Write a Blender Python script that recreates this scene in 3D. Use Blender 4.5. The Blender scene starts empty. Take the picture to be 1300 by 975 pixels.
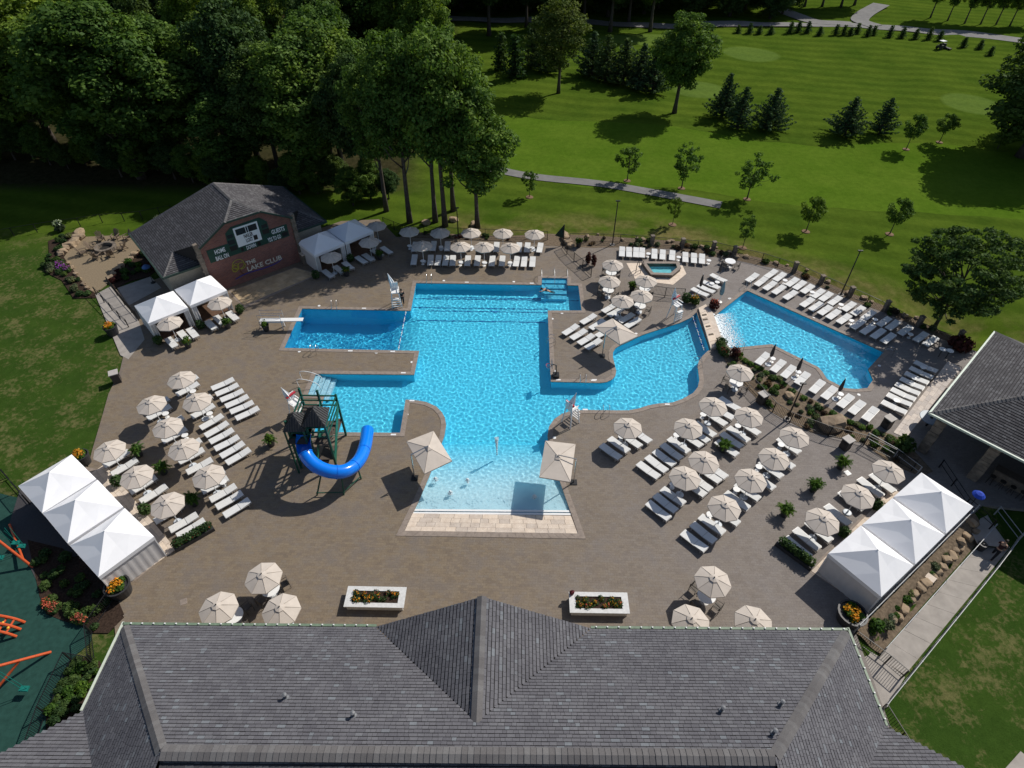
import bpy, bmesh, math, random
import numpy as np
from mathutils import Vector, Matrix, noise
from mathutils.geometry import tessellate_polygon

# ---------------------------------------------------------------- camera, sky, sun, exposure
SC = bpy.context.scene
COL = SC.collection
random.seed(7)
RNG = np.random.default_rng(7)
R = math.radians
F_PX, PITCH, ROLL, CAM_H = 790.0, R(43.3), R(-0.45), 37.5

cam = bpy.data.objects.new('camera', bpy.data.cameras.new('camera'))
COL.objects.link(cam)
cam.data.sensor_width = 36.0
cam.data.lens = 36.0 * F_PX / 1300.0
cam.data.clip_start = 0.5
cam.data.clip_end = 3000.0
cam.location = (0, 0, CAM_H)
cam.rotation_euler = (Matrix.Rotation(R(90) - PITCH, 3, 'X') @ Matrix.Rotation(-ROLL, 3, 'Z')).to_euler()
SC.camera = cam

SUN_DIR = Vector((0.84, 0.67, 1.0)).normalized()          # from the ground towards the sun
world = bpy.data.worlds.new('World')
SC.world = world
world.use_nodes = True
wn = world.node_tree
sky = wn.nodes.new('ShaderNodeTexSky')
sky.sky_type = 'NISHITA'
sky.sun_disc = False
sky.sun_elevation = math.asin(SUN_DIR.z)
sky.sun_rotation = math.atan2(SUN_DIR.x, SUN_DIR.y)
wn.links.new(sky.outputs[0], wn.nodes['Background'].inputs['Color'])
wn.nodes['Background'].inputs['Strength'].default_value = 0.086
sun_data = bpy.data.lights.new('sun', 'SUN')
sun_data.energy = 4.4
sun_data.angle = R(0.53)
sun_data.color = (1.0, 0.95, 0.87)
sun_data.cycles.is_caustics_light = True
sun = bpy.data.objects.new('sun', sun_data)
COL.objects.link(sun)
sun.rotation_euler = SUN_DIR.to_track_quat('Z', 'Y').to_euler()
SC.view_settings.view_transform = 'Standard'
SC.view_settings.look = 'None'
SC.view_settings.exposure = 0.0
SC.view_settings.gamma = 1.0
SC.view_settings.use_curve_mapping = False
SC.cycles.use_denoising = True
SC.cycles.max_bounces = 8
SC.cycles.transparent_max_bounces = 12

# ---------------------------------------------------------------- surveying: a point of the photograph on a level plane -> the place
def W(px, py, z=0.0):
    x = px - 650.0
    y = -(py - 487.5)
    c, s = math.cos(ROLL), math.sin(ROLL)
    x, y = c * x - s * y, s * x + c * y
    fy = F_PX * math.cos(PITCH) + y * math.sin(PITCH)
    fz = -F_PX * math.sin(PITCH) + y * math.cos(PITCH)
    t = (z - CAM_H) / fz
    return Vector((x * t, fy * t, z))
K4 = 330.0 / 1300.0
ZO = dict(A=(0, 220), B=(170, 220), C=(470, 260), D=(700, 260), E=(900, 300), F=(0, 440), G=(0, 590), H=(300, 480),
          J=(600, 480), K=(760, 430), L=(970, 430), M=(970, 600), N=(970, 728), O=(200, 700), Q=(680, 700), R=(0, 728))
def Z(reg, u, v, z=0.0):
    ox, oy = ZO[reg]
    return W(ox + u * K4, oy + v * K4, z)
def project(p):
    X, Y, Zz = p[0], p[1], p[2] - CAM_H
    v = Y * math.sin(PITCH) + Zz * math.cos(PITCH)
    w = Y * math.cos(PITCH) - Zz * math.sin(PITCH)
    x, y = F_PX * X / w, F_PX * v / w
    c, s = math.cos(-ROLL), math.sin(-ROLL)
    x, y = c * x - s * y, s * x + c * y
    return 650 + x, 487.5 - y
def height_to(base, py):
    lo, hi = 0.0, 45.0
    for _ in range(40):
        m = (lo + hi) / 2
        if project((base.x, base.y, base.z + m))[1] > py: lo = m
        else: hi = m
    return (lo + hi) / 2

# ---------------------------------------------------------------- materials
def new_mat(name):
    m = bpy.data.materials.new(name)
    m.use_nodes = True
    return m, m.node_tree, m.node_tree.nodes['Principled BSDF']
def node(nt, t, **kw):
    n = nt.nodes.new(t)
    for k, v in kw.items():
        if k.startswith('i_'):
            n.inputs[k[2:].replace('_', ' ')].default_value = v
        elif k.startswith('n_'):
            n.inputs[int(k[2:])].default_value = v
        else:
            setattr(n, k, v)
    return n
def ramp(nt, fac, stops, interp='LINEAR'):
    n = nt.nodes.new('ShaderNodeValToRGB')
    n.color_ramp.interpolation = interp
    el = n.color_ramp.elements
    while len(el) < len(stops): el.new(0.5)
    for e, (p, c) in zip(el, stops):
        e.position = p
        e.color = (c[0], c[1], c[2], 1) if len(c) == 3 else c
    nt.links.new(fac, n.inputs[0])
    return n.outputs[0]
def mixc(nt, fac, a, b, mode='MIX'):
    n = nt.nodes.new('ShaderNodeMix')
    n.data_type = 'RGBA'
    n.blend_type = mode
    for sock, v in ((n.inputs[0], fac), (n.inputs[6], a), (n.inputs[7], b)):
        if hasattr(v, 'links'): nt.links.new(v, sock)
        elif isinstance(v, (int, float)): sock.default_value = v if sock.type == 'VALUE' else (v, v, v, 1)
        else: sock.default_value = (v[0], v[1], v[2], 1)
    return n.outputs[2]
def math_(nt, op, a, b=None, c=None, clamp=False):
    n = nt.nodes.new('ShaderNodeMath')
    n.operation = op
    n.use_clamp = clamp
    for i, v in enumerate((a, b, c)):
        if v is None: continue
        if hasattr(v, 'links'): nt.links.new(v, n.inputs[i])
        else: n.inputs[i].default_value = v
    return n.outputs[0]
def position(nt):
    return nt.nodes.new('ShaderNodeNewGeometry').outputs['Position']
def objco(nt):
    return nt.nodes.new('ShaderNodeTexCoord').outputs['Object']
def noise_tex(nt, vec, scale, detail=4, rough=0.55, dist=0.0):
    n = nt.nodes.new('ShaderNodeTexNoise')
    n.inputs['Scale'].default_value = scale
    n.inputs['Detail'].default_value = detail
    n.inputs['Roughness'].default_value = rough
    n.inputs['Distortion'].default_value = dist
    if vec is not None: nt.links.new(vec, n.inputs['Vector'])
    return n.outputs['Fac']
def mapping(nt, vec, rot=0.0, scale=(1, 1, 1), loc=(0, 0, 0)):
    n = nt.nodes.new('ShaderNodeMapping')
    n.inputs['Rotation'].default_value = (0, 0, rot)
    n.inputs['Scale'].default_value = scale
    n.inputs['Location'].default_value = loc
    nt.links.new(vec, n.inputs['Vector'])
    return n.outputs[0]
def bump(nt, bsdf, h, strength=0.3, dist=0.02):
    n = nt.nodes.new('ShaderNodeBump')
    n.inputs['Strength'].default_value = strength
    n.inputs['Distance'].default_value = dist
    nt.links.new(h, n.inputs['Height'])
    nt.links.new(n.outputs[0], bsdf.inputs['Normal'])
MATS = {}
def plain(name, col, rough=0.6, metal=0.0, var=0.12, scale=6.0, spec=0.4, bstr=0.0):
    """A paint, cloth or stone colour with a little uneven wear."""
    if name in MATS: return MATS[name]
    m, nt, b = new_mat(name)
    f = noise_tex(nt, objco(nt), scale, 5)
    lo = [c * (1 - var) for c in col]
    hi = [min(1, c * (1 + var)) for c in col]
    nt.links.new(ramp(nt, f, [(0.3, lo), (0.7, hi)]), b.inputs['Base Color'])
    b.inputs['Roughness'].default_value = rough
    b.inputs['Metallic'].default_value = metal
    b.inputs['Specular IOR Level'].default_value = spec
    if bstr: bump(nt, b, f, bstr, 0.03)
    MATS[name] = m
    return m

def make_deck_mat():
    m, nt, b = new_mat('paver deck')
    p = position(nt)
    br = node(nt, 'ShaderNodeTexBrick', offset=0.5, squash=1.0)
    nt.links.new(mapping(nt, p, R(1.0)), br.inputs['Vector'])
    br.inputs['Color1'].default_value = (0.0, 0, 0, 1)
    br.inputs['Color2'].default_value = (1.0, 1, 1, 1)
    br.inputs['Mortar'].default_value = (0.35, 0.35, 0.35, 1)
    br.inputs['Scale'].default_value = 1.0
    br.inputs['Brick Width'].default_value = 0.36
    br.inputs['Row Height'].default_value = 0.19
    br.inputs['Mortar Size'].default_value = 0.006
    br.inputs['Bias'].default_value = -0.05
    brick_v = br.outputs['Color']
    base = ramp(nt, brick_v, [(0.0, (0.174, 0.137, 0.102)), (0.35, (0.202, 0.157, 0.110)), (0.65, (0.216, 0.170, 0.118)), (1.0, (0.192, 0.158, 0.124))])
    big = noise_tex(nt, p, 0.55, 5, 0.65)
    base = mixc(nt, ramp(nt, big, [(0.46, (0, 0, 0)), (0.68, (0.85, 0.85, 0.85))]), base, (0.160, 0.136, 0.118))
    sx = node(nt, 'ShaderNodeSeparateXYZ')
    nt.links.new(p, sx.inputs[0])
    greyer = math_(nt, 'MULTIPLY_ADD', sx.outputs[0], 0.038, 0.12, clamp=True)   # a greyer paving batch towards the east side
    base = mixc(nt, math_(nt, 'MULTIPLY', greyer, 0.85, clamp=True), base, mixc(nt, brick_v, (0.208, 0.186, 0.174), (0.238, 0.216, 0.204)))
    fine = noise_tex(nt, p, 9.0, 5, 0.7)
    base = mixc(nt, 0.6, base, ramp(nt, fine, [(0.25, (0.65, 0.65, 0.65)), (0.75, (1.3, 1.3, 1.3))]), 'MULTIPLY')
    stain = noise_tex(nt, p, 0.55, 6, 0.65)
    base = mixc(nt, 0.35, base, ramp(nt, stain, [(0.36, (0.76, 0.76, 0.77)), (0.55, (1.06, 1.06, 1.06))]), 'MULTIPLY')
    joint = ramp(nt, br.outputs['Fac'], [(0.0, (1, 1, 1)), (1.0, (0.74, 0.72, 0.70))])
    base = mixc(nt, 0.8, base, joint, 'MULTIPLY')
    nt.links.new(base, b.inputs['Base Color'])
    b.inputs['Roughness'].default_value = 0.8
    b.inputs['Specular IOR Level'].default_value = 0.25
    bump(nt, b, math_(nt, 'SUBTRACT', fine, math_(nt, 'MULTIPLY', br.outputs['Fac'], 2.0)), 0.35, 0.012)
    return m

def ellipse_mask(nt, sx, c, rx, ry, soft=0.15):
    dx = math_(nt, 'DIVIDE', math_(nt, 'SUBTRACT', sx.outputs[0], c[0]), rx)
    dy = math_(nt, 'DIVIDE', math_(nt, 'SUBTRACT', sx.outputs[1], c[1]), ry)
    r2 = math_(nt, 'ADD', math_(nt, 'MULTIPLY', dx, dx), math_(nt, 'MULTIPLY', dy, dy))
    return math_(nt, 'DIVIDE', math_(nt, 'SUBTRACT', 1.0 + soft, r2), 2 * soft, clamp=True)

def make_grass_mat():
    m, nt, b = new_mat('mown grass')
    p = position(nt)
    sx = node(nt, 'ShaderNodeSeparateXYZ')
    nt.links.new(p, sx.inputs[0])
    n1 = noise_tex(nt, p, 0.12, 6, 0.6)
    n2 = noise_tex(nt, p, 1.3, 6, 0.7)
    n3 = noise_tex(nt, p, 14.0, 3, 0.7)
    rough_c = ramp(nt, n1, [(0.3, (0.048, 0.088, 0.010)), (0.7, (0.084, 0.127, 0.015))])
    # mown bands, brighter on the fairway
    wav = node(nt, 'ShaderNodeTexWave', wave_type='BANDS', bands_direction='Y')
    wav.inputs['Scale'].default_value = 0.085
    wav.inputs['Distortion'].default_value = 1.5
    wav.inputs['Detail Scale'].default_value = 0.25
    nt.links.new(mapping(nt, p, R(14)), wav.inputs['Vector'])
    rough_c = mixc(nt, 0.6, rough_c, ramp(nt, wav.outputs['Fac'], [(0.2, (0.80, 0.82, 0.8)), (0.8, (1.14, 1.12, 1.1))]), 'MULTIPLY')
    # fairway strip crossing the course
    v = math_(nt, 'ADD', sx.outputs[1], math_(nt, 'MULTIPLY', sx.outputs[0], 0.20))
    v = math_(nt, 'ADD', v, math_(nt, 'MULTIPLY', noise_tex(nt, p, 0.035, 2), 14.0))
    fair = math_(nt, 'MULTIPLY', math_(nt, 'GREATER_THAN', v, 88.5), math_(nt, 'LESS_THAN', v, 110.0))
    col = mixc(nt, math_(nt, 'MULTIPLY', fair, 0.8), rough_c, ramp(nt, n1, [(0.3, (0.068, 0.134, 0.010)), (0.7, (0.100, 0.164, 0.017))]))
    for c, rx, ry in GREENS:
        col = mixc(nt, math_(nt, 'MULTIPLY', ellipse_mask(nt, sx, c, rx, ry, 0.16), 0.55), col, (0.118, 0.180, 0.040))
    # dry, worn turf just outside the pool fence and on the near lawns
    fd = math_(nt, 'SUBTRACT', 1.0, math_(nt, 'DIVIDE', math_(nt, 'ABSOLUTE', math_(nt, 'SUBTRACT', math_(nt, 'ADD', sx.outputs[1], math_(nt, 'MULTIPLY', math_(nt, 'MAXIMUM', math_(nt, 'SUBTRACT', sx.outputs[0], 18.0), 0.0), 0.62)), 66.5)), 5.5), clamp=True)
    fd = math_(nt, 'MULTIPLY', fd, math_(nt, 'GREATER_THAN', sx.outputs[0], -9.0))
    dry = math_(nt, 'MULTIPLY', fd, ramp(nt, noise_tex(nt, p, 0.28, 5, 0.6), [(0.38, (0, 0, 0)), (0.62, (1, 1, 1))]))
    col = mixc(nt, math_(nt, 'MULTIPLY', dry, 0.9), col, ramp(nt, n2, [(0.3, (0.115, 0.095, 0.035)), (0.7, (0.210, 0.165, 0.075))]))
    near = math_(nt, 'DIVIDE', math_(nt, 'SUBTRACT', math_(nt, 'SUBTRACT', math_(nt, 'ADD', 64.0, math_(nt, 'MULTIPLY', n1, 6.0)), sx.outputs[1]), math_(nt, 'MULTIPLY', math_(nt, 'MAXIMUM', sx.outputs[0], 0.0), 0.5)), 7.0, clamp=True)
    col = mixc(nt, math_(nt, 'MULTIPLY', near, 0.78), col, (0.026, 0.058, 0.012))
    thin = ramp(nt, math_(nt, 'ADD', math_(nt, 'MULTIPLY', noise_tex(nt, p, 0.45, 4, 0.6), 0.5), math_(nt, 'MULTIPLY', noise_tex(nt, p, 3.2, 5, 0.7, 0.3), 0.5)), [(0.50, (0, 0, 0)), (0.60, (1, 1, 1))])
    col = mixc(nt, math_(nt, 'MULTIPLY', math_(nt, 'MULTIPLY', near, thin), 0.62), col, (0.165, 0.145, 0.065))
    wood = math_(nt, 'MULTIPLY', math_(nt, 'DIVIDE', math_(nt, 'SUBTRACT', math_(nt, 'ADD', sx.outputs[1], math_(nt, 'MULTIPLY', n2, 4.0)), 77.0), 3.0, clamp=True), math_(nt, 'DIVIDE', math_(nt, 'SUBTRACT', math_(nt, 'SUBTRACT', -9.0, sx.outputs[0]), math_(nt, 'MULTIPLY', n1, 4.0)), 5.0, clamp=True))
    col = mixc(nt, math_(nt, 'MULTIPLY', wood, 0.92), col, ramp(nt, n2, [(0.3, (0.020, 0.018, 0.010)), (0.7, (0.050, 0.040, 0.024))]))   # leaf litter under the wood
    col = mixc(nt, 0.7, col, ramp(nt, n2, [(0.25, (0.68, 0.70, 0.68)), (0.75, (1.25, 1.22, 1.2))]), 'MULTIPLY')
    col = mixc(nt, 0.5, col, ramp(nt, n3, [(0.3, (0.6, 0.62, 0.6)), (0.7, (1.3, 1.3, 1.3))]), 'MULTIPLY')
    nt.links.new(col, b.inputs['Base Color'])
    b.inputs['Roughness'].default_value = 0.9
    b.inputs['Specular IOR Level'].default_value = 0.0
    bump(nt, b, math_(nt, 'ADD', n2, n3), 0.6, 0.05)
    return m

def make_shingle_mat(name, stops, rough=0.85):
    m, nt, b = new_mat(name)
    g = nt.nodes.new('ShaderNodeNewGeometry')
    rnd = g.outputs['Random Per Island']
    c = ramp(nt, rnd, stops)
    n = noise_tex(nt, g.outputs['Position'], 0.6, 4)
    c = mixc(nt, 0.6, c, ramp(nt, n, [(0.3, (0.78, 0.78, 0.80)), (0.7, (1.18, 1.18, 1.16))]), 'MULTIPLY')
    n2 = noise_tex(nt, g.outputs['Position'], 16.0, 3, 0.7)
    c = mixc(nt, 0.45, c, ramp(nt, n2, [(0.3, (0.7, 0.7, 0.7)), (0.7, (1.25, 1.25, 1.25))]), 'MULTIPLY')
    nt.links.new(c, b.inputs['Base Color'])
    b.inputs['Roughness'].default_value = rough
    b.inputs['Specular IOR Level'].default_value = 0.2
    return m

def make_brick_mat():
    m, nt, b = new_mat('red brick')
    o = objco(nt)
    sx = node(nt, 'ShaderNodeSeparateXYZ')
    nt.links.new(o, sx.inputs[0])
    cx = node(nt, 'ShaderNodeCombineXYZ')
    nt.links.new(sx.outputs[0], cx.inputs[0])
    nt.links.new(sx.outputs[2], cx.inputs[1])
    br = node(nt, 'ShaderNodeTexBrick')
    nt.links.new(cx.outputs[0], br.inputs['Vector'])
    br.inputs['Color1'].default_value = (0.235, 0.085, 0.062, 1)
    br.inputs['Color2'].default_value = (0.150, 0.058, 0.050, 1)
    br.inputs['Mortar'].default_value = (0.22, 0.18, 0.16, 1)
    br.inputs['Scale'].default_value = 1.0
    br.inputs['Brick Width'].default_value = 0.24
    br.inputs['Row Height'].default_value = 0.09
    br.inputs['Mortar Size'].default_value = 0.008
    c = mixc(nt, 0.6, br.outputs['Color'], ramp(nt, noise_tex(nt, o, 0.9, 5), [(0.3, (0.75, 0.75, 0.75)), (0.7, (1.2, 1.15, 1.15))]), 'MULTIPLY')
    nt.links.new(c, b.inputs['Base Color'])
    b.inputs['Roughness'].default_value = 0.85
    bump(nt, b, br.outputs['Fac'], -0.4, 0.01)
    return m

def make_stone_mat(name, a, c, scale=1.2, rand=True):
    m, nt, b = new_mat(name)
    o = objco(nt)
    f = noise_tex(nt, o, scale, 6, 0.65)
    col = ramp(nt, f, [(0.3, a), (0.7, c)])
    if rand:
        oi = nt.nodes.new('ShaderNodeObjectInfo')
        col = mixc(nt, 0.6, col, ramp(nt, oi.outputs['Random'], [(0, (0.72, 0.72, 0.74)), (0.5, (1, 0.98, 0.95)), (1, (1.25, 1.2, 1.12))]), 'MULTIPLY')
    nt.links.new(col, b.inputs['Base Color'])
    b.inputs['Roughness'].default_value = 0.85
    b.inputs['Specular IOR Level'].default_value = 0.25
    bump(nt, b, noise_tex(nt, o, scale * 6, 5, 0.7), 0.5, 0.04)
    return m

def make_leaf_mat(name, a, c, trans=0.35):
    m, nt, b = new_mat(name)
    nt.nodes.remove(b)
    out = nt.nodes['Material Output']
    g = nt.nodes.new('ShaderNodeNewGeometry')
    oi = nt.nodes.new('ShaderNodeObjectInfo')
    col = ramp(nt, g.outputs['Random Per Island'], [(0.0, a), (0.85, c), (1.0, [min(1, x * 1.35) for x in c])])
    col = mixc(nt, 0.8, col, ramp(nt, oi.outputs['Random'], [(0, (0.60, 0.72, 0.8)), (0.5, (1, 1, 1)), (1, (1.4, 1.22, 0.8))]), 'MULTIPLY')
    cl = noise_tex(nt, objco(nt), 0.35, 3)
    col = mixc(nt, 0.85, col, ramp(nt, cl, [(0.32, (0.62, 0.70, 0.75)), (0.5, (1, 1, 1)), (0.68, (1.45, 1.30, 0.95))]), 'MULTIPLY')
    d = nt.nodes.new('ShaderNodeBsdfDiffuse')
    t = nt.nodes.new('ShaderNodeBsdfTranslucent')
    nt.links.new(col, d.inputs[0])
    nt.links.new(mixc(nt, 1.0, col, (1.15, 1.25, 0.55), 'MULTIPLY'), t.inputs[0])
    mx = nt.nodes.new('ShaderNodeMixShader')
    mx.inputs[0].default_value = trans
    nt.links.new(d.outputs[0], mx.inputs[1])
    nt.links.new(t.outputs[0], mx.inputs[2])
    gl = nt.nodes.new('ShaderNodeBsdfGlossy'); gl.inputs['Roughness'].default_value = 0.6; gl.inputs['Color'].default_value = (0.75, 0.9, 0.7, 1)
    mg = nt.nodes.new('ShaderNodeMixShader'); mg.inputs[0].default_value = 0.012
    nt.links.new(mx.outputs[0], mg.inputs[1]); nt.links.new(gl.outputs[0], mg.inputs[2])
    nt.links.new(mg.outputs[0], out.inputs[0])
    return m

def make_water_mat():
    m, nt, b = new_mat('pool water')
    nt.nodes.remove(b)
    out = nt.nodes['Material Output']
    g = nt.nodes.new('ShaderNodeBsdfGlass')
    g.inputs['IOR'].default_value = 1.33
    g.inputs['Roughness'].default_value = 0.0
    g.inputs['Color'].default_value = (0.90, 0.992, 1.0, 1)
    nt.links.new(g.outputs[0], out.inputs[0])
    return m

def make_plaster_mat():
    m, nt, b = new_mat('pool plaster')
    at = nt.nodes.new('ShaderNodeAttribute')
    at.attribute_name = 'depth_tint'
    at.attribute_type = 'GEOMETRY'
    # light absorbed by water, painted into the plaster: pale shallows, aqua body, bluer well
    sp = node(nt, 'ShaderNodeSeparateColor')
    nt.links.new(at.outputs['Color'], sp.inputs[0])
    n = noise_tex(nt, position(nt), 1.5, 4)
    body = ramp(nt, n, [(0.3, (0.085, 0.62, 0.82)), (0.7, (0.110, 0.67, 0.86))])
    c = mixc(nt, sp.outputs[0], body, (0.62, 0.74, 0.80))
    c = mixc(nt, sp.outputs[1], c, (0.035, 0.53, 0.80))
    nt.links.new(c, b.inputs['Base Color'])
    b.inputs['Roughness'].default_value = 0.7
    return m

# ---------------------------------------------------------------- mesh helpers
class MB:
    def __init__(s): s.v = []; s.f = []
    def quad(s, a, b, c, d):
        i = len(s.v); s.v += [tuple(a), tuple(b), tuple(c), tuple(d)]; s.f.append((i, i + 1, i + 2, i + 3)); return s
    def tri(s, a, b, c):
        i = len(s.v); s.v += [tuple(a), tuple(b), tuple(c)]; s.f.append((i, i + 1, i + 2)); return s
    def box(s, c, d, rz=0.0):
        i = len(s.v); cs, sn = math.cos(rz), math.sin(rz)
        for z in (-1, 1):
            for y in (-1, 1):
                for x in (-1, 1):
                    a, b = x * d[0] / 2, y * d[1] / 2
                    s.v.append((c[0] + a * cs - b * sn, c[1] + a * sn + b * cs, c[2] + z * d[2] / 2))
        s.f += [tuple(i + k for k in q) for q in ((0, 2, 3, 1), (4, 5, 7, 6), (0, 1, 5, 4), (2, 6, 7, 3), (0, 4, 6, 2), (1, 3, 7, 5))]
        return s
    def beam(s, p, q, w, h=None):
        p, q = Vector(p), Vector(q); h = h or w
        d = (q - p).normalized()
        up = Vector((0, 0, 1)) if abs(d.z) < 0.95 else Vector((0, 1, 0))
        a = d.cross(up).normalized(); b = a.cross(d).normalized()
        i = len(s.v)
        for e in (p, q):
            for (x, y) in ((-1, -1), (1, -1), (1, 1), (-1, 1)):
                s.v.append(tuple(e + a * x * w / 2 + b * y * h / 2))
        s.f += [tuple(i + k for k in t) for t in ((3, 2, 1, 0), (4, 5, 6, 7), (0, 1, 5, 4), (1, 2, 6, 5), (2, 3, 7, 6), (3, 0, 4, 7))]
        return s
    def tube(s, path, rad, n=8, caps=True):
        path = [Vector(p) for p in path]
        if not hasattr(rad, '__len__'): rad = [rad] * len(path)
        i0 = len(s.v); prev = None
        for k, p in enumerate(path):
            d = (path[min(k + 1, len(path) - 1)] - path[max(k - 1, 0)]).normalized()
            if prev is None:
                up = Vector((0, 0, 1)) if abs(d.z) < 0.9 else Vector((1, 0, 0))
                a = d.cross(up).normalized()
            else:
                a = (prev - d * prev.dot(d)).normalized()
            prev = a; b = d.cross(a)
            for j in range(n):
                t = 2 * math.pi * j / n
                s.v.append(tuple(p + (a * math.cos(t) + b * math.sin(t)) * rad[k]))
        for k in range(len(path) - 1):
            for j in range(n):
                s.f.append((i0 + k * n + j, i0 + k * n + (j + 1) % n, i0 + (k + 1) * n + (j + 1) % n, i0 + (k + 1) * n + j))
        if caps:
            s.f.append(tuple(i0 + j for j in range(n - 1, -1, -1)))
            s.f.append(tuple(i0 + (len(path) - 1) * n + j for j in range(n)))
        return s
    def lathe(s, prof, n=16, c=(0, 0, 0), cap=True):
        i0 = len(s.v)
        for r, z in prof:
            for j in range(n):
                t = 2 * math.pi * j / n
                s.v.append((c[0] + r * math.cos(t), c[1] + r * math.sin(t), c[2] + z))
        for k in range(len(prof) - 1):
            for j in range(n):
                s.f.append((i0 + k * n + j, i0 + k * n + (j + 1) % n, i0 + (k + 1) * n + (j + 1) % n, i0 + (k + 1) * n + j))
        if cap:
            s.f.append(tuple(i0 + j for j in range(n - 1, -1, -1)))
            s.f.append(tuple(i0 + (len(prof) - 1) * n + j for j in range(n)))
        return s
    def prism(s, poly, z0, z1):
        n = len(poly); i = len(s.v)
        s.v += [(p[0], p[1], z0) for p in poly] + [(p[0], p[1], z1) for p in poly]
        for j in range(n): s.f.append((i + j, i + (j + 1) % n, i + n + (j + 1) % n, i + n + j))
        for t in tessellate_polygon([[Vector((p[0], p[1], 0)) for p in poly]]):
            a, b, c = t
            nz = (poly[b][0] - poly[a][0]) * (poly[c][1] - poly[a][1]) - (poly[b][1] - poly[a][1]) * (poly[c][0] - poly[a][0])
            if nz < 0: a, c = c, a
            s.f.append((i + n + a, i + n + b, i + n + c)); s.f.append((i + c, i + b, i + a))
        return s
    def rock(s, c, r, seed=0, sub=2):
        bm = bmesh.new(); bmesh.ops.create_icosphere(bm, subdivisions=sub, radius=1.0)
        off = Vector((seed * 3.7, seed * 1.3, seed * 7.1)); i = len(s.v)
        for v in bm.verts:
            k = 1.0 + 0.55 * noise.noise(v.co * 1.1 + off) + 0.30 * noise.noise(v.co * 2.4 + off)
            q = v.co * k
            q = Vector([math.copysign(abs(a) ** 0.62, a) for a in q])
            s.v.append((c[0] + q.x * r[0], c[1] + q.y * r[1], c[2] + q.z * r[2]))
        bm.verts.index_update()
        s.f += [tuple(i + v.index for v in f.verts) for f in bm.faces]
        bm.free(); return s
    def build(s, name, mat, parent=None, smooth=False):
        me = bpy.data.meshes.new(name)
        me.from_pydata(s.v, [], s.f)
        if smooth: me.polygons.foreach_set('use_smooth', [True] * len(me.polygons))
        me.update()
        return link(name, me, mat, parent)

def link(name, me, mat=None, parent=None):
    if mat is not None and len(me.materials) == 0: me.materials.append(mat)
    o = bpy.data.objects.new(name, me)
    COL.objects.link(o)
    if parent is not None: o.parent = parent
    return o
def tag(o, label, cat, group=None):
    o['label'] = label; o['category'] = cat
    if group: o['group'] = group
    return o
def thing(name, label, cat, loc=(0, 0, 0), rz=0.0, group=None):
    o = bpy.data.objects.new(name, None)
    COL.objects.link(o); o.location = loc; o.rotation_euler = (0, 0, rz); o.empty_display_size = 0.2
    return tag(o, label, cat, group)
def structure(o): o['kind'] = 'structure'; return o
def stuff(o): o['kind'] = 'stuff'; return o
KIDS = {}
def kids(o):
    if o.name not in KIDS: KIDS[o.name] = [c for c in COL.objects if c.parent == o]
    return KIDS[o.name]
def copy_tree(o, parent=None):
    c = o.copy(); COL.objects.link(c)
    if parent is not None: c.parent = parent
    for ch in kids(o): copy_tree(ch, c)
    return c
def place(proto, loc, rz, label, group=None, scale=None):
    """First use moves the prototype itself, later uses are copies."""
    o = proto if not proto.get('_used') else copy_tree(proto)
    if proto.get('_used') is None: proto['_used'] = 1
    o.location = loc; o.rotation_euler = (0, 0, rz)
    if scale is not None: o.scale = (scale,) * 3 if not hasattr(scale, '__len__') else scale
    o['label'] = label
    if group: o['group'] = group
    return o
def finish_protos():
    for o in COL.objects:
        if '_used' in o.keys(): del o['_used']
ORD = ['first', 'second', 'third', 'fourth', 'fifth', 'sixth', 'seventh', 'eighth', 'ninth', 'tenth', 'eleventh', 'twelfth', 'thirteenth', 'fourteenth', 'fifteenth', 'sixteenth', 'seventeenth', 'eighteenth', 'nineteenth', 'twentieth', 'twenty-first', 'twenty-second', 'twenty-third', 'twenty-fourth', 'twenty-fifth', 'twenty-sixth']
def heading(a, b): return math.atan2(b.y - a.y, b.x - a.x)

def inside(poly, X, Y):
    X = np.asarray(X, float); Y = np.asarray(Y, float)
    r = np.zeros(X.shape, bool); n = len(poly)
    for i in range(n):
        x0, y0 = poly[i][0], poly[i][1]; x1, y1 = poly[(i + 1) % n][0], poly[(i + 1) % n][1]
        if y0 == y1: continue
        c = ((y0 > Y) != (y1 > Y)) & (X < (x1 - x0) * (Y - y0) / (y1 - y0) + x0)
        r ^= c
    return r
def dilated(poly, X, Y, d):
    m = inside(poly, X, Y)
    for a in range(8):
        m |= inside(poly, X + d * math.cos(a * math.pi / 4), Y + d * math.sin(a * math.pi / 4))
    return m
def ccw(poly):
    a = sum(poly[i][0] * poly[(i + 1) % len(poly)][1] - poly[(i + 1) % len(poly)][0] * poly[i][1] for i in range(len(poly)))
    return list(poly) if a > 0 else list(poly)[::-1]
def offset(poly, d):
    """Outward offset of a ccw polygon with clamped mitres."""
    out = []; n = len(poly)
    for i in range(n):
        p0, p1, p2 = Vector(poly[i - 1][:2]), Vector(poly[i][:2]), Vector(poly[(i + 1) % n][:2])
        e0, e1 = (p1 - p0).normalized(), (p2 - p1).normalized()
        n0, n1 = Vector((e0.y, -e0.x)), Vector((e1.y, -e1.x))
        m = n0 + n1
        m = m / max(0.35, m.dot(n0)) if m.length > 1e-6 else n0
        q = p1 + m * d
        out.append((q.x, q.y))
    return out
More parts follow.
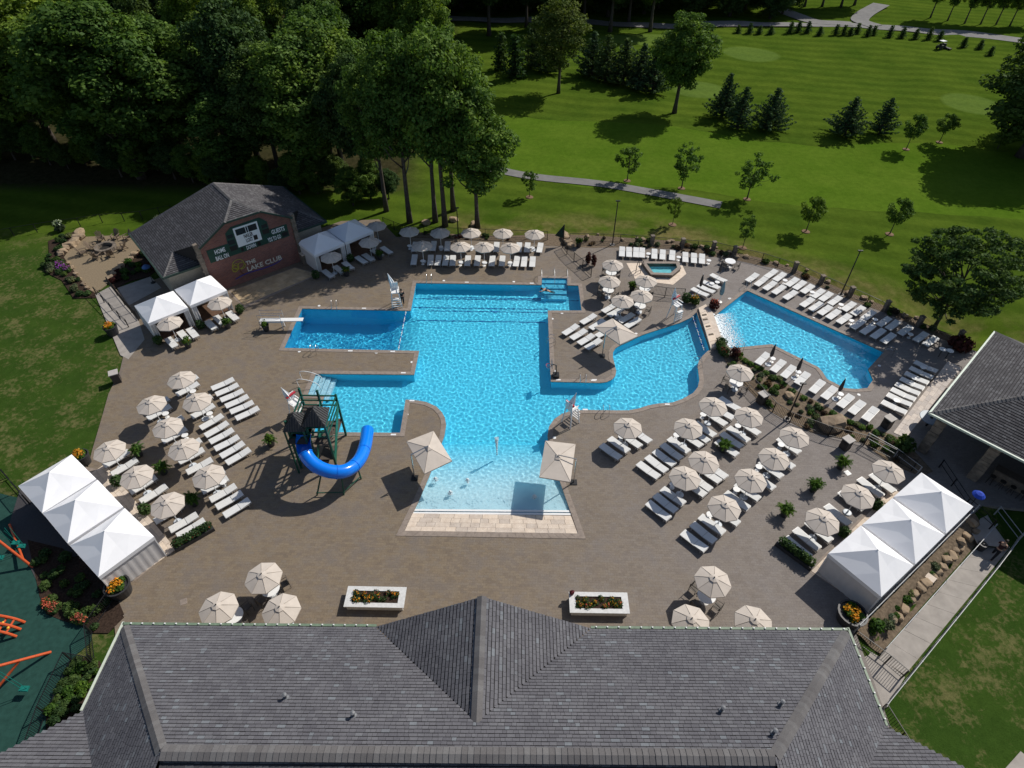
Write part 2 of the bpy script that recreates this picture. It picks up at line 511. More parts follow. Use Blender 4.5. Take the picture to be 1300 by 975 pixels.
def smooth_path(pts, n=6):
    pts = [Vector(p) for p in pts]; out = []
    for i in range(len(pts) - 1):
        p0, p1, p2, p3 = pts[max(i - 1, 0)], pts[i], pts[i + 1], pts[min(i + 2, len(pts) - 1)]
        for k in range(n):
            t = k / n
            out.append(0.5 * ((2 * p1) + (p2 - p0) * t + (2 * p0 - 5 * p1 + 4 * p2 - p3) * t * t + (3 * p1 - p0 - 3 * p2 + p3) * t ** 3))
    out.append(pts[-1]); return out
def holed_sheet(name, outer, holes, z, mat, skirt=0.25):
    loops = [[Vector((p[0], p[1], 0)) for p in outer]] + [[Vector((p[0], p[1], 0)) for p in h] for h in holes]
    flat = [v for l in loops for v in l]
    mb = MB(); mb.v = [(v.x, v.y, z) for v in flat]
    for a, b, c in tessellate_polygon(loops):
        A, B, C = flat[a], flat[b], flat[c]
        if (B - A).cross(C - A).z < 0: a, c = c, a
        mb.f.append((a, b, c))
    n = len(outer); i = len(mb.v)
    mb.v += [(p[0], p[1], z - skirt) for p in outer]
    for j in range(n): mb.f.append((i + j, i + (j + 1) % n, (j + 1) % n, j))
    return mb.build(name, mat)

# ---------------------------------------------------------------- ground
GREENS = [((W(947, 63.5).x, W(947, 63.5).y), 5.6, 5.0), ((W(884, 108).x, W(884, 108).y), 4.8, 4.4), ((W(1228, 122).x, W(1228, 122).y), 4.6, 5.0), ((W(820, 48).x, W(820, 48).y), 11.0, 4.5)]
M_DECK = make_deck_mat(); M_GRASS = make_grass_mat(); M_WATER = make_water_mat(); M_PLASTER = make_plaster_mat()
M_CONC = plain('walk concrete', (0.33, 0.30, 0.27), 0.85, var=0.14, scale=1.5)
M_COPE = plain('coping stone', (0.25, 0.205, 0.172), 0.8, var=0.18, scale=3.0)
M_ASPH = plain('path asphalt', (0.17, 0.165, 0.16), 0.9, var=0.15, scale=0.8)
M_RUBBER = plain('green rubber surface', (0.020, 0.060, 0.049), 0.9, var=0.18, scale=3.0, spec=0.1)
M_MULCH = plain('brown mulch', (0.040, 0.026, 0.019), 0.95, var=0.5, scale=7.0, spec=0.1, bstr=0.8)
M_SOIL = plain('dry planting soil', (0.155, 0.118, 0.082), 0.95, var=0.35, scale=5.0, spec=0.1, bstr=0.8)
M_TRAV = make_stone_mat('travertine', (0.54, 0.45, 0.37), (0.70, 0.61, 0.52), 2.5)
M_ROCK = make_stone_mat('tan boulder', (0.20, 0.145, 0.095), (0.40, 0.31, 0.215), 1.6)
M_GREYSTONE = make_stone_mat('grey field stone', (0.10, 0.085, 0.072), (0.25, 0.21, 0.17), 2.2)
M_WHITE = plain('white paint', (0.78, 0.78, 0.77), 0.45, var=0.04)
M_BLACK = plain('black metal', (0.012, 0.012, 0.013), 0.45, var=0.2)
M_STEEL = plain('stainless steel', (0.60, 0.60, 0.60), 0.25, metal=1.0, var=0.05)
M_RAILGREY = plain('grey aluminium rail', (0.34, 0.35, 0.36), 0.5, var=0.1)

EDGE_A, EDGE_B = W(1250, 632), W(1085, 805)
EDGE_D = (EDGE_B - EDGE_A).normalized(); EDGE_N = Vector((-EDGE_D.y, EDGE_D.x, 0))     # towards the lower walkway
if EDGE_N.x < 0: EDGE_N = -EDGE_N
def sstep(a, b, x):
    t = min(1.0, max(0.0, (x - a) / (b - a))); return t * t * (3 - 2 * t)
LOW = -0.75
def gz(x, y):
    z = -0.07
    far = sstep(74, 100, y)
    if far > 0:
        z += far * (0.9 * noise.noise((x / 26.0, y / 22.0, 3.0)) + 0.35 * noise.noise((x / 9.0, y / 11.0, 8.0)))
    d = Vector((x, y, 0)) - EDGE_A
    s = d.dot(EDGE_N); t = d.dot(EDGE_D)
    z += (LOW - z) * sstep(0.15, 1.25, s) * sstep(-4.5, 0.5, t)
    z -= 1.6 * math.exp(-((x - 44.0) ** 2 + (y - 50.5) ** 2) / 22.0)      # the land falls away by the shade tree
    return z
def axis(a, b, fine0, fine1, step):
    out = list(np.arange(fine0, fine1 + 1e-6, step)); s = step; x = fine1
    while x < b: s *= 1.13; x += s; out.append(x)
    s = step; x = fine0
    while x > a: s *= 1.13; x -= s; out.insert(0, x)
    return out

cab_eave = 2.3
def P2(v): return (v.x, v.y)
deck_outline = [P2(v) for v in [
    Vector((-21.5, 12.2, 0)), W(150, 800), W(146, 772), W(130, 743, cab_eave), W(91, 699, cab_eave), W(25.4, 627.4, cab_eave), W(92.7, 585.2, cab_eave),
    W(118, 581), W(127, 549), W(138, 508), W(152, 478), W(156, 460), W(122, 383), W(138, 372), W(152, 378), W(205, 358), W(300, 325), W(395, 297), W(430, 284),
    W(478, 281), W(500, 303), W(648, 307), W(690, 309), W(712, 309), W(748, 311), W(784, 310), W(852, 311), W(893, 319), W(928, 323), W(961, 330), W(986, 334), W(1078, 372),
    W(1128, 390), W(1187, 416), W(1212, 427), W(1330, 470), W(1350, 560), W(1345, 640), EDGE_A, W(1123.5, 752, cab_eave), W(1092, 798), Vector((21.2, 12.2, 0))]]
deck_outline = ccw(deck_outline)

gx = axis(-420, 420, -48, 60, 1.0); gy = axis(-30, 900, 2, 76, 1.0)
verts = [(x, y, gz(x, y)) for y in gy for x in gx]
nx = len(gx); faces = []
GX, GY = np.meshgrid(np.array(gx), np.array(gy))
ins = inside(deck_outline, GX, GY)
for dx, dy in ((1.3, 0), (-1.3, 0), (0, 1.3), (0, -1.3)): ins &= inside(deck_outline, GX + dx, GY + dy)
for j in range(len(gy) - 1):
    for i in range(nx - 1):
        if ins[j, i] and ins[j, i + 1] and ins[j + 1, i] and ins[j + 1, i + 1]: continue
        a = j * nx + i; faces.append((a, a + 1, a + nx + 1, a + nx))
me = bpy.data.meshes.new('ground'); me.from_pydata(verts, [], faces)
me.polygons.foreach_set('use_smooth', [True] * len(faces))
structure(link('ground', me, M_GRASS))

# ---------------------------------------------------------------- pools
def px_poly(lst): return [P2(W(*p)) for p in lst]
main_px = [(525.8, 361), (685.3, 361), (685.3, 352), (718.3, 352), (718.3, 361), (732.7, 361), (737.3, 393.3), (694.4, 394), (699.7, 483.5),
    (762, 484), (770, 482.8), (776.5, 479.5), (780.5, 475), (781.5, 469), (779.5, 461), (777, 452), (777, 445), (780, 440), (785.5, 436.5), (796.5, 431.3), (814.2, 422.5), (839.6, 413.6),
    (862.5, 406), (875.2, 399.6), (882.8, 392), (900.5, 440), (892, 448), (887, 455.5), (885.8, 462), (887, 470), (888.2, 479), (886.5, 488), (880.2, 496), (867, 503.6), (853.9, 508.4),
    (836.2, 510), (823.5, 512.5), (810.8, 516.8), (798, 519.2), (782.8, 519.5), (742.2, 519.5), (726, 521), (714.2, 524.9), (704.5, 532), (698.5, 541), (696.6, 553), (699, 566), (713, 609.5), (738, 677), (515, 677),
    (533.6, 637.4), (547, 604), (559, 570), (564.5, 555), (566.6, 541), (565, 532), (561, 525), (553.9, 518), (541.2, 512.6), (528.5, 510.5), (515.8, 510), (509.4, 552.3), (399, 553), (411.5, 506), (390, 505.5),
    (400.4, 478.1), (525.1, 477.5), (530.9, 447.8), (359.3, 446.8), (381.5, 395.8), (519.5, 396.3)]
main_poly = ccw(px_poly(main_px))
def EE(*pts): return [P2(Z('E', u, v)) for u, v in pts]
right_poly = ccw(EE((183, 252), (875, 550), (797, 636), (822, 690), (793, 733), (735, 739), (678, 735), (588, 690), (565, 655), (545, 632), (310, 521), (97, 545), (12, 388)))
tub_outer = ccw([P2(Z('D', u, v)) for u, v in ((440, 291), (622, 289), (634, 320), (592, 355), (488, 353))])
tub_inner = ccw(offset(tub_outer, -0.32))

structure(holed_sheet('pool_deck', deck_outline, [main_poly, right_poly, tub_inner], 0.0, M_DECK))

def coping(name, poly, w, z0=0.004, z1=0.028, skip=()):
    outer = offset(poly, w); inner = offset(poly, -0.04); mb = MB(); n = len(poly)
    for i in range(n):
        if i in skip: continue
        j = (i + 1) % n
        a, b, c, d = inner[i], inner[j], outer[j], outer[i]
        L = max(1, int((Vector(c) - Vector(d)).length / 0.6))
        for k in range(L):
            t0, t1 = k / L, (k + 1) / L - (0.012 / max(0.05, (Vector(c) - Vector(d)).length))
            q = [Vector(a).lerp(Vector(b), t0), Vector(a).lerp(Vector(b), t1), Vector(d).lerp(Vector(c), t1), Vector(d).lerp(Vector(c), t0)]
            hz = z1 + random.uniform(-0.004, 0.003)
            p = [(x.x, x.y) for x in q]
            i0 = len(mb.v)
            mb.v += [(x, y, z0 - 0.06) for x, y in p] + [(x, y, hz) for x, y in p]
            mb.f += [(i0 + 4, i0 + 7, i0 + 6, i0 + 5), (i0, i0 + 4, i0 + 5, i0 + 1), (i0 + 1, i0 + 5, i0 + 6, i0 + 2), (i0 + 2, i0 + 6, i0 + 7, i0 + 3), (i0 + 3, i0 + 7, i0 + 4, i0)]
    return structure(mb.build(name, M_COPE))

def pool(poly, level, floor, depth_tint, res, amp, tag_name, seed):
    xs = [p[0] for p in poly]; ys = [p[1] for p in poly]
    x0, x1, y0, y1 = min(xs) - 0.3, max(xs) + 0.3, min(ys) - 0.3, max(ys) + 0.3
    # basin: sloping floor plus walls
    st = 0.4
    gx = np.arange(x0, x1 + st, st); gy = np.arange(y0, y1 + st, st)
    A, B = np.meshgrid(gx, gy); keep = dilated(poly, A, B, 0.65)
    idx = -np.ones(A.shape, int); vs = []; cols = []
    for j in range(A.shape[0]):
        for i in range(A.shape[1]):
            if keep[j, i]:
                idx[j, i] = len(vs); vs.append((A[j, i], B[j, i], floor(A[j, i], B[j, i]))); cols.append(depth_tint(A[j, i], B[j, i]))
    fs = []
    for j in range(A.shape[0] - 1):
        for i in range(A.shape[1] - 1):
            q = (idx[j, i], idx[j, i + 1], idx[j + 1, i + 1], idx[j + 1, i])
            if min(q) >= 0: fs.append(q)
    n = len(poly)
    for i in range(n):
        a, b = Vector(poly[i]), Vector(poly[(i + 1) % n]); L = max(1, int((b - a).length / 0.6))
        for k in range(L):
            p, q = a.lerp(b, k / L), a.lerp(b, (k + 1) / L); i0 = len(vs)
            zp, zq = min(-0.05, floor(p.x, p.y)) - 0.05, min(-0.05, floor(q.x, q.y)) - 0.05
            vs += [(p.x, p.y, -0.002), (q.x, q.y, -0.002), (q.x, q.y, zq), (p.x, p.y, zp)]
            cols += [depth_tint(p.x, p.y), depth_tint(q.x, q.y)] * 2
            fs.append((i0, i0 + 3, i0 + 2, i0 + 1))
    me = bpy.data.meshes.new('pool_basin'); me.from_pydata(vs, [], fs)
    at = me.color_attributes.new('depth_tint', 'FLOAT_COLOR', 'POINT')
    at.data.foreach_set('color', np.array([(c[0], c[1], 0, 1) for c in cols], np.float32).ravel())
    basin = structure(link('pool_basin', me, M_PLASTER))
    basin.cycles.is_caustics_receiver = True
    # rippled water surface
    gx = np.arange(x0, x1 + res, res); gy = np.arange(y0, y1 + res, res)
    A, B = np.meshgrid(gx, gy); keep = dilated(poly, A, B, 0.12)
    idx = -np.ones(A.shape, int); vs = []
    for j, i in zip(*np.nonzero(keep)):
        x, y = A[j, i], B[j, i]; idx[j, i] = len(vs)
        a = amp(x, y)
        z = a * (1.3 * noise.noise((x * 0.7, y * 0.7, seed)) + noise.noise((x * 3.1, y * 3.1, seed + 9)) + 0.40 * noise.noise((x * 5.6, y * 5.6, seed + 4)))
        vs.append((x, y, level + z))
    q = np.stack([idx[:-1, :-1], idx[:-1, 1:], idx[1:, 1:], idx[1:, :-1]], -1).reshape(-1, 4)
    q = q[(q >= 0).all(1)]
    me = bpy.data.meshes.new('pool_water'); me.from_pydata(vs, [], q.tolist())
    me.polygons.foreach_set('use_smooth', [True] * len(me.polygons))
    w = structure(link('pool_water', me, M_WATER))
    w.cycles.is_caustics_caster = True
    return basin, w

DIVE_X, DIVE_Y0, DIVE_Y1 = W(519, 420).x, W(450, 448).y, W(450, 396).y
BEACH_Y0, BEACH_Y1 = W(630, 653).y, W(630, 553).y
YT = W(630, 677).y
def main_floor(x, y):
    d = 1.35
    if y > DIVE_Y0 - 0.2 and y < DIVE_Y1 + 0.4: d += 1.5 * sstep(DIVE_X + 1.0, DIVE_X - 3.5, x) if x < DIVE_X + 1 else 0
    if y > DIVE_Y1: d = 1.5
    if y < BEACH_Y1:
        if y > BEACH_Y0: d = min(d, 0.11 + 1.05 * ((y - BEACH_Y0) / (BEACH_Y1 - BEACH_Y0)) ** 1.25)
        else: d = 0.02 + 0.09 * max(0, (y - YT) / (BEACH_Y0 - YT))
    return -d
def main_depth_tint(x, y):  # shallow and deep weights for the water absorption painted on the basin
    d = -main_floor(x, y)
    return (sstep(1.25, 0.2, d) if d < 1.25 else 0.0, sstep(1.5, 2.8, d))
pool(main_poly, -0.11, main_floor, main_depth_tint, 0.072, lambda x, y: 0.0150 * (1.0 + 1.0 * sstep(BEACH_Y1, BEACH_Y0 + 1.5, y)) * sstep(BEACH_Y0 - 0.8, BEACH_Y0 + 0.6, y), 'main', 2.0)
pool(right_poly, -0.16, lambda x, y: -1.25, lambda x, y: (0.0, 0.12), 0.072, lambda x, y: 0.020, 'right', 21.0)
coping('pool_coping', main_poly, 0.36)
coping('pool_coping', right_poly, 0.36)

# ---------------------------------------------------------------- paths, beds, patches of paving
def sheet(name, pts, z, mat, th=0.06):
    return structure(MB().prism(ccw([P2(p) for p in pts]), z - th, z).build(name, mat))
def ribbon(name, pts, w, mat, lift=0.05, n=10):
    c = smooth_path([Vector((p.x, p.y, 0)) for p in pts], n); mb = MB()
    for k, p in enumerate(c):
        d = (c[min(k + 1, len(c) - 1)] - c[max(k - 1, 0)]).normalized(); s = Vector((-d.y, d.x, 0)) * w / 2
        for q in (p - s, p, p + s): mb.v.append((q.x, q.y, gz(q.x, q.y) + lift))
        if k:
            i = 3 * k
            mb.f += [(i - 3, i - 2, i + 1, i), (i - 2, i - 1, i + 2, i + 1)]
    return structure(mb.build(name, mat))
ribbon('cart_path', [W(560, 205), W(610, 212), W(674, 223), W(760, 231), W(830, 242), W(912, 256)], 1.9, M_ASPH, 0.07)
ribbon('road', [W(560, 24), W(700, 27), W(860, 30), W(960, 26.5), W(1060, 24), W(1130, 27), W(1210, 33), W(1330, 44)], 4.2, M_ASPH, 0.16)
ribbon('road', [W(975, 2), W(1005, 12), W(1032, 20), W(1075, 23)], 4.0, M_ASPH, 0.20)
ribbon('road', [W(1110, 2), W(1092, 10), W(1085, 18), W(1105, 25)], 4.0, M_ASPH, 0.24)
ribbon('road', [W(212, -6), W(219, 3), W(228, 14)], 3.6, M_ASPH, 0.16)
sheet('entry_path', [Z('A', 470, 640), Z('A', 545, 597), Z('A', 690, 770), Z('A', 720, 860), Z('A', 640, 960), Z('A', 600, 940)], 0.012, M_CONC)
sheet('side_path', [Z('A', 580, 605), Z('A', 745, 545), Z('A', 800, 600), Z('A', 640, 690)], 0.016, M_CONC)
fire_patio = [Z('A', u, v) for u, v in ((400, 352), (560, 342), (690, 345), (720, 365), (700, 410), (640, 455), (590, 495), (545, 545), (525, 590), (470, 632), (420, 590), (385, 555), (340, 495), (310, 455), (345, 405))]
sheet('fire_pit_patio', fire_patio, 0.010, plain('tan gravel', (0.215, 0.165, 0.105), 0.9, var=0.2, scale=8.0), 0.1)
sheet('planting_bed', [Z('A', u, v) for u, v in ((230, 375), (370, 322), (405, 345), (345, 405), (310, 455), (340, 495), (385, 555), (470, 632), (470, 655), (360, 660), (335, 620), (300, 570), (215, 530), (205, 500), (235, 440))], 0.008, M_MULCH)
sheet('planting_bed', [Z('A', u, v) for u, v in ((720, 330), (850, 290), (900, 400), (735, 545), (640, 570), (565, 610), (540, 560), (590, 495), (700, 410))], 0.006, M_MULCH)
sheet('playground_surface', [Z('R', u, v) for u, v in ((-260, -420), (150, -330), (215, 150), (250, 240), (345, 275), (420, 290), (480, 330), (470, 380), (400, 440), (340, 560), (260, 740), (240, 1010), (-260, 1010))], -0.02, M_RUBBER)
sheet('planting_bed', [Z('R', u, v) for u, v in ((150, -130), (330, -90), (590, 190), (640, 250), (560, 330), (480, 330), (420, 290), (345, 275), (250, 240), (215, 150))], 0.006, M_MULCH)
sheet('planting_bed', [Z('R', u, v) for u, v in ((400, 450), (520, 470), (560, 560), (420, 720), (260, 830), (255, 745), (340, 560))], 0.006, M_MULCH)
sheet('playground_path', [Z('G', u, v, -0.02) for u, v in ((60, 330), (110, 160), (200, 200), (420, 480), (330, 520), (230, 560), (200, 620), (130, 480))], 0.0, plain('dark asphalt', (0.055, 0.052, 0.055), 0.9))
sheet('planting_bed', [Z('G', u, v, 0) for u, v in ((230, 560), (330, 500), (430, 490), (600, 690), (640, 780), (500, 860), (330, 800), (215, 680))], 0.004, M_MULCH)
sheet('garden_bed', [W(*p) for p in ((934, 441), (945, 449), (958, 457), (985, 472), (1013.8, 492), (1059.5, 515), (1087, 529), (1132, 544), (1150, 552), (1186, 590), (1172, 597), (1135, 583), (1097, 556), (1030, 543), (1003, 530), (976, 516), (960, 500), (942, 482), (925, 462), (918, 450))], 0.03, M_SOIL)
sheet('garden_bed', [W(*p) for p in ((640, 300), (690, 296), (740, 297), (800, 300), (860, 303), (905, 312), (960, 322), (1000, 333), (1080, 366), (1130, 384), (1190, 410), (1215, 421), (1212, 429), (1187, 418), (1128, 392), (1078, 374), (986, 336), (961, 332), (928, 325), (893, 321), (852, 313), (784, 312), (748, 313), (690, 311), (648, 308))], 0.012, M_SOIL)
sheet('garden_bed', [W(*p) for p in ((520, 297), (640, 300), (648, 306.5), (505, 302.5))], 0.010, M_SOIL)

def slab_row(parent, corners, nu, nv, th, z, mat, jitter=0.0, gap=0.012):
    """nu x nv individual slabs in a quadrilateral (corners a,b along u then c,d)."""
    a, b, c, d = [Vector((p[0], p[1])) for p in corners]
    rows = [k / nv for k in range(nv + 1)]
    for j in range(nv):
        cuts = [0.0]
        while cuts[-1] < 1 - 1e-6:
            cuts.append(min(1.0, cuts[-1] + (1.0 / nu) * (1 + random.uniform(-jitter, jitter))))
            if 1 - cuts[-1] < 0.35 / nu: cuts[-1] = 1.0
        for i in range(len(cuts) - 1):
            q = []
            for (u, v) in ((cuts[i], rows[j]), (cuts[i + 1], rows[j]), (cuts[i + 1], rows[j + 1]), (cuts[i], rows[j + 1])):
                q.append(a.lerp(b, u).lerp(d.lerp(c, u), v))
            cen = sum(q, Vector((0, 0))) / 4
            q = [cen + (p - cen) * max(0.5, 1 - gap / max(0.05, (p - cen).length)) for p in q]
            MB().prism(ccw([(p.x, p.y) for p in q]), z - th, z + random.uniform(-0.004, 0.004)).build(parent[0], mat, parent[1])
# beach entry: travertine tiles with two white step bands
beach = structure(MB().prism(ccw([P2(W(515, 677)), P2(W(738, 677)), P2(W(728.8, 653)), P2(W(525.5, 653))]), -0.10, -0.035).build('beach_entry', M_COPE))
slab_row(('tile', beach), [P2(W(516.5, 676)), P2(W(736.5, 676)), P2(W(727.6, 653.5)), P2(W(526.5, 653.5))], 13, 4, 0.05, 0.002, M_TRAV, 0.35)
for py in (652.0, 648.0):
    MB().box(((W(527, py).x + W(727, py).x) / 2, W(627, py).y, -0.045 if py > 650 else -0.07), (W(727, py).x - W(527, py).x, 0.16, 0.05)).build('step_band', M_WHITE, beach)
bar_walk = structure(MB().prism(ccw([P2(Z('L', u, v)) for u, v in ((915, 75), (990, 110), (715, 470), (650, 440))]), -0.03, 0.008).build('bar_walk', M_COPE))
slab_row(('paving_slab', bar_walk), [P2(Z('L', 650, 440)), P2(Z('L', 918, 78)), P2(Z('L', 985, 112)), P2(Z('L', 712, 468))], 16, 3, 0.03, 0.034, make_stone_mat('pale travertine', (0.52, 0.46, 0.42), (0.66, 0.60, 0.55), 2.5), 0.2)
patio = structure(MB().prism(ccw([P2(W(*p)) for p in ((288, 376), (372, 343.5), (403, 352), (310, 396), (297, 386))]), -0.03, 0.006).build('travertine_patio', M_COPE))
slab_row(('paving_slab', patio), [P2(W(291, 376)), P2(W(372, 344.5)), P2(W(401, 352)), P2(W(308, 393))], 12, 4, 0.03, 0.03, make_stone_mat('gold travertine', (0.40, 0.29, 0.17), (0.56, 0.44, 0.29), 1.2), 0.3)
cab_floor = structure(MB().prism(ccw([P2(Z('G', u, v)) for u, v in ((420, 40), (520, 60), (860, 470), (690, 610), (560, 560))]), -0.03, 0.006).build('cabana_floor', M_COPE))
slab_row(('paving_slab', cab_floor), [P2(Z('G', 530, 30)), P2(Z('G', 895, 450)), P2(Z('G', 690, 600)), P2(Z('G', 330, 170))], 14, 9, 0.03, 0.03, M_TRAV, 0.25)
cab_floor2 = structure(MB().prism(ccw([P2(Z('M', u, v)) for u, v in ((235, 470), (650, 30), (900, 100), (520, 640))]), -0.03, 0.006).build('cabana_floor', M_COPE))
slab_row(('paving_slab', cab_floor2), [P2(Z('M', 250, 470)), P2(Z('M', 660, 40)), P2(Z('M', 880, 170)), P2(Z('M', 480, 620))], 14, 9, 0.03, 0.03, M_TRAV, 0.25)
apron_o = ccw([P2(Z('D', u, v)) for u, v in ((365, 283), (640, 279), (666, 332), (600, 388), (412, 366))])
structure(holed_sheet('hot_tub_apron', apron_o, [tub_inner], 0.022, M_TRAV, 0.03))
walk = [Z('M', 595, 895, LOW), Z('M', 1075, 330, LOW), Z('M', 1235, 345, LOW), Z('N', 725, 480, LOW)]
lower_walk = structure(MB().prism(ccw([P2(walk[0]), P2(walk[1]), P2(walk[2]), P2(walk[3])]), LOW - 0.1, LOW + 0.010).build('lower_walkway', M_COPE))
slab_row(('concrete_slab', lower_walk), [P2(v) for v in walk], 9, 1, 0.08, LOW + 0.045, M_CONC)
sheet('upper_walkway', [Z('M', 1075, 330, -0.5), Z('M', 1235, 345, -0.5), Z('M', 1150, 230, -0.5), Z('L', 1010, 640, -0.1), Z('L', 900, 660, -0.1)], -0.3, M_CONC)
sheet('gate_landing', [Z('N', 455, 300, -0.5), Z('N', 612, 400, -0.7), Z('N', 725, 490, -0.7), Z('N', 640, 640, -0.7), Z('N', 590, 640, -0.6)], -0.62, M_CONC, 0.4)
sheet('service_drive', [Z('N', 1180, 1000, LOW), Z('N', 1310, 850, LOW), Z('N', 1500, 1000, LOW), Z('N', 1300, 1200, LOW)], LOW + 0.04, M_CONC)
bed = [Z('M', 470, 780, -0.1), Z('M', 1055, 170, -0.1), Z('M', 1110, 280, LOW), Z('M', 600, 880, LOW)]
mb = MB()
for k in range(24):
    for j in range(6):
        a = bed[0].lerp(bed[1], k / 23); b = bed[3].lerp(bed[2], k / 23)
        p = a.lerp(b, j / 5)
        mb.v.append((p.x, p.y, max(gz(p.x, p.y), LOW + 0.02) + 0.07 + 0.06 * random.random()))
for k in range(23):
    for j in range(5):
        i = k * 6 + j; mb.f.append((i, i + 6, i + 7, i + 1))
structure(mb.build('rock_bed', M_SOIL, smooth=True))

# ---------------------------------------------------------------- roofs of individual shingles
SH_NEAR = make_shingle_mat('slate grey shingle', [(0, (0.104, 0.102, 0.114)), (0.5, (0.122, 0.120, 0.132)), (0.93, (0.136, 0.135, 0.147)), (1.0, (0.172, 0.186, 0.203))])
SH_DARK = make_shingle_mat('dark grey shingle', [(0, (0.074, 0.071, 0.076)), (0.6, (0.094, 0.090, 0.095)), (1.0, (0.136, 0.134, 0.140))])
M_DECKING = plain('roof boarding', (0.018, 0.017, 0.018), 0.9)
def shingles(name, poly, eave_dir, mat, parent, row=0.215, wid=0.32):
    """poly: planar convex 3D polygon; shingle courses run along eave_dir and climb the slope."""
    P = [Vector(p) for p in poly]; u = Vector(eave_dir).normalized()
    nrm = Vector((0, 0, 0))
    for i in range(1, len(P) - 1): nrm += (P[i] - P[0]).cross(P[i + 1] - P[0])
    nrm.normalize()
    if nrm.z < 0: nrm = -nrm
    v = nrm.cross(u).normalized()
    if v.z < 0: v = -v
    o = P[0]; Q = [((p - o).dot(u), (p - o).dot(v)) for p in P]
    v0, v1 = min(q[1] for q in Q), max(q[1] for q in Q)
    def span(t):
        xs = []
        for i in range(len(Q)):
            (a, b), (c, d) = Q[i], Q[(i + 1) % len(Q)]
            if (b <= t < d) or (d <= t < b): xs.append(a + (c - a) * (t - b) / (d - b))
        return (min(xs), max(xs)) if len(xs) >= 2 else None
    vs, fs = [], []
    nrow = int((v1 - v0) / row) + 1
    for k in range(nrow):
        t = v0 + k * row; s = span(min(t + row * 0.5, v1 - 1e-4))
        if s is None: continue
        x = s[0] - random.random() * wid
        while x < s[1]:
            w = wid * random.uniform(0.55, 1.25); a, b = max(x, s[0]), min(x + w - 0.012, s[1]); x += w
            if b - a < 0.03: continue
            lift = 0.024 + random.uniform(-0.005, 0.006); drop = random.uniform(-0.008, 0.008)
            tt = min(t + row * 0.74, v1)
            p0 = o + u * a + v * (t + drop); p1 = o + u * b + v * (t + drop); p2 = o + u * b + v * tt; p3 = o + u * a + v * tt
            i = len(vs)
            vs += [tuple(p0 + nrm * lift), tuple(p1 + nrm * lift), tuple(p2 + nrm * 0.008), tuple(p3 + nrm * 0.008), tuple(p0), tuple(p1)]
            fs += [(i, i + 1, i + 2, i + 3), (i + 4, i + 5, i + 1, i), (i + 4, i, i + 3), (i + 5, i + 2, i + 1)]
    me = bpy.data.meshes.new(name); me.from_pydata(vs, [], fs)
    return stuff(link(name, me, mat, parent))
def caps(name, p, q, mat, parent, w=0.34, step=0.26):
    """Overlapping ridge or hip caps along a line."""
    p, q = Vector(p), Vector(q); d = (q - p); L = d.length; d.normalize()
    side = d.cross(Vector((0, 0, 1))).normalized(); up = side.cross(d).normalized()
    mb = MB(); n = int(L / step)
    for k in range(n):
        a = p + d * (k * step); b = p + d * ((k + 1.12) * step)
        h0, h1 = 0.075 + random.uniform(-0.008, 0.008), 0.045
        i = len(mb.v)
        for e, h in ((a, h0), (b, h1)):
            mb.v += [tuple(e - side * w / 2 - up * (0.085 - h + 0.03)), tuple(e + up * h), tuple(e + side * w / 2 - up * (0.085 - h + 0.03))]
        mb.f += [(i, i + 1, i + 4, i + 3), (i + 1, i + 2, i + 5, i + 4), (i, i + 2, i + 1)]
    return stuff(mb.build(name, mat, parent))
def roof_part(poly, parent):
    mb = MB(); i = len(mb.v); mb.v += [tuple(p) for p in poly]; mb.f.append(tuple(range(len(poly))))
    return mb
CAPMAT = make_shingle_mat('ridge cap shingle', [(0, (0.112, 0.106, 0.106)), (0.5, (0.130, 0.124, 0.124)), (1.0, (0.152, 0.148, 0.148))])

# ---- clubhouse whose roof fills the bottom of the view
ZE = 4.2; KR = 0.583
e1, e2 = Vector((-21.28, 15.9, ZE)), Vector((18.58, 15.5, ZE))
def on_slope(x, back, y0=15.7): return Vector((x, y0 - back, ZE + KR * back))
rl = Vector((-14.45, 8.35, ZE + KR * 7.45)); rr = Vector((11.04, 8.1, ZE + KR * 7.45)); rl.y = rr.y = 8.25; rl.z = rr.z = ZE + KR * 7.45
e1.y = e2.y = 15.7
house = thing('clubhouse', 'long grey shingled clubhouse roof with central gable along the bottom of the photo', 'building')
wl, wr = Vector((-21.28, 11.3, ZE)), Vector((18.58, 10.9, ZE))
back = -14.0
# walls
wall = MB().prism([(-20.7, -4), (17.9, -4), (17.9, 15.1), (-20.7, 15.1)], -0.3, ZE - 0.05).build('wall', plain('tan stucco', (0.32, 0.26, 0.19), 0.9), house)
MB().prism([(-26.4, -4), (-20.71, -4), (-20.71, 10.4), (-26.4, 4.4)], -0.3, ZE - 0.05).build('wing_wall', plain('tan stucco', (0.32, 0.26, 0.19)), house)
MB().prism([(17.91, -4), (24.4, -4), (24.4, 4.4), (17.91, 10.0)], -0.8, ZE - 0.05).build('wing_wall', plain('tan stucco', (0.32, 0.26, 0.19)), house)
g1x, g2x, gxm = -7.38, 4.45, -1.46
gap_z = ZE + 3.45; gap_back = (gap_z - ZE) / KR
def face(name, poly, eave, parent, mat=SH_NEAR):
    b = MB(); b.v = [tuple(Vector(p) - Vector((0, 0, 0.02))) for p in poly]; b.f = [tuple(range(len(poly)))]
    r = b.build(name, M_DECKING, parent)
    shingles('shingles', poly, eave, mat, r)
    return r
apex = Vector((gxm, 15.75, gap_z)); vtop = on_slope(gxm, gap_back)
main_roof = face('roof', [e1, Vector((g1x, 15.7, ZE)), vtop, Vector((gxm, 8.25, rl.z)), rl], (1, 0, 0), house)
face('roof', [Vector((g2x, 15.7, ZE)), e2, rr, Vector((gxm, 8.25, rl.z)), vtop], (1, 0, 0), house)
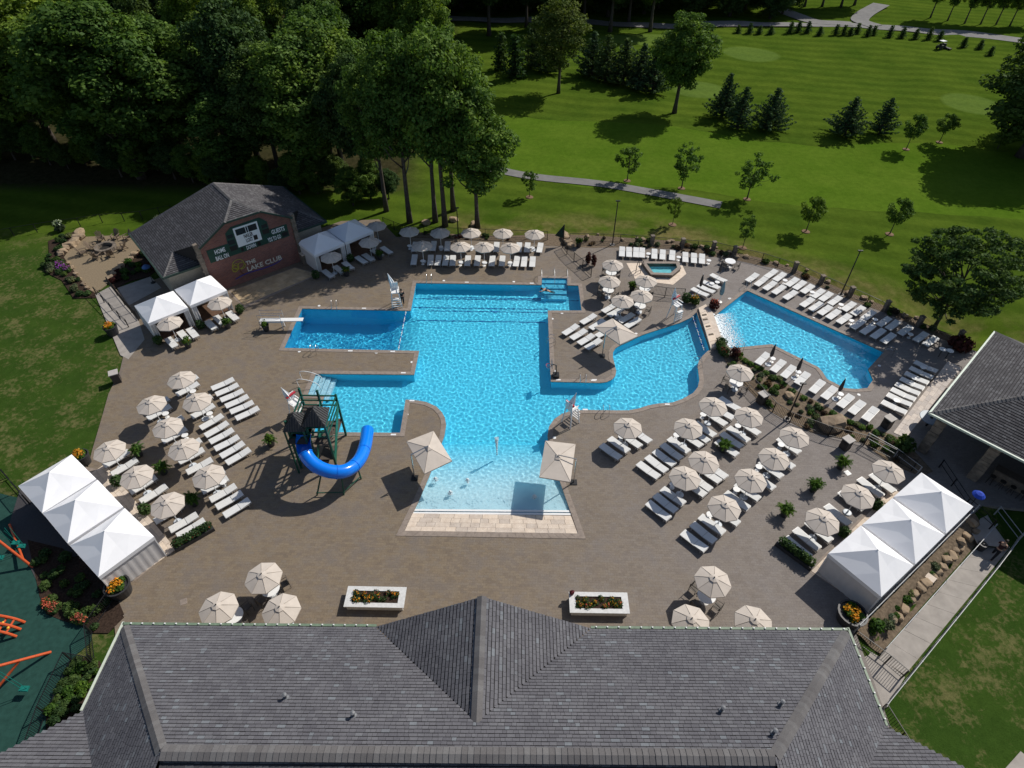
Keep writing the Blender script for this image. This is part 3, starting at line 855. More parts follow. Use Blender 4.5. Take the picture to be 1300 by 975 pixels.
face('gable_roof', [Vector((g1x, 15.75, ZE)), apex, vtop], (0, 1, 0), house)
face('gable_roof', [apex, Vector((g2x, 15.75, ZE)), vtop], (0, 1, 0), house)
face('hip_roof', [e1, rl, Vector((rl.x, 3.0, rl.z)), Vector((-21.28, 3.0, ZE))], (0, 1, 0), house)
face('hip_roof', [e2, Vector((18.58, 3.0, ZE)), Vector((rr.x, 3.0, rr.z)), rr], (0, 1, 0), house)
wlz = ZE
face('wing_roof', [wl, Vector((-27.6, 4.0, ZE + KR * 7.3)), Vector((-14.6, 4.0, ZE + KR * 7.3))], (1, 0, 0), house)
face('wing_roof', [wr, Vector((11.3, 4.0, ZE + KR * 6.9)), Vector((25.6, 4.0, ZE + KR * 6.9))], (1, 0, 0), house)
b = MB(); b.v = [tuple(rl), tuple(rr), (rr.x, 6.6, rl.z - 0.95), (rl.x, 6.6, rl.z - 0.95)]; b.f = [(0, 1, 2, 3)]
rear = b.build('rear_roof', M_DECKING, house)
shingles('shingles', b.v, (1, 0, 0), SH_DARK, rear)
b = MB(); b.v = [(rl.x - 7, 6.6, rl.z - 0.95), (rr.x + 7, 6.6, rl.z - 0.95), (rr.x + 7, -4, ZE), (rl.x - 7, -4, ZE)]; b.f = [(0, 1, 2, 3)]
b.build('rear_roof', M_DECKING, house)
caps('ridge_cap', e1 + Vector((0.1, -0.1, 0.05)), rl, CAPMAT, main_roof, 0.5)
caps('ridge_cap', e2 + Vector((-0.1, -0.1, 0.05)), rr, CAPMAT, main_roof, 0.5)
caps('ridge_cap', rl, rr, CAPMAT, main_roof, 0.62)
caps('ridge_cap', apex + Vector((0, 0.02, 0)), vtop, CAPMAT, main_roof, 0.5)
M_GUT = plain('weathered green gutter', (0.16, 0.22, 0.15), 0.5, var=0.2)
gut = MB().beam((e1.x - 0.08, 15.80, ZE - 0.02), (g1x, 15.80, ZE - 0.02), 0.14, 0.14).build('gutter', M_GUT, house)
gut2 = MB().beam((g2x, 15.80, ZE - 0.02), (e2.x + 0.08, 15.80, ZE - 0.02), 0.14, 0.14).build('gutter', M_GUT, house)
gut3 = MB().beam((e1.x - 0.09, 15.9, ZE - 0.02), (e1.x - 0.09, 11.3, ZE - 0.02), 0.12, 0.14).build('gutter', plain('pale gutter', (0.55, 0.60, 0.50), 0.5), house)
gut4 = MB().beam((e2.x + 0.09, 15.9, ZE - 0.02), (e2.x + 0.09, 10.9, ZE - 0.02), 0.12, 0.14).build('gutter', M_GUT, house)
clip = MB().box((0, 0, 0.085), (0.065, 0.065, 0.05))
cm = bpy.data.meshes.new('gutter_clip'); cm.from_pydata(clip.v, [], clip.f); cm.materials.append(M_WHITE)
for g, xs in ((gut, np.arange(e1.x + 0.4, g1x, 0.62)), (gut2, np.arange(g2x + 0.3, e2.x, 0.62))):
    for x in xs: link('gutter_clip', cm, None, g).location = (x, 15.80, ZE)
for y in np.arange(11.2, 15.4, 0.62): link('gutter_clip', cm, None, gut4).location = (e2.x + 0.09, y, ZE)
# gable wall below the overhang
b = MB(); b.v = [(g1x + 0.5, 15.2, ZE - 0.1), (g2x - 0.5, 15.2, ZE - 0.1), (gxm, 15.2, gap_z - 0.3)]; b.f = [(0, 1, 2)]
b.build('gable_wall', plain('tan stucco', (0.32, 0.26, 0.19)), house)
for (r, u, v) in (('O', 668, 750), ('O', 1008, 835), ('Q', 955, 780), ('Q', 1250, 745), ('Q', 1215, 890)):
    p = Z(r, u, v, ZE)
    for _ in range(6): p = Z(r, u, v, ZE + KR * max(0, 15.7 - p.y))
    vp = MB().lathe([(0.16, -0.02), (0.13, 0.06), (0.07, 0.08), (0.07, 0.34), (0.11, 0.34), (0.11, 0.40), (0.02, 0.44)], 10, p).build('vent_pipe', plain('grey pipe', (0.16, 0.165, 0.175), 0.5), main_roof)

# ---- brick scoreboard house on the far left of the pools
B0, B1 = W(289.3, 371.2), W(371.7, 339)
bu = (B1 - B0).normalized(); bn = Vector((bu.y, -bu.x, 0))                        # bn: outwards, towards the pool
bw = (B1 - B0).length
org = B0 + (B1 - B0) * 0.455
sh = thing('scoreboard_house', 'red brick pool house with grey clipped gable roof and green scoreboard', 'building', org, math.atan2(bu.y, bu.x))
def S(x, y, z): return Vector((x, y, z))            # local: x along the wall, -y towards the pool, z up
HW, EZ, RZ = 1.19 * bw, 3.3, 8.3                    # half width, eave height, ridge height
ks = (RZ - EZ) / HW
DEP = 11.0
xg = 0.66 * bw; zg = RZ - ks * xg                   # gable wall half width and height at its shoulders
xj = 0.25 * bw; zj = RZ - ks * xj                   # clipped top
M_BRICK = make_brick_mat()
b = MB()
prof = [(-xg, -0.2), (xg, -0.2), (xg, zg - 0.15), (xj, zj - 0.15), (-xj, zj - 0.15), (-xg, zg - 0.15)]
for yy in (0.0, 0.35): b.v += [(x, yy, z) for x, z in prof]
b.f = [tuple(range(5, -1, -1))[::-1], tuple(range(6, 12))[::-1]] + [(i, i + 6, (i + 1) % 6 + 6, (i + 1) % 6) for i in range(6)]
brick = b.build('brick_wall', M_BRICK, sh)
M_BEIGE = plain('beige siding', (0.42, 0.37, 0.29), 0.8)
MB().prism([(-HW + 0.5, 0.9), (HW - 0.5, 0.9), (HW - 0.5, DEP - 0.5), (-HW + 0.5, DEP - 0.5)], -0.2, EZ - 0.05).build('wall', M_BEIGE, sh)
M_GTRIM = plain('dark green trim', (0.02, 0.045, 0.035), 0.6)
for s in (-1, 1):
    q = [(-0.22, -0.22), (0.22, -0.22), (0.22, 0.22), (-0.22, 0.22)]
    px = s * (xg + 0.12)
    p = MB()
    zz = -0.1; k = 0
    while zz < zg + 0.1:
        hgt = random.uniform(0.22, 0.34); d = random.uniform(0.40, 0.50)
        p.box((px + random.uniform(-.03, .03), -0.02, zz + hgt / 2), (d, d, hgt - 0.02)); zz += hgt
    p.build('stone_pier', M_GREYSTONE, sh)
    p = MB().box((s * (xg + 0.25), -0.55, 0.55), (0.7, 0.7, 1.1)).build('stone_plinth', M_GREYSTONE, sh)
    MB().box((s * (xg + 0.25), -0.55, 1.14), (0.82, 0.82, 0.09)).build('cap_stone', M_TRAV, p)
lo = -0.55                                            # roof overhang in front
yj = 1.5
rp = S(0, yj, RZ); rb = S(0, DEP - HW * 0.55, RZ)
fr = (HW - xg) / HW; yb = DEP + 0.3 + fr * (rb.y - DEP - 0.3); hy = 0.35 + HW - xg
rs = []
for s in (-1, 1):
    xa = HW - (HW - xg) * 0.52; za = EZ + ks * (HW - xa); ap_ = S(s * xa, 0.35 + (HW - xa) * 1.05, za); inn_ = S(s * (xg - 0.02), 0.35, EZ); shd = S(s * xg, 0.36, zg)
    lowq = [S(s * HW, 0.35, EZ), ap_, S(s * xg, 0.36, zg), S(s * xg, yb, zg), S(s * HW, DEP + 0.3, EZ)]
    upq = [S(s * xg, lo, zg), S(s * xj, lo, zj), rp, rb, S(s * xg, yb, zg)]
    rs.append(face('roof', lowq, (0, 1, 0), sh, SH_DARK)); rs.append(face('roof', upq, (0, 1, 0), sh, SH_DARK))
    face('front_hip_roof', [S(s * HW, 0.35, EZ), inn_, ap_], (1, 0, 0), sh, SH_DARK)
    face('front_hip_roof', [inn_, shd, ap_], (0, 0, 1), sh, SH_DARK)
    caps('ridge_cap', S(s * HW, 0.35, EZ), ap_, CAPMAT, rs[-1], 0.3)
    MB().prism([(s * (xg - 0.3), 0.36), (s * (xg - 0.02), 0.36), (s * (xg - 0.02), hy + 0.2), (s * (xg - 0.3), hy + 0.2)][::s], EZ - 0.5, zg - 0.12).build('side_wall', M_BRICK, sh)
    MB().beam(S(s * HW, 0.34, EZ - 0.02), S(s * (xg + 0.1), 0.34, EZ - 0.02), 0.12, 0.2).build('fascia', M_GTRIM, sh)
    MB().beam(S(s * (HW + 0.04), 0.3, EZ - 0.02), S(s * (HW + 0.04), DEP + 0.3, EZ - 0.02), 0.12, 0.2).build('fascia', M_GTRIM, sh)
    MB().beam(S(s * xg, lo, zg - 0.08), S(s * xj, lo, zj - 0.08), 0.10, 0.18).build('fascia', M_GTRIM, sh)
MB().beam(S(-xj, lo, zj - 0.08), S(xj, lo, zj - 0.08), 0.10, 0.18).build('fascia', M_GTRIM, sh)
face('clipped_gable_roof', [S(-xj, lo, zj), S(xj, lo, zj), rp], (1, 0, 0), sh, SH_DARK)
face('rear_hip_roof', [S(HW, DEP + 0.3, EZ), S(-HW, DEP + 0.3, EZ), rb], (1, 0, 0), sh, SH_DARK)
caps('ridge_cap', rp, rb, CAPMAT, rs[0], 0.4); caps('ridge_cap', S(-xj, lo, zj), rp, CAPMAT, rs[0], 0.4); caps('ridge_cap', S(xj, lo, zj), rp, CAPMAT, rs[0], 0.4)
caps('ridge_cap', S(HW, DEP + 0.3, EZ), rb, CAPMAT, rs[0], 0.4); caps('ridge_cap', S(-HW, DEP + 0.3, EZ), rb, CAPMAT, rs[0], 0.4)

def text_mesh(name, body, size, mat, parent, x, z, y=-0.06, sx=1.0, extr=0.012, align='CENTER', rot=0.0, bold=0.012):
    cu = bpy.data.curves.new('lettering', 'FONT'); cu.body = body; cu.size = size; cu.extrude = extr
    cu.offset = bold; cu.align_x = align; cu.align_y = 'CENTER'; cu.resolution_u = 2
    tmp = bpy.data.objects.new('lettering_tmp', cu); COL.objects.link(tmp)
    dg = bpy.context.evaluated_depsgraph_get(); dg.update()
    me = bpy.data.meshes.new_from_object(tmp.evaluated_get(dg)); me.name = name
    bpy.data.objects.remove(tmp); bpy.data.curves.remove(cu)
    me.transform(Matrix.Translation((x, y, z)) @ Matrix.Rotation(rot, 4, 'Y') @ Matrix.Rotation(R(90), 4, 'X') @ Matrix.Diagonal((sx, 1, 1, 1)))
    me.materials.clear(); me.materials.append(mat)
    o = link(name, me, None, parent); return o
# scoreboard: local wall coordinates found from the photograph
def wall_pt(px, py):
    """Photograph point on the wall plane -> (x, z) local."""
    best = None; d = W(px, py, 0) - Vector((0, 0, CAM_H)); o = Vector((0, 0, CAM_H))
    t = (org - o).dot(bn) / d.dot(bn); p = o + d * t
    return (p - org).dot(bu), p.z
def T8(u, v): return wall_pt(250 + u * 140 / 1300, 270 + v * 140 / 1300)
M_BOARD = plain('dark green scoreboard', (0.010, 0.050, 0.036), 0.5)
M_INK = plain('black panel', (0.008, 0.008, 0.010), 0.3)
M_SCR = plain('white board', (0.72, 0.75, 0.78), 0.5, var=0.03)
def wall_prism(pts, y0, y1, name, mat, parent):
    n = len(pts); b = MB()
    for yy in (y0, y1): b.v += [(x, yy, z) for x, z in pts]
    b.f = [tuple(range(n)), tuple(range(2 * n - 1, n - 1, -1))] + [(i, i + n, (i + 1) % n + n, (i + 1) % n) for i in range(n)]
    return b.build(name, mat, parent)
board = wall_prism([(-4.2, 3.36), (4.25, 3.36), (4.25, 4.76), (2.35, 4.76), (2.35, 5.7), (1.7, 6.38), (-1.3, 6.32), (-1.95, 5.85), (-2.05, 4.76), (-4.2, 4.76)], -0.05, -0.003, 'scoreboard', M_BOARD, sh)
wall_prism([(-1.14, 4.02), (1.36, 4.02), (1.36, 6.12), (-1.14, 6.12)], -0.08, -0.052, 'score_panel', M_SCR, board)
for x0, x1, z0, z1 in ((-0.97, 0.02, 5.28, 5.94), (0.08, 0.24, 5.28, 5.94), (0.30, 1.20, 5.28, 5.94), (0.58, 0.98, 4.22, 4.74)):
    wall_prism([(x0, z0), (x1, z0), (x1, z1), (x0, z1)], -0.092, -0.082, 'digit_window', M_INK, board)
for x0, x1, z0, z1 in ((-1.9, -1.3, 5.25, 5.62), (-2.0, -1.3, 4.55, 5.05), (-2.0, -1.25, 3.85, 4.40), (1.65, 2.25, 5.15, 5.52), (1.6, 2.3, 4.45, 5.0), (-0.98, -0.72, 3.5, 3.86), (0.78, 1.1, 3.48, 3.9), (3.5, 4.15, 3.5, 3.98)):
    wall_prism([(x0, z0), (x1, z0), (x1, z1), (x0, z1)], -0.064, -0.052, 'digit_window', M_INK, board)
def fit_text(body, x0, x1, z, hgt, mat, parent, y, name='lettering'):
    o = text_mesh(name, body, hgt / 0.70, mat, parent, 0, 0, y, 1.0)
    xs = [v.co.x for v in o.data.vertices]; zs_ = [v.co.z for v in o.data.vertices]
    k = (x1 - x0) / (max(xs) - min(xs)); cx, cz = (max(xs) + min(xs)) / 2, (max(zs_) + min(zs_)) / 2
    for v in o.data.vertices: v.co.x = (x0 + x1) / 2 + (v.co.x - cx) * k; v.co.z = z + (v.co.z - cz)
fit_text('HOME', -3.5, -2.45, 4.33, 0.46, M_SCR, board, -0.055); fit_text('BALL ON', -3.6, -2.3, 3.62, 0.46, M_SCR, board, -0.055)
fit_text('GUESTS', 2.5, 3.92, 4.40, 0.46, M_SCR, board, -0.055); fit_text('YDS TO GO', 1.9, 3.34, 3.68, 0.46, M_SCR, board, -0.055)
fit_text('DOWN', -0.4, 0.58, 3.68, 0.42, M_SCR, board, -0.055); fit_text('NAILER', -0.32, 0.62, 4.98, 0.40, M_INK, board, -0.085); fit_text('LOST', -0.22, 0.48, 4.46, 0.40, M_INK, board, -0.085)
# club sign on the brick
M_SIGNW = plain('cream sign letters', (0.62, 0.60, 0.52), 0.5); M_SIGNY = plain('olive yellow sign', (0.36, 0.33, 0.05), 0.5); M_SIGNB = plain('blue sign stroke', (0.03, 0.03, 0.22), 0.5)
fit_text('THE', -0.96, 0.08, 2.02, 0.42, M_SIGNW, brick, -0.03, 'sign_lettering'); fit_text('LAKE CLUB', -1.0, 2.8, 1.32, 0.52, M_SIGNW, brick, -0.03, 'sign_lettering')
for cx, cz, r in ((-1.72, 2.22, 0.60), (-2.12, 1.92, 0.34), (-1.45, 1.98, 0.40), (-2.0, 2.12, 0.30), (-2.2, 1.75, 0.24)):
    MB().tube([(cx + r * math.cos(t), -0.04, cz + r * 0.92 * math.sin(t)) for t in np.linspace(0, 2 * math.pi, 25)], 0.035, 5, False).build('tree_emblem', M_SIGNY, brick)
MB().tube(smooth_path([(-1.75, -0.04, 1.75), (-1.70, -0.04, 1.35), (-1.52, -0.04, 1.0)]), 0.05, 5).build('tree_emblem', plain('brown sign trunk', (0.12, 0.05, 0.03)), brick)
MB().tube(smooth_path([(-2.5, -0.04, 0.72), (-1.2, -0.04, 0.92), (0.6, -0.04, 0.80), (2.0, -0.04, 0.85), (2.9, -0.04, 1.12)]), [0.01] + [0.06] * 20 + [0.04] * 3 + [0.01], 5).build('sign_stroke', M_SIGNB, brick)

# ---- poolside bar pavilion at the right edge
bc, bt, bl = W(1182, 516, 4.2), W(1256, 409, 4.2), W(1300, 573.5, 4.2)
ax = (bl - bc).normalized(); ay = (bt - bc).normalized()
ay = (ay - ax * ay.dot(ax)).normalized()
Lx, Ly = 24.0, (bt - bc).length
bar = thing('bar_pavilion', 'open bar pavilion with dark grey hipped shingle roof and stone piers', 'building', bc - Vector((0, 0, 4.2)), math.atan2(ax.y, ax.x))
sgn = 1.0 if (ax.x * ay.y - ax.y * ay.x) > 0 else -1.0
def Bp(x, y, z): return Vector((x, y * sgn, z))
EB, rise = 4.2, 0.48 * Ly / 2
hd = Ly / 2
f = [face('roof', [Bp(0, 0, EB), Bp(0, Ly, EB), Bp(hd, hd, EB + rise)], (0, 1, 0), bar, SH_DARK),
     face('roof', [Bp(0, 0, EB), Bp(Lx, 0, EB), Bp(Lx, hd, EB + rise), Bp(hd, hd, EB + rise)], (1, 0, 0), bar, SH_DARK),
     face('roof', [Bp(0, Ly, EB), Bp(hd, hd, EB + rise), Bp(Lx, hd, EB + rise), Bp(Lx, Ly, EB)], (1, 0, 0), bar, SH_DARK)]
caps('ridge_cap', Bp(0, 0, EB), Bp(hd, hd, EB + rise), CAPMAT, f[0], 0.4)
caps('ridge_cap', Bp(0, Ly, EB), Bp(hd, hd, EB + rise), CAPMAT, f[0], 0.4)
M_PG = plain('pale green gutter', (0.42, 0.50, 0.42), 0.5)
MB().beam(Bp(-0.06, -0.1, EB - 0.05), Bp(-0.06, Ly, EB - 0.05), 0.13, 0.16).build('gutter', M_PG, bar)
MB().beam(Bp(-0.1, -0.06, EB - 0.05), Bp(Lx, -0.06, EB - 0.05), 0.13, 0.16).build('gutter', M_PG, bar)
MB().box(Bp(Lx / 2 + 0.5, Ly / 2, EB - 0.45), (Lx - 1.2, Ly - 1.2, 0.3)).build('ceiling_beam', plain('brown soffit', (0.10, 0.075, 0.055), 0.8), bar)
for x, y in ((0.9, 0.9), (0.9, Ly - 0.9), (4.6, 0.9), (10.6, 0.9), (16.6, 0.9), (0.9, Ly / 2)):
    p = MB(); zz = -0.3
    while zz < EB - 0.62:
        hgt = random.uniform(0.24, 0.36); d = random.uniform(0.66, 0.76)
        p.box(Bp(x, y, zz + hgt / 2), (d, d, hgt - 0.02)); zz += hgt
    p.build('stone_pier', M_GREYSTONE, bar)
MB().box(Bp(7.7, 2.0, 1.06), (4.6, 0.75, 0.09)).build('bar_counter', plain('brown granite', (0.11, 0.085, 0.068), 0.35), bar)
MB().box(Bp(7.7, 2.1, 0.5), (4.4, 0.5, 1.02)).build('bar_front', M_GREYSTONE, bar)
MB().box(Bp(8.0, Ly - 1.6, 1.5), (12.0, 0.3, 3.2)).build('rear_wall', plain('brown siding', (0.12, 0.09, 0.065)), bar)

# ---------------------------------------------------------------- loungers
M_SLING = plain('white sling mesh', (0.66, 0.66, 0.645), 0.7, var=0.05, scale=3.0)
M_FRAME = plain('silver lounger frame', (0.42, 0.41, 0.40), 0.45, metal=0.3, var=0.08)
M_BEIGEC = plain('beige umbrella canvas', (0.535, 0.475, 0.415), 0.85, var=0.06, scale=2.0, spec=0.15)
M_WHITEC = plain('white tent canvas', (0.80, 0.80, 0.815), 0.7, var=0.025, scale=1.2, spec=0.2)
lounger = thing('lounger', 'white sling lounger', 'lounger')
f = MB()
for s in (-1, 1): f.beam((-0.97, s * 0.32, 0.315), (0.97, s * 0.32, 0.315), 0.035, 0.05)
f.beam((-0.97, -0.32, 0.315), (-0.97, 0.32, 0.315), 0.035, 0.05); f.beam((0.97, -0.32, 0.315), (0.97, 0.32, 0.315), 0.035, 0.05); f.beam((0.16, -0.32, 0.31), (0.16, 0.32, 0.31), 0.03)
f.build('frame', M_FRAME, lounger)
MB().box((-0.41, 0, 0.342), (1.10, 0.62, 0.018)).build('seat', M_SLING, lounger)
b = MB(); b.v = [(0.17, -0.31, 0.335), (0.97, -0.31, 0.42), (0.97, 0.31, 0.42), (0.17, 0.31, 0.335), (0.17, -0.31, 0.355), (0.97, -0.31, 0.44), (0.97, 0.31, 0.44), (0.17, 0.31, 0.355)]
b.f = [(0, 3, 2, 1), (4, 5, 6, 7), (0, 1, 5, 4), (1, 2, 6, 5), (2, 3, 7, 6), (3, 0, 4, 7)]
b.build('backrest', M_SLING, lounger)
for x in (-0.75, 0.75):
    for y in (-0.30, 0.30): MB().beam((x, y, 0), (x, y, 0.3), 0.04).build('leg', M_FRAME, lounger)

def row(reg, pts, d, desc, group, flip=False, z0=0.0):
    """Loungers whose centres are read from one zoomed view; d is the direction along the lounger there."""
    n = len(pts)
    for i, (u, v) in enumerate(pts):
        c = Z(reg, u, v, 0.34 + z0); a = Z(reg, u - d[0] / 2, v - d[1] / 2, 0.34 + z0); b = Z(reg, u + d[0] / 2, v + d[1] / 2, 0.34 + z0)
        rz = heading(a, b) + (math.pi if flip else 0) + random.gauss(0, 0.018)
        place(lounger, (c.x, c.y, z0), rz, f'white lounger, {ORD[i]} {desc}', group)
row('F', [(1115, 210), (1137, 238), (1162, 267), (1187, 296), (1212, 325), (1240, 355)], (106, -46), 'from the top of the six-lounger column nearest the diving pool', 'loungers left of the slide')
row('F', [(1062, 400), (1088, 437), (1113, 470), (1140, 505), (1168, 538), (1198, 570)], (118, -66), 'from the top of the six-lounger column just left of the slide', 'loungers left of the slide')
row('F', [(1125, 755), (1157, 790), (1195, 828)], (134, -76), 'from the top of the three in the slide shadow', 'loungers left of the slide')
row('F', [(936, 204), (940, 238), (1006, 302), (1018, 347), (950, 525), (963, 572), (1005, 622), (1066, 676), (1084, 715)], (118, -62), 'from the top under the inner line of umbrellas on the left deck', 'loungers left of the slide')
row('F', [(790, 318), (799, 357), (862, 412), (878, 470)], (125, -68), 'from the top under the outer line of umbrellas by the left lawn', 'loungers left of the slide')
row('F', [(590, 592), (630, 633), (725, 720), (778, 765), (852, 862), (930, 905), (968, 935)], (137, -82), 'from the lawn end in front of the left cabana trio', 'loungers by the left cabanas')
row('B', [(185, 873), (245, 838), (290, 823)], (48, 52), 'from the left before the scoreboard house leftmost cabana', 'loungers by the far cabanas')
row('B', [(380, 782), (423, 758), (488, 735)], (50, 48), 'from the left before the cabana touching the brick wall', 'loungers by the far cabanas')
row('B', [(962, 517), (1017, 495), (1062, 475)], (50, 42), 'from the left before the first cabana right of the brick house', 'loungers by the far cabanas')
row('B', [(1127, 445), (1163, 432), (1205, 408), (1253, 395)], (50, 36), 'from the left before the second cabana right of the brick house', 'loungers by the far cabanas')
row('C', [(212, 218), (305, 213), (375, 213), (545, 215), (620, 213), (733, 213), (775, 213), (838, 213)], (-6, 46), 'from the left in the back row under the far umbrellas', 'loungers behind the lap pool', True)
row('C', [(210, 283), (292, 284), (330, 284), (368, 284), (403, 284), (478, 284), (526, 283), (600, 283), (650, 282), (722, 283), (760, 284), (802, 284)], (-6, 48), 'from the left in the front row facing the lap pool', 'loungers behind the lap pool', True)
row('D', [(92, 620), (132, 643), (170, 667), (207, 690)], (84, -50), 'from the left in the front row on the pool peninsula', 'loungers on the pool peninsula')
row('D', [(180, 565), (225, 592), (258, 630)], (84, -50), 'from the left in the middle row on the pool peninsula', 'loungers on the pool peninsula')
row('D', [(285, 508), (315, 528), (370, 557), (402, 580)], (80, -46), 'from the left in the back row on the pool peninsula', 'loungers on the pool peninsula')
row('D', [(343, 226), (378, 228), (413, 229), (443, 230), (505, 235), (546, 238), (594, 241), (660, 249), (703, 253), (743, 256)], (0, 46), 'from the left in the row behind the hot tub', 'loungers by the hot tub', True)
row('D', [(827, 350), (790, 385), (765, 405), (735, 422)], (78, 36), 'from the top of the four between hot tub and waterfall', 'loungers by the hot tub')
row('E', [(302, 167), (345, 182), (408, 207), (445, 222), (485, 240), (538, 262), (578, 277), (623, 296), (693, 325), (740, 345), (793, 367), (870, 398), (915, 415), (977, 440), (1055, 472), (1105, 492)], (60, -42), 'from the left in the back row along the right pool fence', 'loungers by the right pool')
row('E', [(208, 188), (252, 207), (297, 227), (342, 246), (400, 272), (485, 307), (530, 327), (575, 345), (617, 365), (670, 387), (740, 413), (790, 437), (842, 458), (893, 480)], (60, -42), 'from the left in the front row along the right pool', 'loungers by the right pool')
row('E', [(267, 592), (345, 628), (397, 655), (467, 688), (542, 727), (603, 757), (685, 797), (742, 828), (810, 860)], (58, -60), 'from the left between the right pool and the garden bed', 'loungers by the right pool')
row('E', [(1082, 620), (1060, 650), (1037, 677), (1015, 705), (993, 732), (972, 760), (952, 787), (927, 825)], (112, 52), 'from the top in the column beside the pale bar walk', 'loungers by the right pool')
row('J', [(695, 360), (735, 325), (797, 300), (845, 276)], (102, 76), 'from the left of the four nearest the beach entry umbrella', 'loungers on the right deck')
row('J', [(885, 450), (925, 418), (963, 387), (1000, 355), (1035, 322), (1100, 292), (1135, 268), (1165, 240)], (104, 78), 'from the left in the eight-lounger line right of the beach entry', 'loungers on the right deck')
row('K', [(590, 382), (625, 352), (655, 308)], (90, 58), 'from the left near the round table by the garden bed', 'loungers on the right deck')
row('K', [(645, 530), (668, 490), (702, 460), (755, 424)], (104, 70), 'from the left in the line with a palm pot', 'loungers on the right deck')
row('K', [(308, 848), (343, 810), (380, 775), (485, 730), (515, 702), (560, 662), (592, 640)], (112, 84), 'from the left in the seven-lounger line in mid deck', 'loungers on the right deck')
row('K', [(955, 512), (925, 585), (868, 632), (828, 690), (752, 745), (700, 792), (650, 868)], (118, 84), 'from the top in the line of five umbrellas', 'loungers on the right deck')
row('J', [(1120, 800), (1165, 758), (1207, 717)], (116, 90), 'from the left at the near end of the right deck', 'loungers on the right deck')
row('M', [(600, 22), (540, 45), (447, 112), (378, 185), (285, 268), (225, 308), (180, 352)], (130, 104), 'from the top in front of the right cabana trio', 'loungers by the right cabanas')

# ---------------------------------------------------------------- umbrellas, tables
umb = thing('umbrella', 'beige octagonal umbrella', 'umbrella')
RC, ZR, ZT = 1.15, 1.98, 2.40
b = MB(); n = 8
for r, z in ((RC, ZR - 0.08), (RC, ZR), (RC * 0.55, (ZR + (ZT - ZR) * 0.52)), (0.20, ZT - 0.03)):
    for j in range(n):
        t = 2 * math.pi * (j + 0.5) / n; b.v.append((r * math.cos(t), r * math.sin(t), z))
for k in range(3):
    for j in range(n): b.f.append((k * n + j, k * n + (j + 1) % n, (k + 1) * n + (j + 1) % n, (k + 1) * n + j))
can = b.build('canopy', M_BEIGEC, umb)
v = MB()
for r, z in ((0.30, ZT - 0.02), (0.02, ZT + 0.09)):
    for j in range(n):
        t = 2 * math.pi * (j + 0.5) / n; v.v.append((r * math.cos(t), r * math.sin(t), z))
for j in range(n): v.f.append((j, (j + 1) % n, n + (j + 1) % n, n + j))
v.build('vent', M_BEIGEC, can)
s_ = MB()
for j in range(n):
    t = 2 * math.pi * (j + 0.5) / n; c, s = math.cos(t), math.sin(t)
    s_.tube([(RC * c, RC * s, ZR + 0.004), (0.25 * c, 0.25 * s, ZT - 0.025)], 0.010, 4, False)
s_.build('seam', plain('tan seam', (0.34, 0.29, 0.24), 0.9), can)
MB().lathe([(0.028, 0), (0.028, ZT + 0.06)], 8).build('mast', M_WHITE, umb)
MB().lathe([(0.30, 0), (0.30, 0.05), (0.26, 0.08), (0.06, 0.09), (0.05, 0.30)], 16).build('base', plain('pale base', (0.60, 0.64, 0.68), 0.5), umb)
MB().lathe([(0.03, ZT + 0.09), (0.045, ZT + 0.13), (0.01, ZT + 0.18)], 8).build('finial', M_BLACK, umb)
def umbs(reg, pts, desc, group):
    for i, (u, v) in enumerate(pts):
        p = Z(reg, u, v, 2.10)
        place(umb, (p.x, p.y, 0), random.uniform(0, 0.78), f'beige umbrella, {ORD[i]} {desc}' if len(pts) > 1 else f'beige umbrella {desc}', group)
umbs('F', [(905, 187), (985, 297), (922, 533), (1048, 668)], 'from the top in the inner line left of the slide', 'umbrellas on the left deck')
umbs('F', [(757, 315), (840, 427)], 'from the top of two by the left lawn', 'umbrellas on the left deck')
umbs('F', [(550, 548), (688, 675), (845, 815)], 'from the lawn end in front of the left cabana trio', 'umbrellas by the left cabanas')
umbs('B', [(172, 773), (420, 668), (975, 430), (1165, 352), (1200, 270)], 'from the left along the cabanas beside the brick scoreboard house', 'umbrellas by the far cabanas')
umbs('C', [(183, 138), (337, 142), (492, 140), (652, 140), (810, 143)], 'from the left in the back row behind the lap pool', 'umbrellas behind the lap pool')
umbs('C', [(248, 208), (440, 210), (558, 210), (690, 212)], 'from the left in the front row behind the lap pool', 'umbrellas behind the lap pool')
umbs('D', [(298, 290), (283, 372), (350, 470)], 'from the top in the line left of the hot tub', 'umbrellas around the hot tub')
umbs('D', [(466, 367), (445, 442)], 'from the top of the pair just below the hot tub', 'umbrellas around the hot tub')
umbs('K', [(708, 147)], 'over a dining table beside the garden bed', 'umbrellas on the right deck')
umbs('K', [(150, 432), (453, 430), (575, 318)], 'from the left along the curved pool edge', 'umbrellas on the right deck')
umbs('K', [(440, 678), (533, 597), (755, 368)], 'from the left in the middle line of the right deck', 'umbrellas on the right deck')
umbs('K', [(640, 825), (770, 685), (885, 575), (985, 465)], 'from the bottom in the line nearest the black fence', 'umbrellas on the right deck')
umbs('L', [(632, 630), (480, 755), (305, 885)], 'from the top in front of the right cabana trio', 'umbrellas by the right cabanas')
umbs('O', [(320, 305), (543, 147), (635, 310)], 'from the left by the clubhouse left of the white planters', 'umbrellas by the clubhouse')
umbs('Q', [(795, 335), (903, 130), (1110, 335)], 'from the left by the clubhouse right of the white planters', 'umbrellas by the clubhouse')

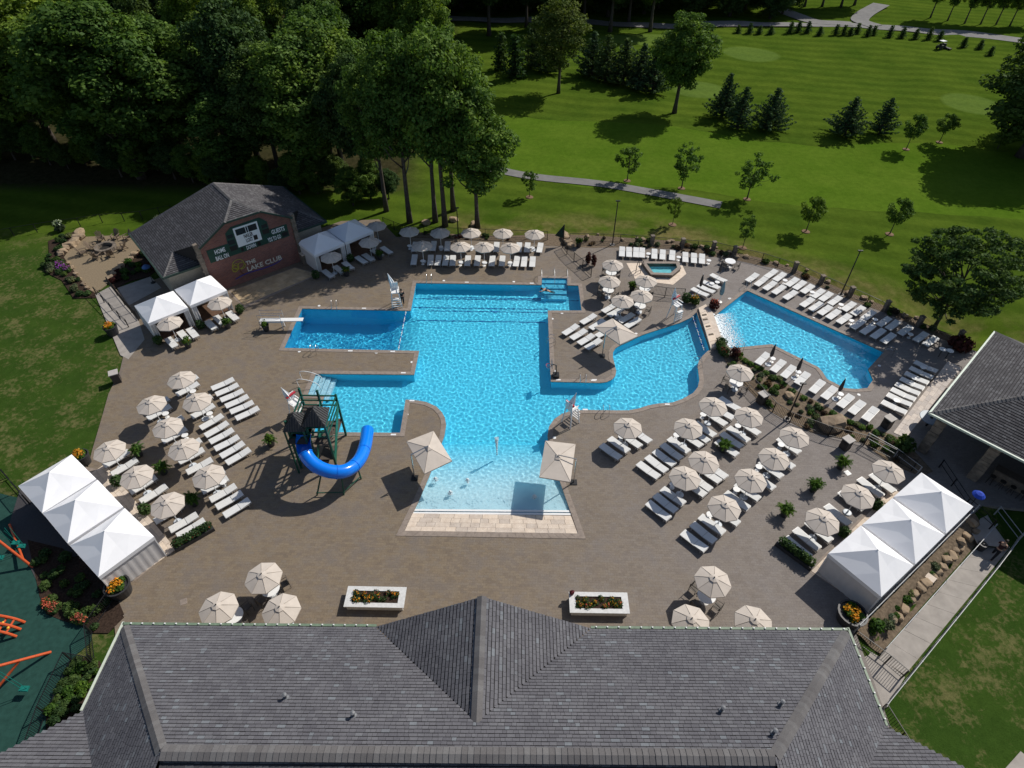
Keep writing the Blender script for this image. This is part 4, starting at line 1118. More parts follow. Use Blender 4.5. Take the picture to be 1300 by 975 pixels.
stab = thing('side_table', 'small round white side table', 'table')
MB().lathe([(0.25, 0.42), (0.26, 0.435), (0.25, 0.45)], 18).build('table_top', M_WHITE, stab)
MB().lathe([(0.025, 0.02), (0.025, 0.42)], 8).build('stem', M_WHITE, stab)
MB().lathe([(0.18, 0.0), (0.18, 0.02), (0.04, 0.035)], 14).build('base', M_WHITE, stab)
def tabs(reg, pts, desc, group='small side tables'):
    for i, (u, v) in enumerate(pts):
        p = Z(reg, u, v, 0.44); place(stab, (p.x, p.y, 0), 0, f'white side table, {ORD[i]} {desc}', group)
tabs('F', [(965, 248), (1050, 358), (1122, 700)], 'from the top of the inner umbrella line left of the slide')
tabs('F', [(830, 362), (928, 468)], 'from the top beside the outer umbrella line by the left lawn')
tabs('C', [(185, 212), (343, 215), (495, 212), (800, 213)], 'from the left among the back loungers behind the lap pool')
tabs('C', [(252, 287), (440, 290), (560, 290), (690, 288)], 'from the left among the front loungers behind the lap pool')
tabs('D', [(475, 233), (627, 248), (778, 262)], 'from the left in the lounger row behind the hot tub')
tabs('D', [(320, 543), (822, 370), (795, 377), (705, 440)], 'among the loungers between peninsula and waterfall, from the left')
tabs('E', [(373, 198), (510, 255), (655, 315), (827, 387), (1005, 458)], 'from the left in the back lounger row of the right pool')
tabs('E', [(710, 395)], 'alone in the front lounger row of the right pool')
tabs('E', [(318, 590), (447, 655), (660, 762)], 'from the left between the right pool and garden bed')
tabs('E', [(1070, 623), (1027, 677), (940, 790)], 'from the top in the column beside the bar walk')
tabs('K', [(118, 480), (393, 468), (525, 363)], 'from the left near the curved pool edge')
tabs('K', [(380, 715), (700, 417)], 'from the left in the middle line of the right deck')
tabs('K', [(567, 862), (698, 735), (808, 620), (917, 508)], 'from the bottom in the line nearest the black fence')

dtab = thing('dining_table', 'round white dining table', 'table')
MB().lathe([(0.56, 0.70), (0.58, 0.715), (0.57, 0.735)], 24).build('table_top', M_WHITE, dtab)
MB().lathe([(0.04, 0.03), (0.04, 0.70)], 8).build('pedestal', M_FRAME, dtab)
MB().lathe([(0.32, 0), (0.32, 0.02), (0.05, 0.05)], 14).build('base', M_FRAME, dtab)
chair = thing('patio_chair', 'dark metal patio chair', 'chair')
M_CHAIR = plain('bronze chair frame', (0.035, 0.030, 0.026), 0.5); M_CSEAT = plain('taupe chair mesh', (0.13, 0.115, 0.10), 0.8)
MB().box((0, 0, 0.43), (0.46, 0.46, 0.025)).build('seat', M_CSEAT, chair)
MB().box((-0.23, 0, 0.68), (0.025, 0.44, 0.42)).build('backrest', M_CSEAT, chair)
for s in (-1, 1):
    MB().beam((0.22, s * 0.24, 0), (0.22, s * 0.24, 0.44), 0.03).build('leg', M_CHAIR, chair)
    MB().beam((-0.24, s * 0.24, 0), (-0.24, s * 0.24, 0.9), 0.03).build('leg', M_CHAIR, chair)
    MB().tube([(0.22, s * 0.25, 0.44), (0.22, s * 0.26, 0.62), (-0.24, s * 0.25, 0.66)], 0.018, 5).build('armrest', M_CHAIR, chair)
CH = ['upper right', 'upper left', 'lower left', 'lower right']
for i, (reg, u, v, desc) in enumerate([('D', 290, 330, 'topmost left of the hot tub'), ('D', 277, 418, 'left of the hot tub nearest the lap pool'), ('D', 460, 408, 'between the two umbrellas below the hot tub'),
        ('D', 437, 493, 'nearest the waterfall lifeguard chair'), ('D', 885, 264, 'in the open between hot tub and right pool'), ('K', 688, 200, 'beside the garden bed fence'),
        ('O', 580, 205, 'under the upper umbrella left of the white planters'), ('O', 398, 340, 'under the lower left clubhouse umbrella'), ('Q', 872, 205, 'under the upper umbrella right of the white planters')]):
    p = Z(reg, u, v, 0.72); place(dtab, (p.x, p.y, 0), 0, f'round white dining table {desc}', 'dining tables')
    for k in range(4):
        a = math.pi / 4 + k * math.pi / 2 + random.uniform(-0.3, 0.3); q = p + Vector((math.cos(a), math.sin(a), 0)) * random.uniform(0.78, 0.92)
        place(chair, (q.x, q.y, 0), a + math.pi, f'{CH[k]} patio chair at the table {desc}', 'chairs at the table ' + desc)

closed = thing('closed_umbrella', 'closed brown umbrella', 'umbrella')
MB().lathe([(0.03, 0.95), (0.13, 1.05), (0.17, 1.35), (0.12, 1.9), (0.05, 2.35), (0.02, 2.4)], 9).build('canopy', plain('charcoal brown canvas', (0.075, 0.062, 0.058), 0.9), closed)
MB().lathe([(0.025, 0), (0.025, 2.5)], 8).build('mast', M_WHITE, closed)
MB().lathe([(0.28, 0), (0.28, 0.05), (0.05, 0.1)], 14).build('base', plain('pale base', (0.6, 0.64, 0.68)), closed)
for i, (reg, u, v, d) in enumerate([('E', 293, 622, 'first from the left beside the garden bed'), ('E', 425, 688, 'second from the left beside the garden bed'), ('E', 632, 790, 'third from the left beside the garden bed'),
        ('D', 822, 360, 'by the four loungers, nearer the fence'), ('D', 728, 432, 'by the four loungers, nearer the hot tub')]):
    p = Z(reg, u, v); place(closed, (p.x, p.y, 0), i, f'closed dark brown umbrella {d}', 'closed umbrellas')
p = Z('D', 832, 470)
t = thing('closed_umbrella', 'closed pale teal umbrella at the corner of the right pool', 'umbrella', p)
MB().lathe([(0.03, 0.85), (0.17, 0.95), (0.24, 1.3), (0.16, 1.95), (0.06, 2.5), (0.02, 2.55)], 9).build('canopy', plain('pale teal canvas', (0.22, 0.30, 0.32), 0.9), t)
MB().lathe([(0.03, 0), (0.03, 2.6)], 8).build('mast', M_WHITE, t); MB().lathe([(0.3, 0), (0.3, 0.06), (0.05, 0.1)], 14).build('base', M_FRAME, t)
p = Z('E', 1185, 535, 0.9)
t = thing('bar_table', 'two-disc white high table beside the bar walk', 'table', (p.x, p.y, 0))
for s in (-1, 1): MB().lathe([(0.30, 0.9), (0.31, 0.93), (0.29, 0.95)], 18, (s * 0.28, -s * 0.1, 0)).build('table_top', M_WHITE, t); MB().lathe([(0.03, 0), (0.03, 0.9)], 8, (s * 0.28, -s * 0.1, 0)).build('leg', M_BLACK, t)

# cantilever umbrellas
def cantilever(corners, reg, base, zc, label):
    q = [Z(reg, u, v, zc) for u, v in corners]; c = sum(q, Vector()) / 4; bp = Z(reg, *base)
    t = thing('cantilever_umbrella', label, 'umbrella', (bp.x, bp.y, 0), 0, 'cantilever umbrellas at the water')
    L = [p - bp for p in q]; top = (c - bp) + Vector((0, 0, 0.42))
    for p in L: p.z = zc
    top.z = zc + 0.42
    b = MB()
    for i in range(4):
        b.tri(L[i], L[(i + 1) % 4], top)
        b.quad(L[i] - Vector((0, 0, 0.1)), L[(i + 1) % 4] - Vector((0, 0, 0.1)), L[(i + 1) % 4], L[i])
    cn = b.build('canopy', M_BEIGEC, t)
    v = MB()
    for i in range(4): v.tri(top.lerp(L[i], 0.16) + Vector((0, 0, 0.05)), top.lerp(L[(i + 1) % 4], 0.16) + Vector((0, 0, 0.05)), top + Vector((0, 0, 0.12)))
    v.build('vent', M_BEIGEC, cn)
    s = MB()
    for p in L: s.tube([p + Vector((0, 0, 0.005)), top + Vector((0, 0, 0.005))], 0.014, 4, False)
    s.build('seam', plain('tan seam', (0.34, 0.29, 0.24)), cn)
    MB().tube([(0, 0, 0.05), (0, 0, zc + 0.25)], 0.05, 8).build('mast', M_STEEL, t)
    MB().tube([Vector((0, 0, zc - 0.1)), Vector((0, 0, zc + 0.35)), top + Vector((0, 0, 0.18))], 0.04, 8).build('arm', M_STEEL, t)
    MB().box((0, 0, 0.03), (0.5, 0.5, 0.06)).build('base', M_BLACK, t)
cantilever([(855, 325), (990, 270), (1085, 418), (948, 485)], 'H', (900, 508), 2.38, 'beige square cantilever umbrella left of the beach entry')
cantilever([(368, 310), (520, 325), (497, 515), (340, 492)], 'J', (513, 517), 2.38, 'beige square cantilever umbrella right of the beach entry')
cantilever([(210, 605), (300, 560), (432, 645), (340, 690)], 'D', (252, 748), 2.38, 'beige square cantilever umbrella on the pool peninsula')

# ---------------------------------------------------------------- cabanas
M_CURT = plain('grey white curtain', (0.60, 0.58, 0.57), 0.85, var=0.05, scale=2.0)
M_WOOD = plain('brown plank floor', (0.115, 0.065, 0.040), 0.8, var=0.25, scale=3.0)
def curtain(a, c, z0, z1, folds=7, amp=0.014):
    a, c = Vector(a), Vector(c); d = (c - a); nrm = Vector((-d.y, d.x, 0)).normalized(); b = MB(); n = folds * 4
    for k in range(n + 1):
        p = a + d * (k / n); w = amp * math.sin(2 * math.pi * k / 4)
        for z, m in ((z0, 1.6), (z1, 0.4)): q = p + nrm * w * m; b.v.append((q.x, q.y, z))
    for k in range(n): b.f.append((2 * k, 2 * k + 2, 2 * k + 3, 2 * k + 1))
    return b
def make_cabana(sides, rug):
    t = thing('cabana', 'white cabana', 'cabana'); h = 1.83; ze = cab_eave; zt = 3.45
    cs = [(-h, -h), (h, -h), (h, h), (-h, h)]; b = MB()
    for i in range(4):
        (x0, y0), (x1, y1) = cs[i], cs[(i + 1) % 4]
        c0, c1 = Vector((x0, y0, ze)), Vector((x1, y1, ze)); md = (c0 + c1) / 2; pk = Vector((0, 0, zt)); sg_ = md.lerp(pk, 0.5) - Vector((0, 0, 0.05)); q0, q1 = c0.lerp(pk, 0.5), c1.lerp(pk, 0.5)
        b.quad(c0, md, sg_, q0); b.quad(md, c1, q1, sg_); b.tri(q0, sg_, pk); b.tri(sg_, q1, pk)      # cloth pulled slightly slack between the ridges
    r = b.build('roof', M_WHITEC, t)
    v = MB()
    for i in range(4):
        (x0, y0), (x1, y1) = cs[i], cs[(i + 1) % 4]; v.quad((x0, y0, ze - 0.30), (x1, y1, ze - 0.30), (x1, y1, ze + 0.002), (x0, y0, ze + 0.002))
    v.build('valance', M_WHITEC, r)
    MB().lathe([(0.05, zt - 0.03), (0.02, zt + 0.03)], 8).build('finial', M_WHITEC, r)
    for x, y in cs: MB().beam((x * 0.97, y * 0.97, 0), (x * 0.97, y * 0.97, ze), 0.07).build('post', M_WHITE, t)
    curtain((-h * 0.96, h * 0.96, 0), (h * 0.96, h * 0.96, 0), 0.05, ze - 0.2, 8).build('back_curtain', M_CURT, t, True)
    for s in sides: curtain((s * h * 0.96, -h * 0.96, 0), (s * h * 0.96, h * 0.96, 0), 0.05, ze - 0.2, 8).build('side_curtain', M_CURT, t, True)
    for s in (-1, 1): curtain((s * h * 0.95, -h * 0.95, 0), (s * h * 0.72, -h * 0.95, 0), 0.1, ze - 0.2, 2, 0.05).build('tied_curtain', M_CURT, t)
    if rug: MB().box((0, 0.0, 0.025), (2 * h - 0.2, 2 * h - 0.2, 0.05)).build('floor', M_WOOD, t)
    MB().box((0, 1.2, 0.32), (2.0, 0.7, 0.30)).build('sofa_seat', plain('taupe cushion', (0.20, 0.17, 0.14), 0.9), t)
    MB().box((0, 1.58, 0.62), (2.0, 0.16, 0.5)).build('sofa_back', plain('taupe cushion', (0.20, 0.17, 0.14)), t)
    return t
def put_cabana(proto, quad, front, label, group):
    q = [W(x, y, cab_eave) for x, y in quad]; c = sum(q, Vector()) / 4; m = (q[front[0]] + q[front[1]]) / 2; o = m - c
    place(proto, (c.x, c.y, 0), math.atan2(o.y, o.x) + math.pi / 2, label, group)
cab_plain, cab_near_l, cab_near_r, cab_far = make_cabana((), False), make_cabana((-1,), False), make_cabana((1,), False), make_cabana((-1,), True)
g = 'white cabanas left'
put_cabana(cab_plain, [(25.4, 627.4), (92.7, 585.2), (124.4, 616.5), (55.3, 660.5)], (1, 2), 'white peaked cabana at the lawn end of the left trio', g)
put_cabana(cab_plain, [(55.3, 660.6), (124.4, 616.5), (160.4, 652.2), (90.9, 699.2)], (1, 2), 'white peaked cabana in the middle of the left trio', g)
put_cabana(cab_near_l, [(90.9, 699.2), (160.4, 652.2), (199.3, 689), (130, 743.1)], (1, 2), 'white peaked cabana of the left trio with a closed side curtain', g)
g = 'white cabanas right'
put_cabana(cab_plain, [(1136.2, 623.4), (1171.8, 591.2), (1238.6, 633.9), (1204, 669)], (0, 1), 'white peaked cabana of the right trio nearest the bar pavilion', g)
put_cabana(cab_plain, [(1096.2, 659.7), (1136.2, 623.8), (1204, 669.3), (1164.2, 709.7)], (0, 1), 'white peaked cabana in the middle of the right trio', g)
put_cabana(cab_near_r, [(1053.8, 696.5), (1096.2, 659.7), (1163.8, 709.7), (1123.1, 751)], (0, 1), 'white peaked cabana of the right trio nearest the clubhouse', g)
g = 'white cabanas by the scoreboard house'
put_cabana(cab_far, [(170, 395), (215.7, 375.3), (236.5, 398.4), (189, 418)], (2, 3), 'white cabana at the far left beside the entry path', g)
put_cabana(cab_far, [(219.5, 374), (265.2, 355.8), (286.3, 373.6), (239.8, 395.2)], (2, 3), 'white cabana touching the left end of the brick wall', g)
put_cabana(cab_far, [(374.3, 310), (409.9, 296.9), (434, 313.4), (398.4, 327.9)], (2, 3), 'white cabana at the right end of the brick wall', g)
put_cabana(cab_far, [(412.9, 295.4), (446.7, 281.7), (470.3, 296.1), (436.5, 311.4)], (2, 3), 'white cabana furthest right of the brick scoreboard house', g)

# ---------------------------------------------------------------- water slide tower
M_GREEN = plain('dark green steel', (0.010, 0.075, 0.048), 0.45); M_PLAT = plain('brown platform board', (0.085, 0.068, 0.055), 0.85)
M_BLUE = plain('glossy blue fibreglass', (0.003, 0.19, 0.80), 0.16, var=0.04, spec=0.6)
TB = W(424, 583)
tower = thing('water_slide', 'blue tube water slide winding from a green steel stair tower', 'water slide', TB)
def T(px, py, z): return W(px, py, z) - TB
path = smooth_path([T(386.5, 555.5, 3.9), T(386.3, 568, 3.5), T(391, 583, 3.1), T(404, 596, 2.7), T(424, 602.5, 2.3), T(443, 600, 1.95), T(457, 588, 1.55), T(464.5, 570, 1.15), T(467.5, 549, 0.72)], 8)
# open flume at the start, closed tube further down
k0 = 14
sl = MB(); n = 14
def ring(mb, path, r, a0, a1, n):
    i0 = len(mb.v); up = Vector((0, 0, 1))
    for k, p in enumerate(path):
        d = (path[min(k + 1, len(path) - 1)] - path[max(k - 1, 0)]).normalized(); s = d.cross(up).normalized(); u = s.cross(d)
        for j in range(n + 1):
            t = a0 + (a1 - a0) * j / n; mb.v.append(tuple(p + (s * math.cos(t) + u * math.sin(t)) * r))
    for k in range(len(path) - 1):
        for j in range(n):
            a = i0 + k * (n + 1) + j; mb.f.append((a, a + 1, a + n + 2, a + n + 1))
ring(sl, path[:k0 + 1], 0.52, math.pi * 0.95, math.pi * 2.05, 10)
fl = sl.build('open_flume', M_BLUE, tower, True)
sl = MB(); ring(sl, path[k0:], 0.50, 0, 2 * math.pi, 18)
tubep = sl.build('slide_tube', M_BLUE, tower, True)
for k in range(k0, len(path) - 1, 10):
    c = MB(); ring(c, [path[k], path[k] + (path[k + 1] - path[k]).normalized() * 0.06], 0.535, 0, 2 * math.pi, 18); c.build('flange', M_BLUE, tubep, True)
# frame: two bays, platform at 3.5 m, stairs on the right
fx0, fx1 = T(384, 575, 0), T(428.3, 597, 0)
A_, B_, C_, D_ = T(384.5, 598, 0), T(429, 596, 0), T(440.5, 556, 0), T(399, 556, 0)
PZ = 3.45
for p, h in ((A_, 5.2), (B_, 5.0), (C_, 4.6), (D_, 5.2), ((A_ + B_) / 2, 5.0), ((C_ + D_) / 2, 5.0)):
    MB().beam((p.x, p.y, 0), (p.x, p.y, h), 0.15).build('post', M_GREEN, tower)
def rails(p, q, zs, nm='rail', w=0.09): 
    for z in zs: MB().beam((p.x, p.y, z), (q.x, q.y, z), w).build(nm, M_GREEN, tower)
AB, CD = (A_ + B_) / 2, (C_ + D_) / 2
for p, q in ((A_, B_), (D_, C_), (B_, C_), (A_, D_)): rails(p, q, (PZ, PZ + 0.5, PZ + 1.0))
for p, q in ((A_, AB), (B_, C_), (D_, CD)):
    MB().beam((p.x, p.y, 0.2), (q.x, q.y, PZ), 0.05).build('brace', M_GREEN, tower); MB().beam((q.x, q.y, 0.2), (p.x, p.y, PZ), 0.05).build('brace', M_GREEN, tower)
MB().prism(ccw([P2(A_), P2(AB), P2(CD), P2(D_)]), PZ - 0.06, PZ).build('platform', M_PLAT, tower)
for k, z in enumerate((0.9, 1.8, 2.65)):
    a, b_ = AB.lerp(B_, 0.15), B_; c_, d_ = C_, CD.lerp(C_, 0.15)
    f0 = 0.0 if k % 2 == 0 else 0.55
    MB().prism(ccw([P2(a.lerp(d_, f0)), P2(b_.lerp(c_, f0)), P2(b_.lerp(c_, f0 + 0.42)), P2(a.lerp(d_, f0 + 0.42))]), z - 0.05, z).build('landing', M_PLAT, tower)
for k in range(16):
    f = (k % 8) / 8; z = 0.2 + k * 0.20; s0 = 0.15 if k < 8 else 0.58
    yf = f if k < 8 else 1 - f
    p = AB.lerp(B_, s0).lerp(CD.lerp(C_, s0), yf); q = AB.lerp(B_, s0 + 0.38).lerp(CD.lerp(C_, s0 + 0.38), yf)
    MB().beam((p.x, p.y, z), (q.x, q.y, z), 0.26, 0.05).build('stair_tread', M_PLAT, tower)
M_ROOFM = plain('dark grey metal roof', (0.036, 0.037, 0.040), 0.55, var=0.15)
def hip(c, w, d, z0, z1, rot, nm):
    b = MB(); cs, sn = math.cos(rot), math.sin(rot)
    def q(x, y, z): return (c.x + x * cs - y * sn, c.y + x * sn + y * cs, z)
    cor = [q(-w, -d, z0), q(w, -d, z0), q(w, d, z0), q(-w, d, z0)]; r0, r1 = q(0, -d * 0.12, z1), q(0, d * 0.12, z1)
    b.tri(cor[0], cor[1], r0); b.quad(cor[1], cor[2], r1, r0); b.tri(cor[2], cor[3], r1); b.quad(cor[3], cor[0], r0, r1); b.quad(*cor[::-1])
    o = b.build(nm, M_ROOFM, tower); s = MB()
    for k in range(-4, 5):
        x = k * w / 4.5; f = 1 - abs(x) / w
        for yy, sg in ((-d, -1), (d, 1)):
            s.beam(q(x, yy, z0 + 0.02), q(x, yy + (-sg) * (d * 0.88) * f, z0 + (z1 - z0) * f + 0.02), 0.04, 0.05)
        y = k * d / 4.5; f = 1 - abs(y) / d
        for xx in (-w, w): s.beam(q(xx, y, z0 + 0.02), q(xx * (1 - f), y, z0 + (z1 - z0) * f + 0.02), 0.04, 0.05)
    s.build('roof_seam', M_ROOFM, o)
rt = math.atan2((B_ - A_).y, (B_ - A_).x)
for p_, q_, za, zb_ in ((B_, C_, 0.3, 3.3), (AB.lerp(B_, 0.5), CD.lerp(C_, 0.5), 3.3, 0.3), (AB, CD, 0.3, 3.4)):
    b = MB(); b.v = [(p_.x, p_.y, za), (q_.x, q_.y, zb_), (q_.x, q_.y, zb_ + 0.75), (p_.x, p_.y, za + 0.75)]; b.v += [(x + 0.03, y, z) for x, y, z in b.v]; b.f = [(0, 1, 2, 3), (7, 6, 5, 4), (0, 4, 5, 1), (1, 5, 6, 2), (2, 6, 7, 3), (3, 7, 4, 0)]; b.build('stair_panel', plain('mid green panel', (0.012, 0.13, 0.085), 0.5), tower)
hip(T(402, 533.5, 5.1), 0.82, 0.95, 5.1, 6.1, rt, 'roof')
hip(T(377, 541, 4.75), 0.78, 0.9, 4.75, 5.75, rt, 'roof')
c = T(377, 541, 4.75)
for sx, sy in ((-1, -1), (1, -1), (-1, 1), (1, 1)): MB().beam((c.x + sx * 0.68, c.y + sy * 0.78, 0 if sx < 0 else PZ), (c.x + sx * 0.68, c.y + sy * 0.78, 4.8), 0.1).build('post', M_GREEN, tower)
MB().prism([(c.x - 0.75, c.y - 0.85), (c.x + 0.72, c.y - 0.85), (c.x + 0.72, c.y + 0.85), (c.x - 0.75, c.y + 0.85)], PZ - 0.06, PZ).build('platform', M_PLAT, tower)
for (px, py), kk in (((404.6, 632.8), 26), ((439, 631.4), 36), ((460.5, 611), 46), ((470, 575), 56)):
    f = T(px, py, 0); top = path[kk]
    MB().beam((f.x, f.y, 0), (top.x, top.y, top.z - 0.4), 0.09).build('support_leg', M_GREEN, tower)
f1, f2, f3 = T(404.6, 632.8, 0), T(439, 631.4, 0), T(460.5, 611, 0)
MB().beam((f1.x, f1.y, 0.3), (f2.x, f2.y, 0.3), 0.06).build('brace', M_GREEN, tower)
MB().beam((f2.x, f2.y, 0.3), (f3.x, f3.y, 0.3), 0.06).build('brace', M_GREEN, tower)

# ---------------------------------------------------------------- foliage maker
def leaf_mesh(name, blobs, per, size, mat, up=0.35, seed=1, droop=0.0, shell=0.55):
    """Many small separate leaf faces spread through a set of (centre, (rx, ry, rz)) clumps."""
    rg = np.random.default_rng(seed); C = np.array([b[0] for b in blobs], float); Rr = np.array([b[1] if hasattr(b[1], '__len__') else (b[1],) * 3 for b in blobs], float)
    vol = (Rr.prod(1)) ** (2 / 3); cnt = np.maximum(4, (per * vol / vol.mean()).astype(int)); idx = np.repeat(np.arange(len(blobs)), cnt); n = len(idx)
    d = rg.normal(size=(n, 3)); d /= np.linalg.norm(d, axis=1, keepdims=True)
    rad = (shell + (1 - shell) * rg.random((n, 1)) ** 0.7) * (0.85 + 0.3 * rg.random((n, 1)))
    p = C[idx] + d * rad * Rr[idx]
    nr = d * (1 - up) + np.array([0, 0, 1.0]) * up + rg.normal(size=(n, 3)) * 0.38; nr /= np.linalg.norm(nr, axis=1, keepdims=True)
    t = np.cross(nr, rg.normal(size=(n, 3))); t /= np.linalg.norm(t, axis=1, keepdims=True) + 1e-9
    t[:, 2] -= droop; b = np.cross(nr, t)
    s = size * (0.6 + 0.8 * rg.random((n, 1)))
    V = np.stack([p - t * s * 0.5, p + b * s * 0.33 + t * s * 0.05, p + t * s * 0.5, p - b * s * 0.33 + t * s * 0.05], 1).reshape(-1, 3)
    Fi = np.arange(4 * n).reshape(n, 4)
    me = bpy.data.meshes.new(name); me.vertices.add(4 * n); me.vertices.foreach_set('co', V.astype(np.float32).ravel())
    me.loops.add(4 * n); me.loops.foreach_set('vertex_index', Fi.astype(np.int32).ravel()); me.polygons.add(n)
    me.polygons.foreach_set('loop_start', np.arange(0, 4 * n, 4, dtype=np.int32)); me.update(calc_edges=True)
    me.materials.append(mat); return me
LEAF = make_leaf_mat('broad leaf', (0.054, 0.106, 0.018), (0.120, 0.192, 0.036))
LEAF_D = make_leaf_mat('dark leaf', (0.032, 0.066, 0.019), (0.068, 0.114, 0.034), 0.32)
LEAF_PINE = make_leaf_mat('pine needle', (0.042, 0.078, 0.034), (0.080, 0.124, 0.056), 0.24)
LEAF_P = make_leaf_mat('potted leaf', (0.035, 0.085, 0.012), (0.080, 0.150, 0.022))
LEAF_RED = make_leaf_mat('burgundy leaf', (0.05, 0.012, 0.014), (0.11, 0.03, 0.03))
FL_OR = make_leaf_mat('orange flower', (0.55, 0.16, 0.02), (0.75, 0.40, 0.03)); FL_RED = make_leaf_mat('red flower', (0.50, 0.06, 0.05), (0.65, 0.18, 0.12))
FL_PUR = make_leaf_mat('purple flower', (0.20, 0.03, 0.30), (0.38, 0.10, 0.48)); FL_WH = make_leaf_mat('cream flower', (0.55, 0.55, 0.35), (0.75, 0.75, 0.5))
BARK = plain('tree bark', (0.075, 0.060, 0.048), 0.95, var=0.3, scale=4.0, bstr=0.6)

# ---------------------------------------------------------------- pool fittings
def grab_rail(reg, u, v, desc, w=0.5, rz=0.0, h=0.85):
    p = Z(reg, u, v); t = thing('pool_handrail', f'pair of curved steel pool handrails {desc}', 'handrail', p, rz, 'pool handrails')
    for s in (-1, 1):
        MB().tube(smooth_path([(s * w / 2, 0.55, 0.02), (s * w / 2, 0.5, h * 0.75), (s * w / 2, 0.25, h), (s * w / 2, -0.05, h * 0.9), (s * w / 2, -0.28, 0.25), (s * w / 2, -0.32, -0.25)], 4), 0.024, 6).build('rail', M_STEEL, t)
grab_rail('C', 288, 392, 'at the far left corner of the lap pool')
grab_rail('B', 1000, 688, 'behind the diving pool')
grab_rail('B', 905, 905, 'at the near edge of the diving pool', rz=math.pi)
grab_rail('J', 665, 160, 'on the curved edge near the second lifeguard chair', rz=math.pi)
grab_rail('C', 1060, 872, 'at the tip of the pool peninsula', rz=math.pi)
grab_rail('C', 893, 690, 'on the west edge of the peninsula beside the hoop', rz=-math.pi / 2)
grab_rail('D', 972, 402, 'at the far corner of the right pool')
grab_rail('E', 880, 560, 'at the right corner of the right pool', rz=-2.2)
grab_rail('D', 735, 790, 'at the round end of the pool by the weir', rz=1.4)
grab_rail('E', 150, 545, 'on the garden side of the right pool', rz=2.9)
for i, (u, v) in enumerate([(848, 372), (912, 368), (976, 372)]):
    p = Z('C', u, v); t = thing('stair_handrail', f'single steel stair handrail, {ORD[i]} from the left at the lap pool steps', 'handrail', p, 0, 'stair handrails')
    MB().tube(smooth_path([(0, 0.9, 0.0), (0, 0.9, 0.85), (0, 0.1, 0.9), (0, -0.9, 0.35), (0, -1.0, -0.6)], 4), 0.026, 6).build('rail', M_STEEL, t)
for i, (u, v) in enumerate([(398, 20), (385, 60)]):
    p = Z('H', u - 30, v); t = thing('stair_handrail', f'{["upper", "lower"][i]} white stair handrail at the slide pool steps', 'handrail', p, R(-90), 'stair handrails')
    MB().tube(smooth_path([(0, -0.7, 0.0), (0, -0.7, 0.85), (0, 0.2, 0.8), (0, 1.0, 0.3), (0, 1.1, -0.5)], 4), 0.03, 6).build('rail', M_WHITE, t)
# steps under water at the two stair notches
steps = thing('pool_steps', 'white underwater steps at the corner of the slide pool', 'steps', Z('H', 395, 55))
for k in range(4):
    a, b_ = W(400.4 + 6.5 * k, 478.6), W(390.5 + 6.5 * k, 505); c_, d_ = W(390.5 + 6.5 * (k + 1) - 0.6, 505), W(400.4 + 6.5 * (k + 1) - 0.6, 478.6)
    o = MB().prism(ccw([P2(x - steps.location) for x in (a, b_, c_, d_)]), -1.2, -0.20 - 0.22 * k).build('step', plain('pale step plaster', (0.55, 0.72, 0.80), 0.7), steps); o.cycles.is_caustics_receiver = True
steps = thing('pool_steps', 'blue underwater steps in the notch behind the lap pool', 'steps', W(702, 357))
for k in range(4):
    y0, y1 = 352 + 5.5 * k, 352 + 5.5 * (k + 1) - 0.8
    o = MB().prism(ccw([P2(x - steps.location) for x in (W(685.6, y0), W(718, y0), W(718, y1), W(685.6, y1))]), -1.5, -0.22 - 0.24 * k).build('step', plain('aqua step plaster', (0.10, 0.52, 0.72), 0.7), steps); o.cycles.is_caustics_receiver = True

M_LANE = plain('navy lane tile', (0.012, 0.13, 0.34), 0.4)
def floor_line(p, q, w=0.25):
    p, q = W(*p, -1.48), W(*q, -1.48); d = (q - p); n = max(1, int(d.length / 0.5))
    b = MB()
    for k in range(n):
        a, c = p + d * (k / n), p + d * ((k + 1) / n)
        s = Vector((-d.y, d.x, 0)).normalized() * w / 2; za, zc = main_floor(a.x, a.y) + 0.02, main_floor(c.x, c.y) + 0.02
        b.quad((a.x - s.x, a.y - s.y, za), (c.x - s.x, c.y - s.y, zc), (c.x + s.x, c.y + s.y, zc), (a.x + s.x, a.y + s.y, za))
    o = structure(b.build('lane_line', M_LANE)); o.cycles.is_caustics_receiver = True
def c_px(u, v): return (470 + u * K4, 260 + v * K4)
for v, u0, u1 in ((500, 205, 1050), (548, 200, 1000), (572, 280, 880), (528, 290, 860), (482, 290, 840), (612, 195, 880)):
    pass
for (u0, v0, u1, v1) in ((205, 500, 1040, 498), (290, 492, 850, 492), (200, 545, 880, 543), (275, 560, 880, 560), (200, 612, 870, 612)):
    floor_line(c_px(u0, v0), c_px(u1, v1), 0.13)
def rope(p, q, n, label, z):
    a, b_ = W(*p, z), W(*q, z); t = thing('float_rope', label, 'rope', a)
    d = b_ - a; MB().tube([d * (k / 20) - Vector((0, 0, 0.02 * math.sin(math.pi * k / 20))) for k in range(21)], 0.02, 5).build('line', M_WHITE, t)
    for k in range(n): MB().lathe([(0.03, -0.09), (0.075, -0.05), (0.075, 0.05), (0.03, 0.09)], 8, d * ((k + 0.5) / n)).build('float', [M_WHITE, plain('blue float', (0.02, 0.12, 0.5))][k % 2], t)
rope((514, 397), (505, 446.5), 11, 'float rope dividing the diving pool from the main pool', -0.06)
rope((877.5, 397), (893, 441), 9, 'float rope guarding the weir', -0.06)

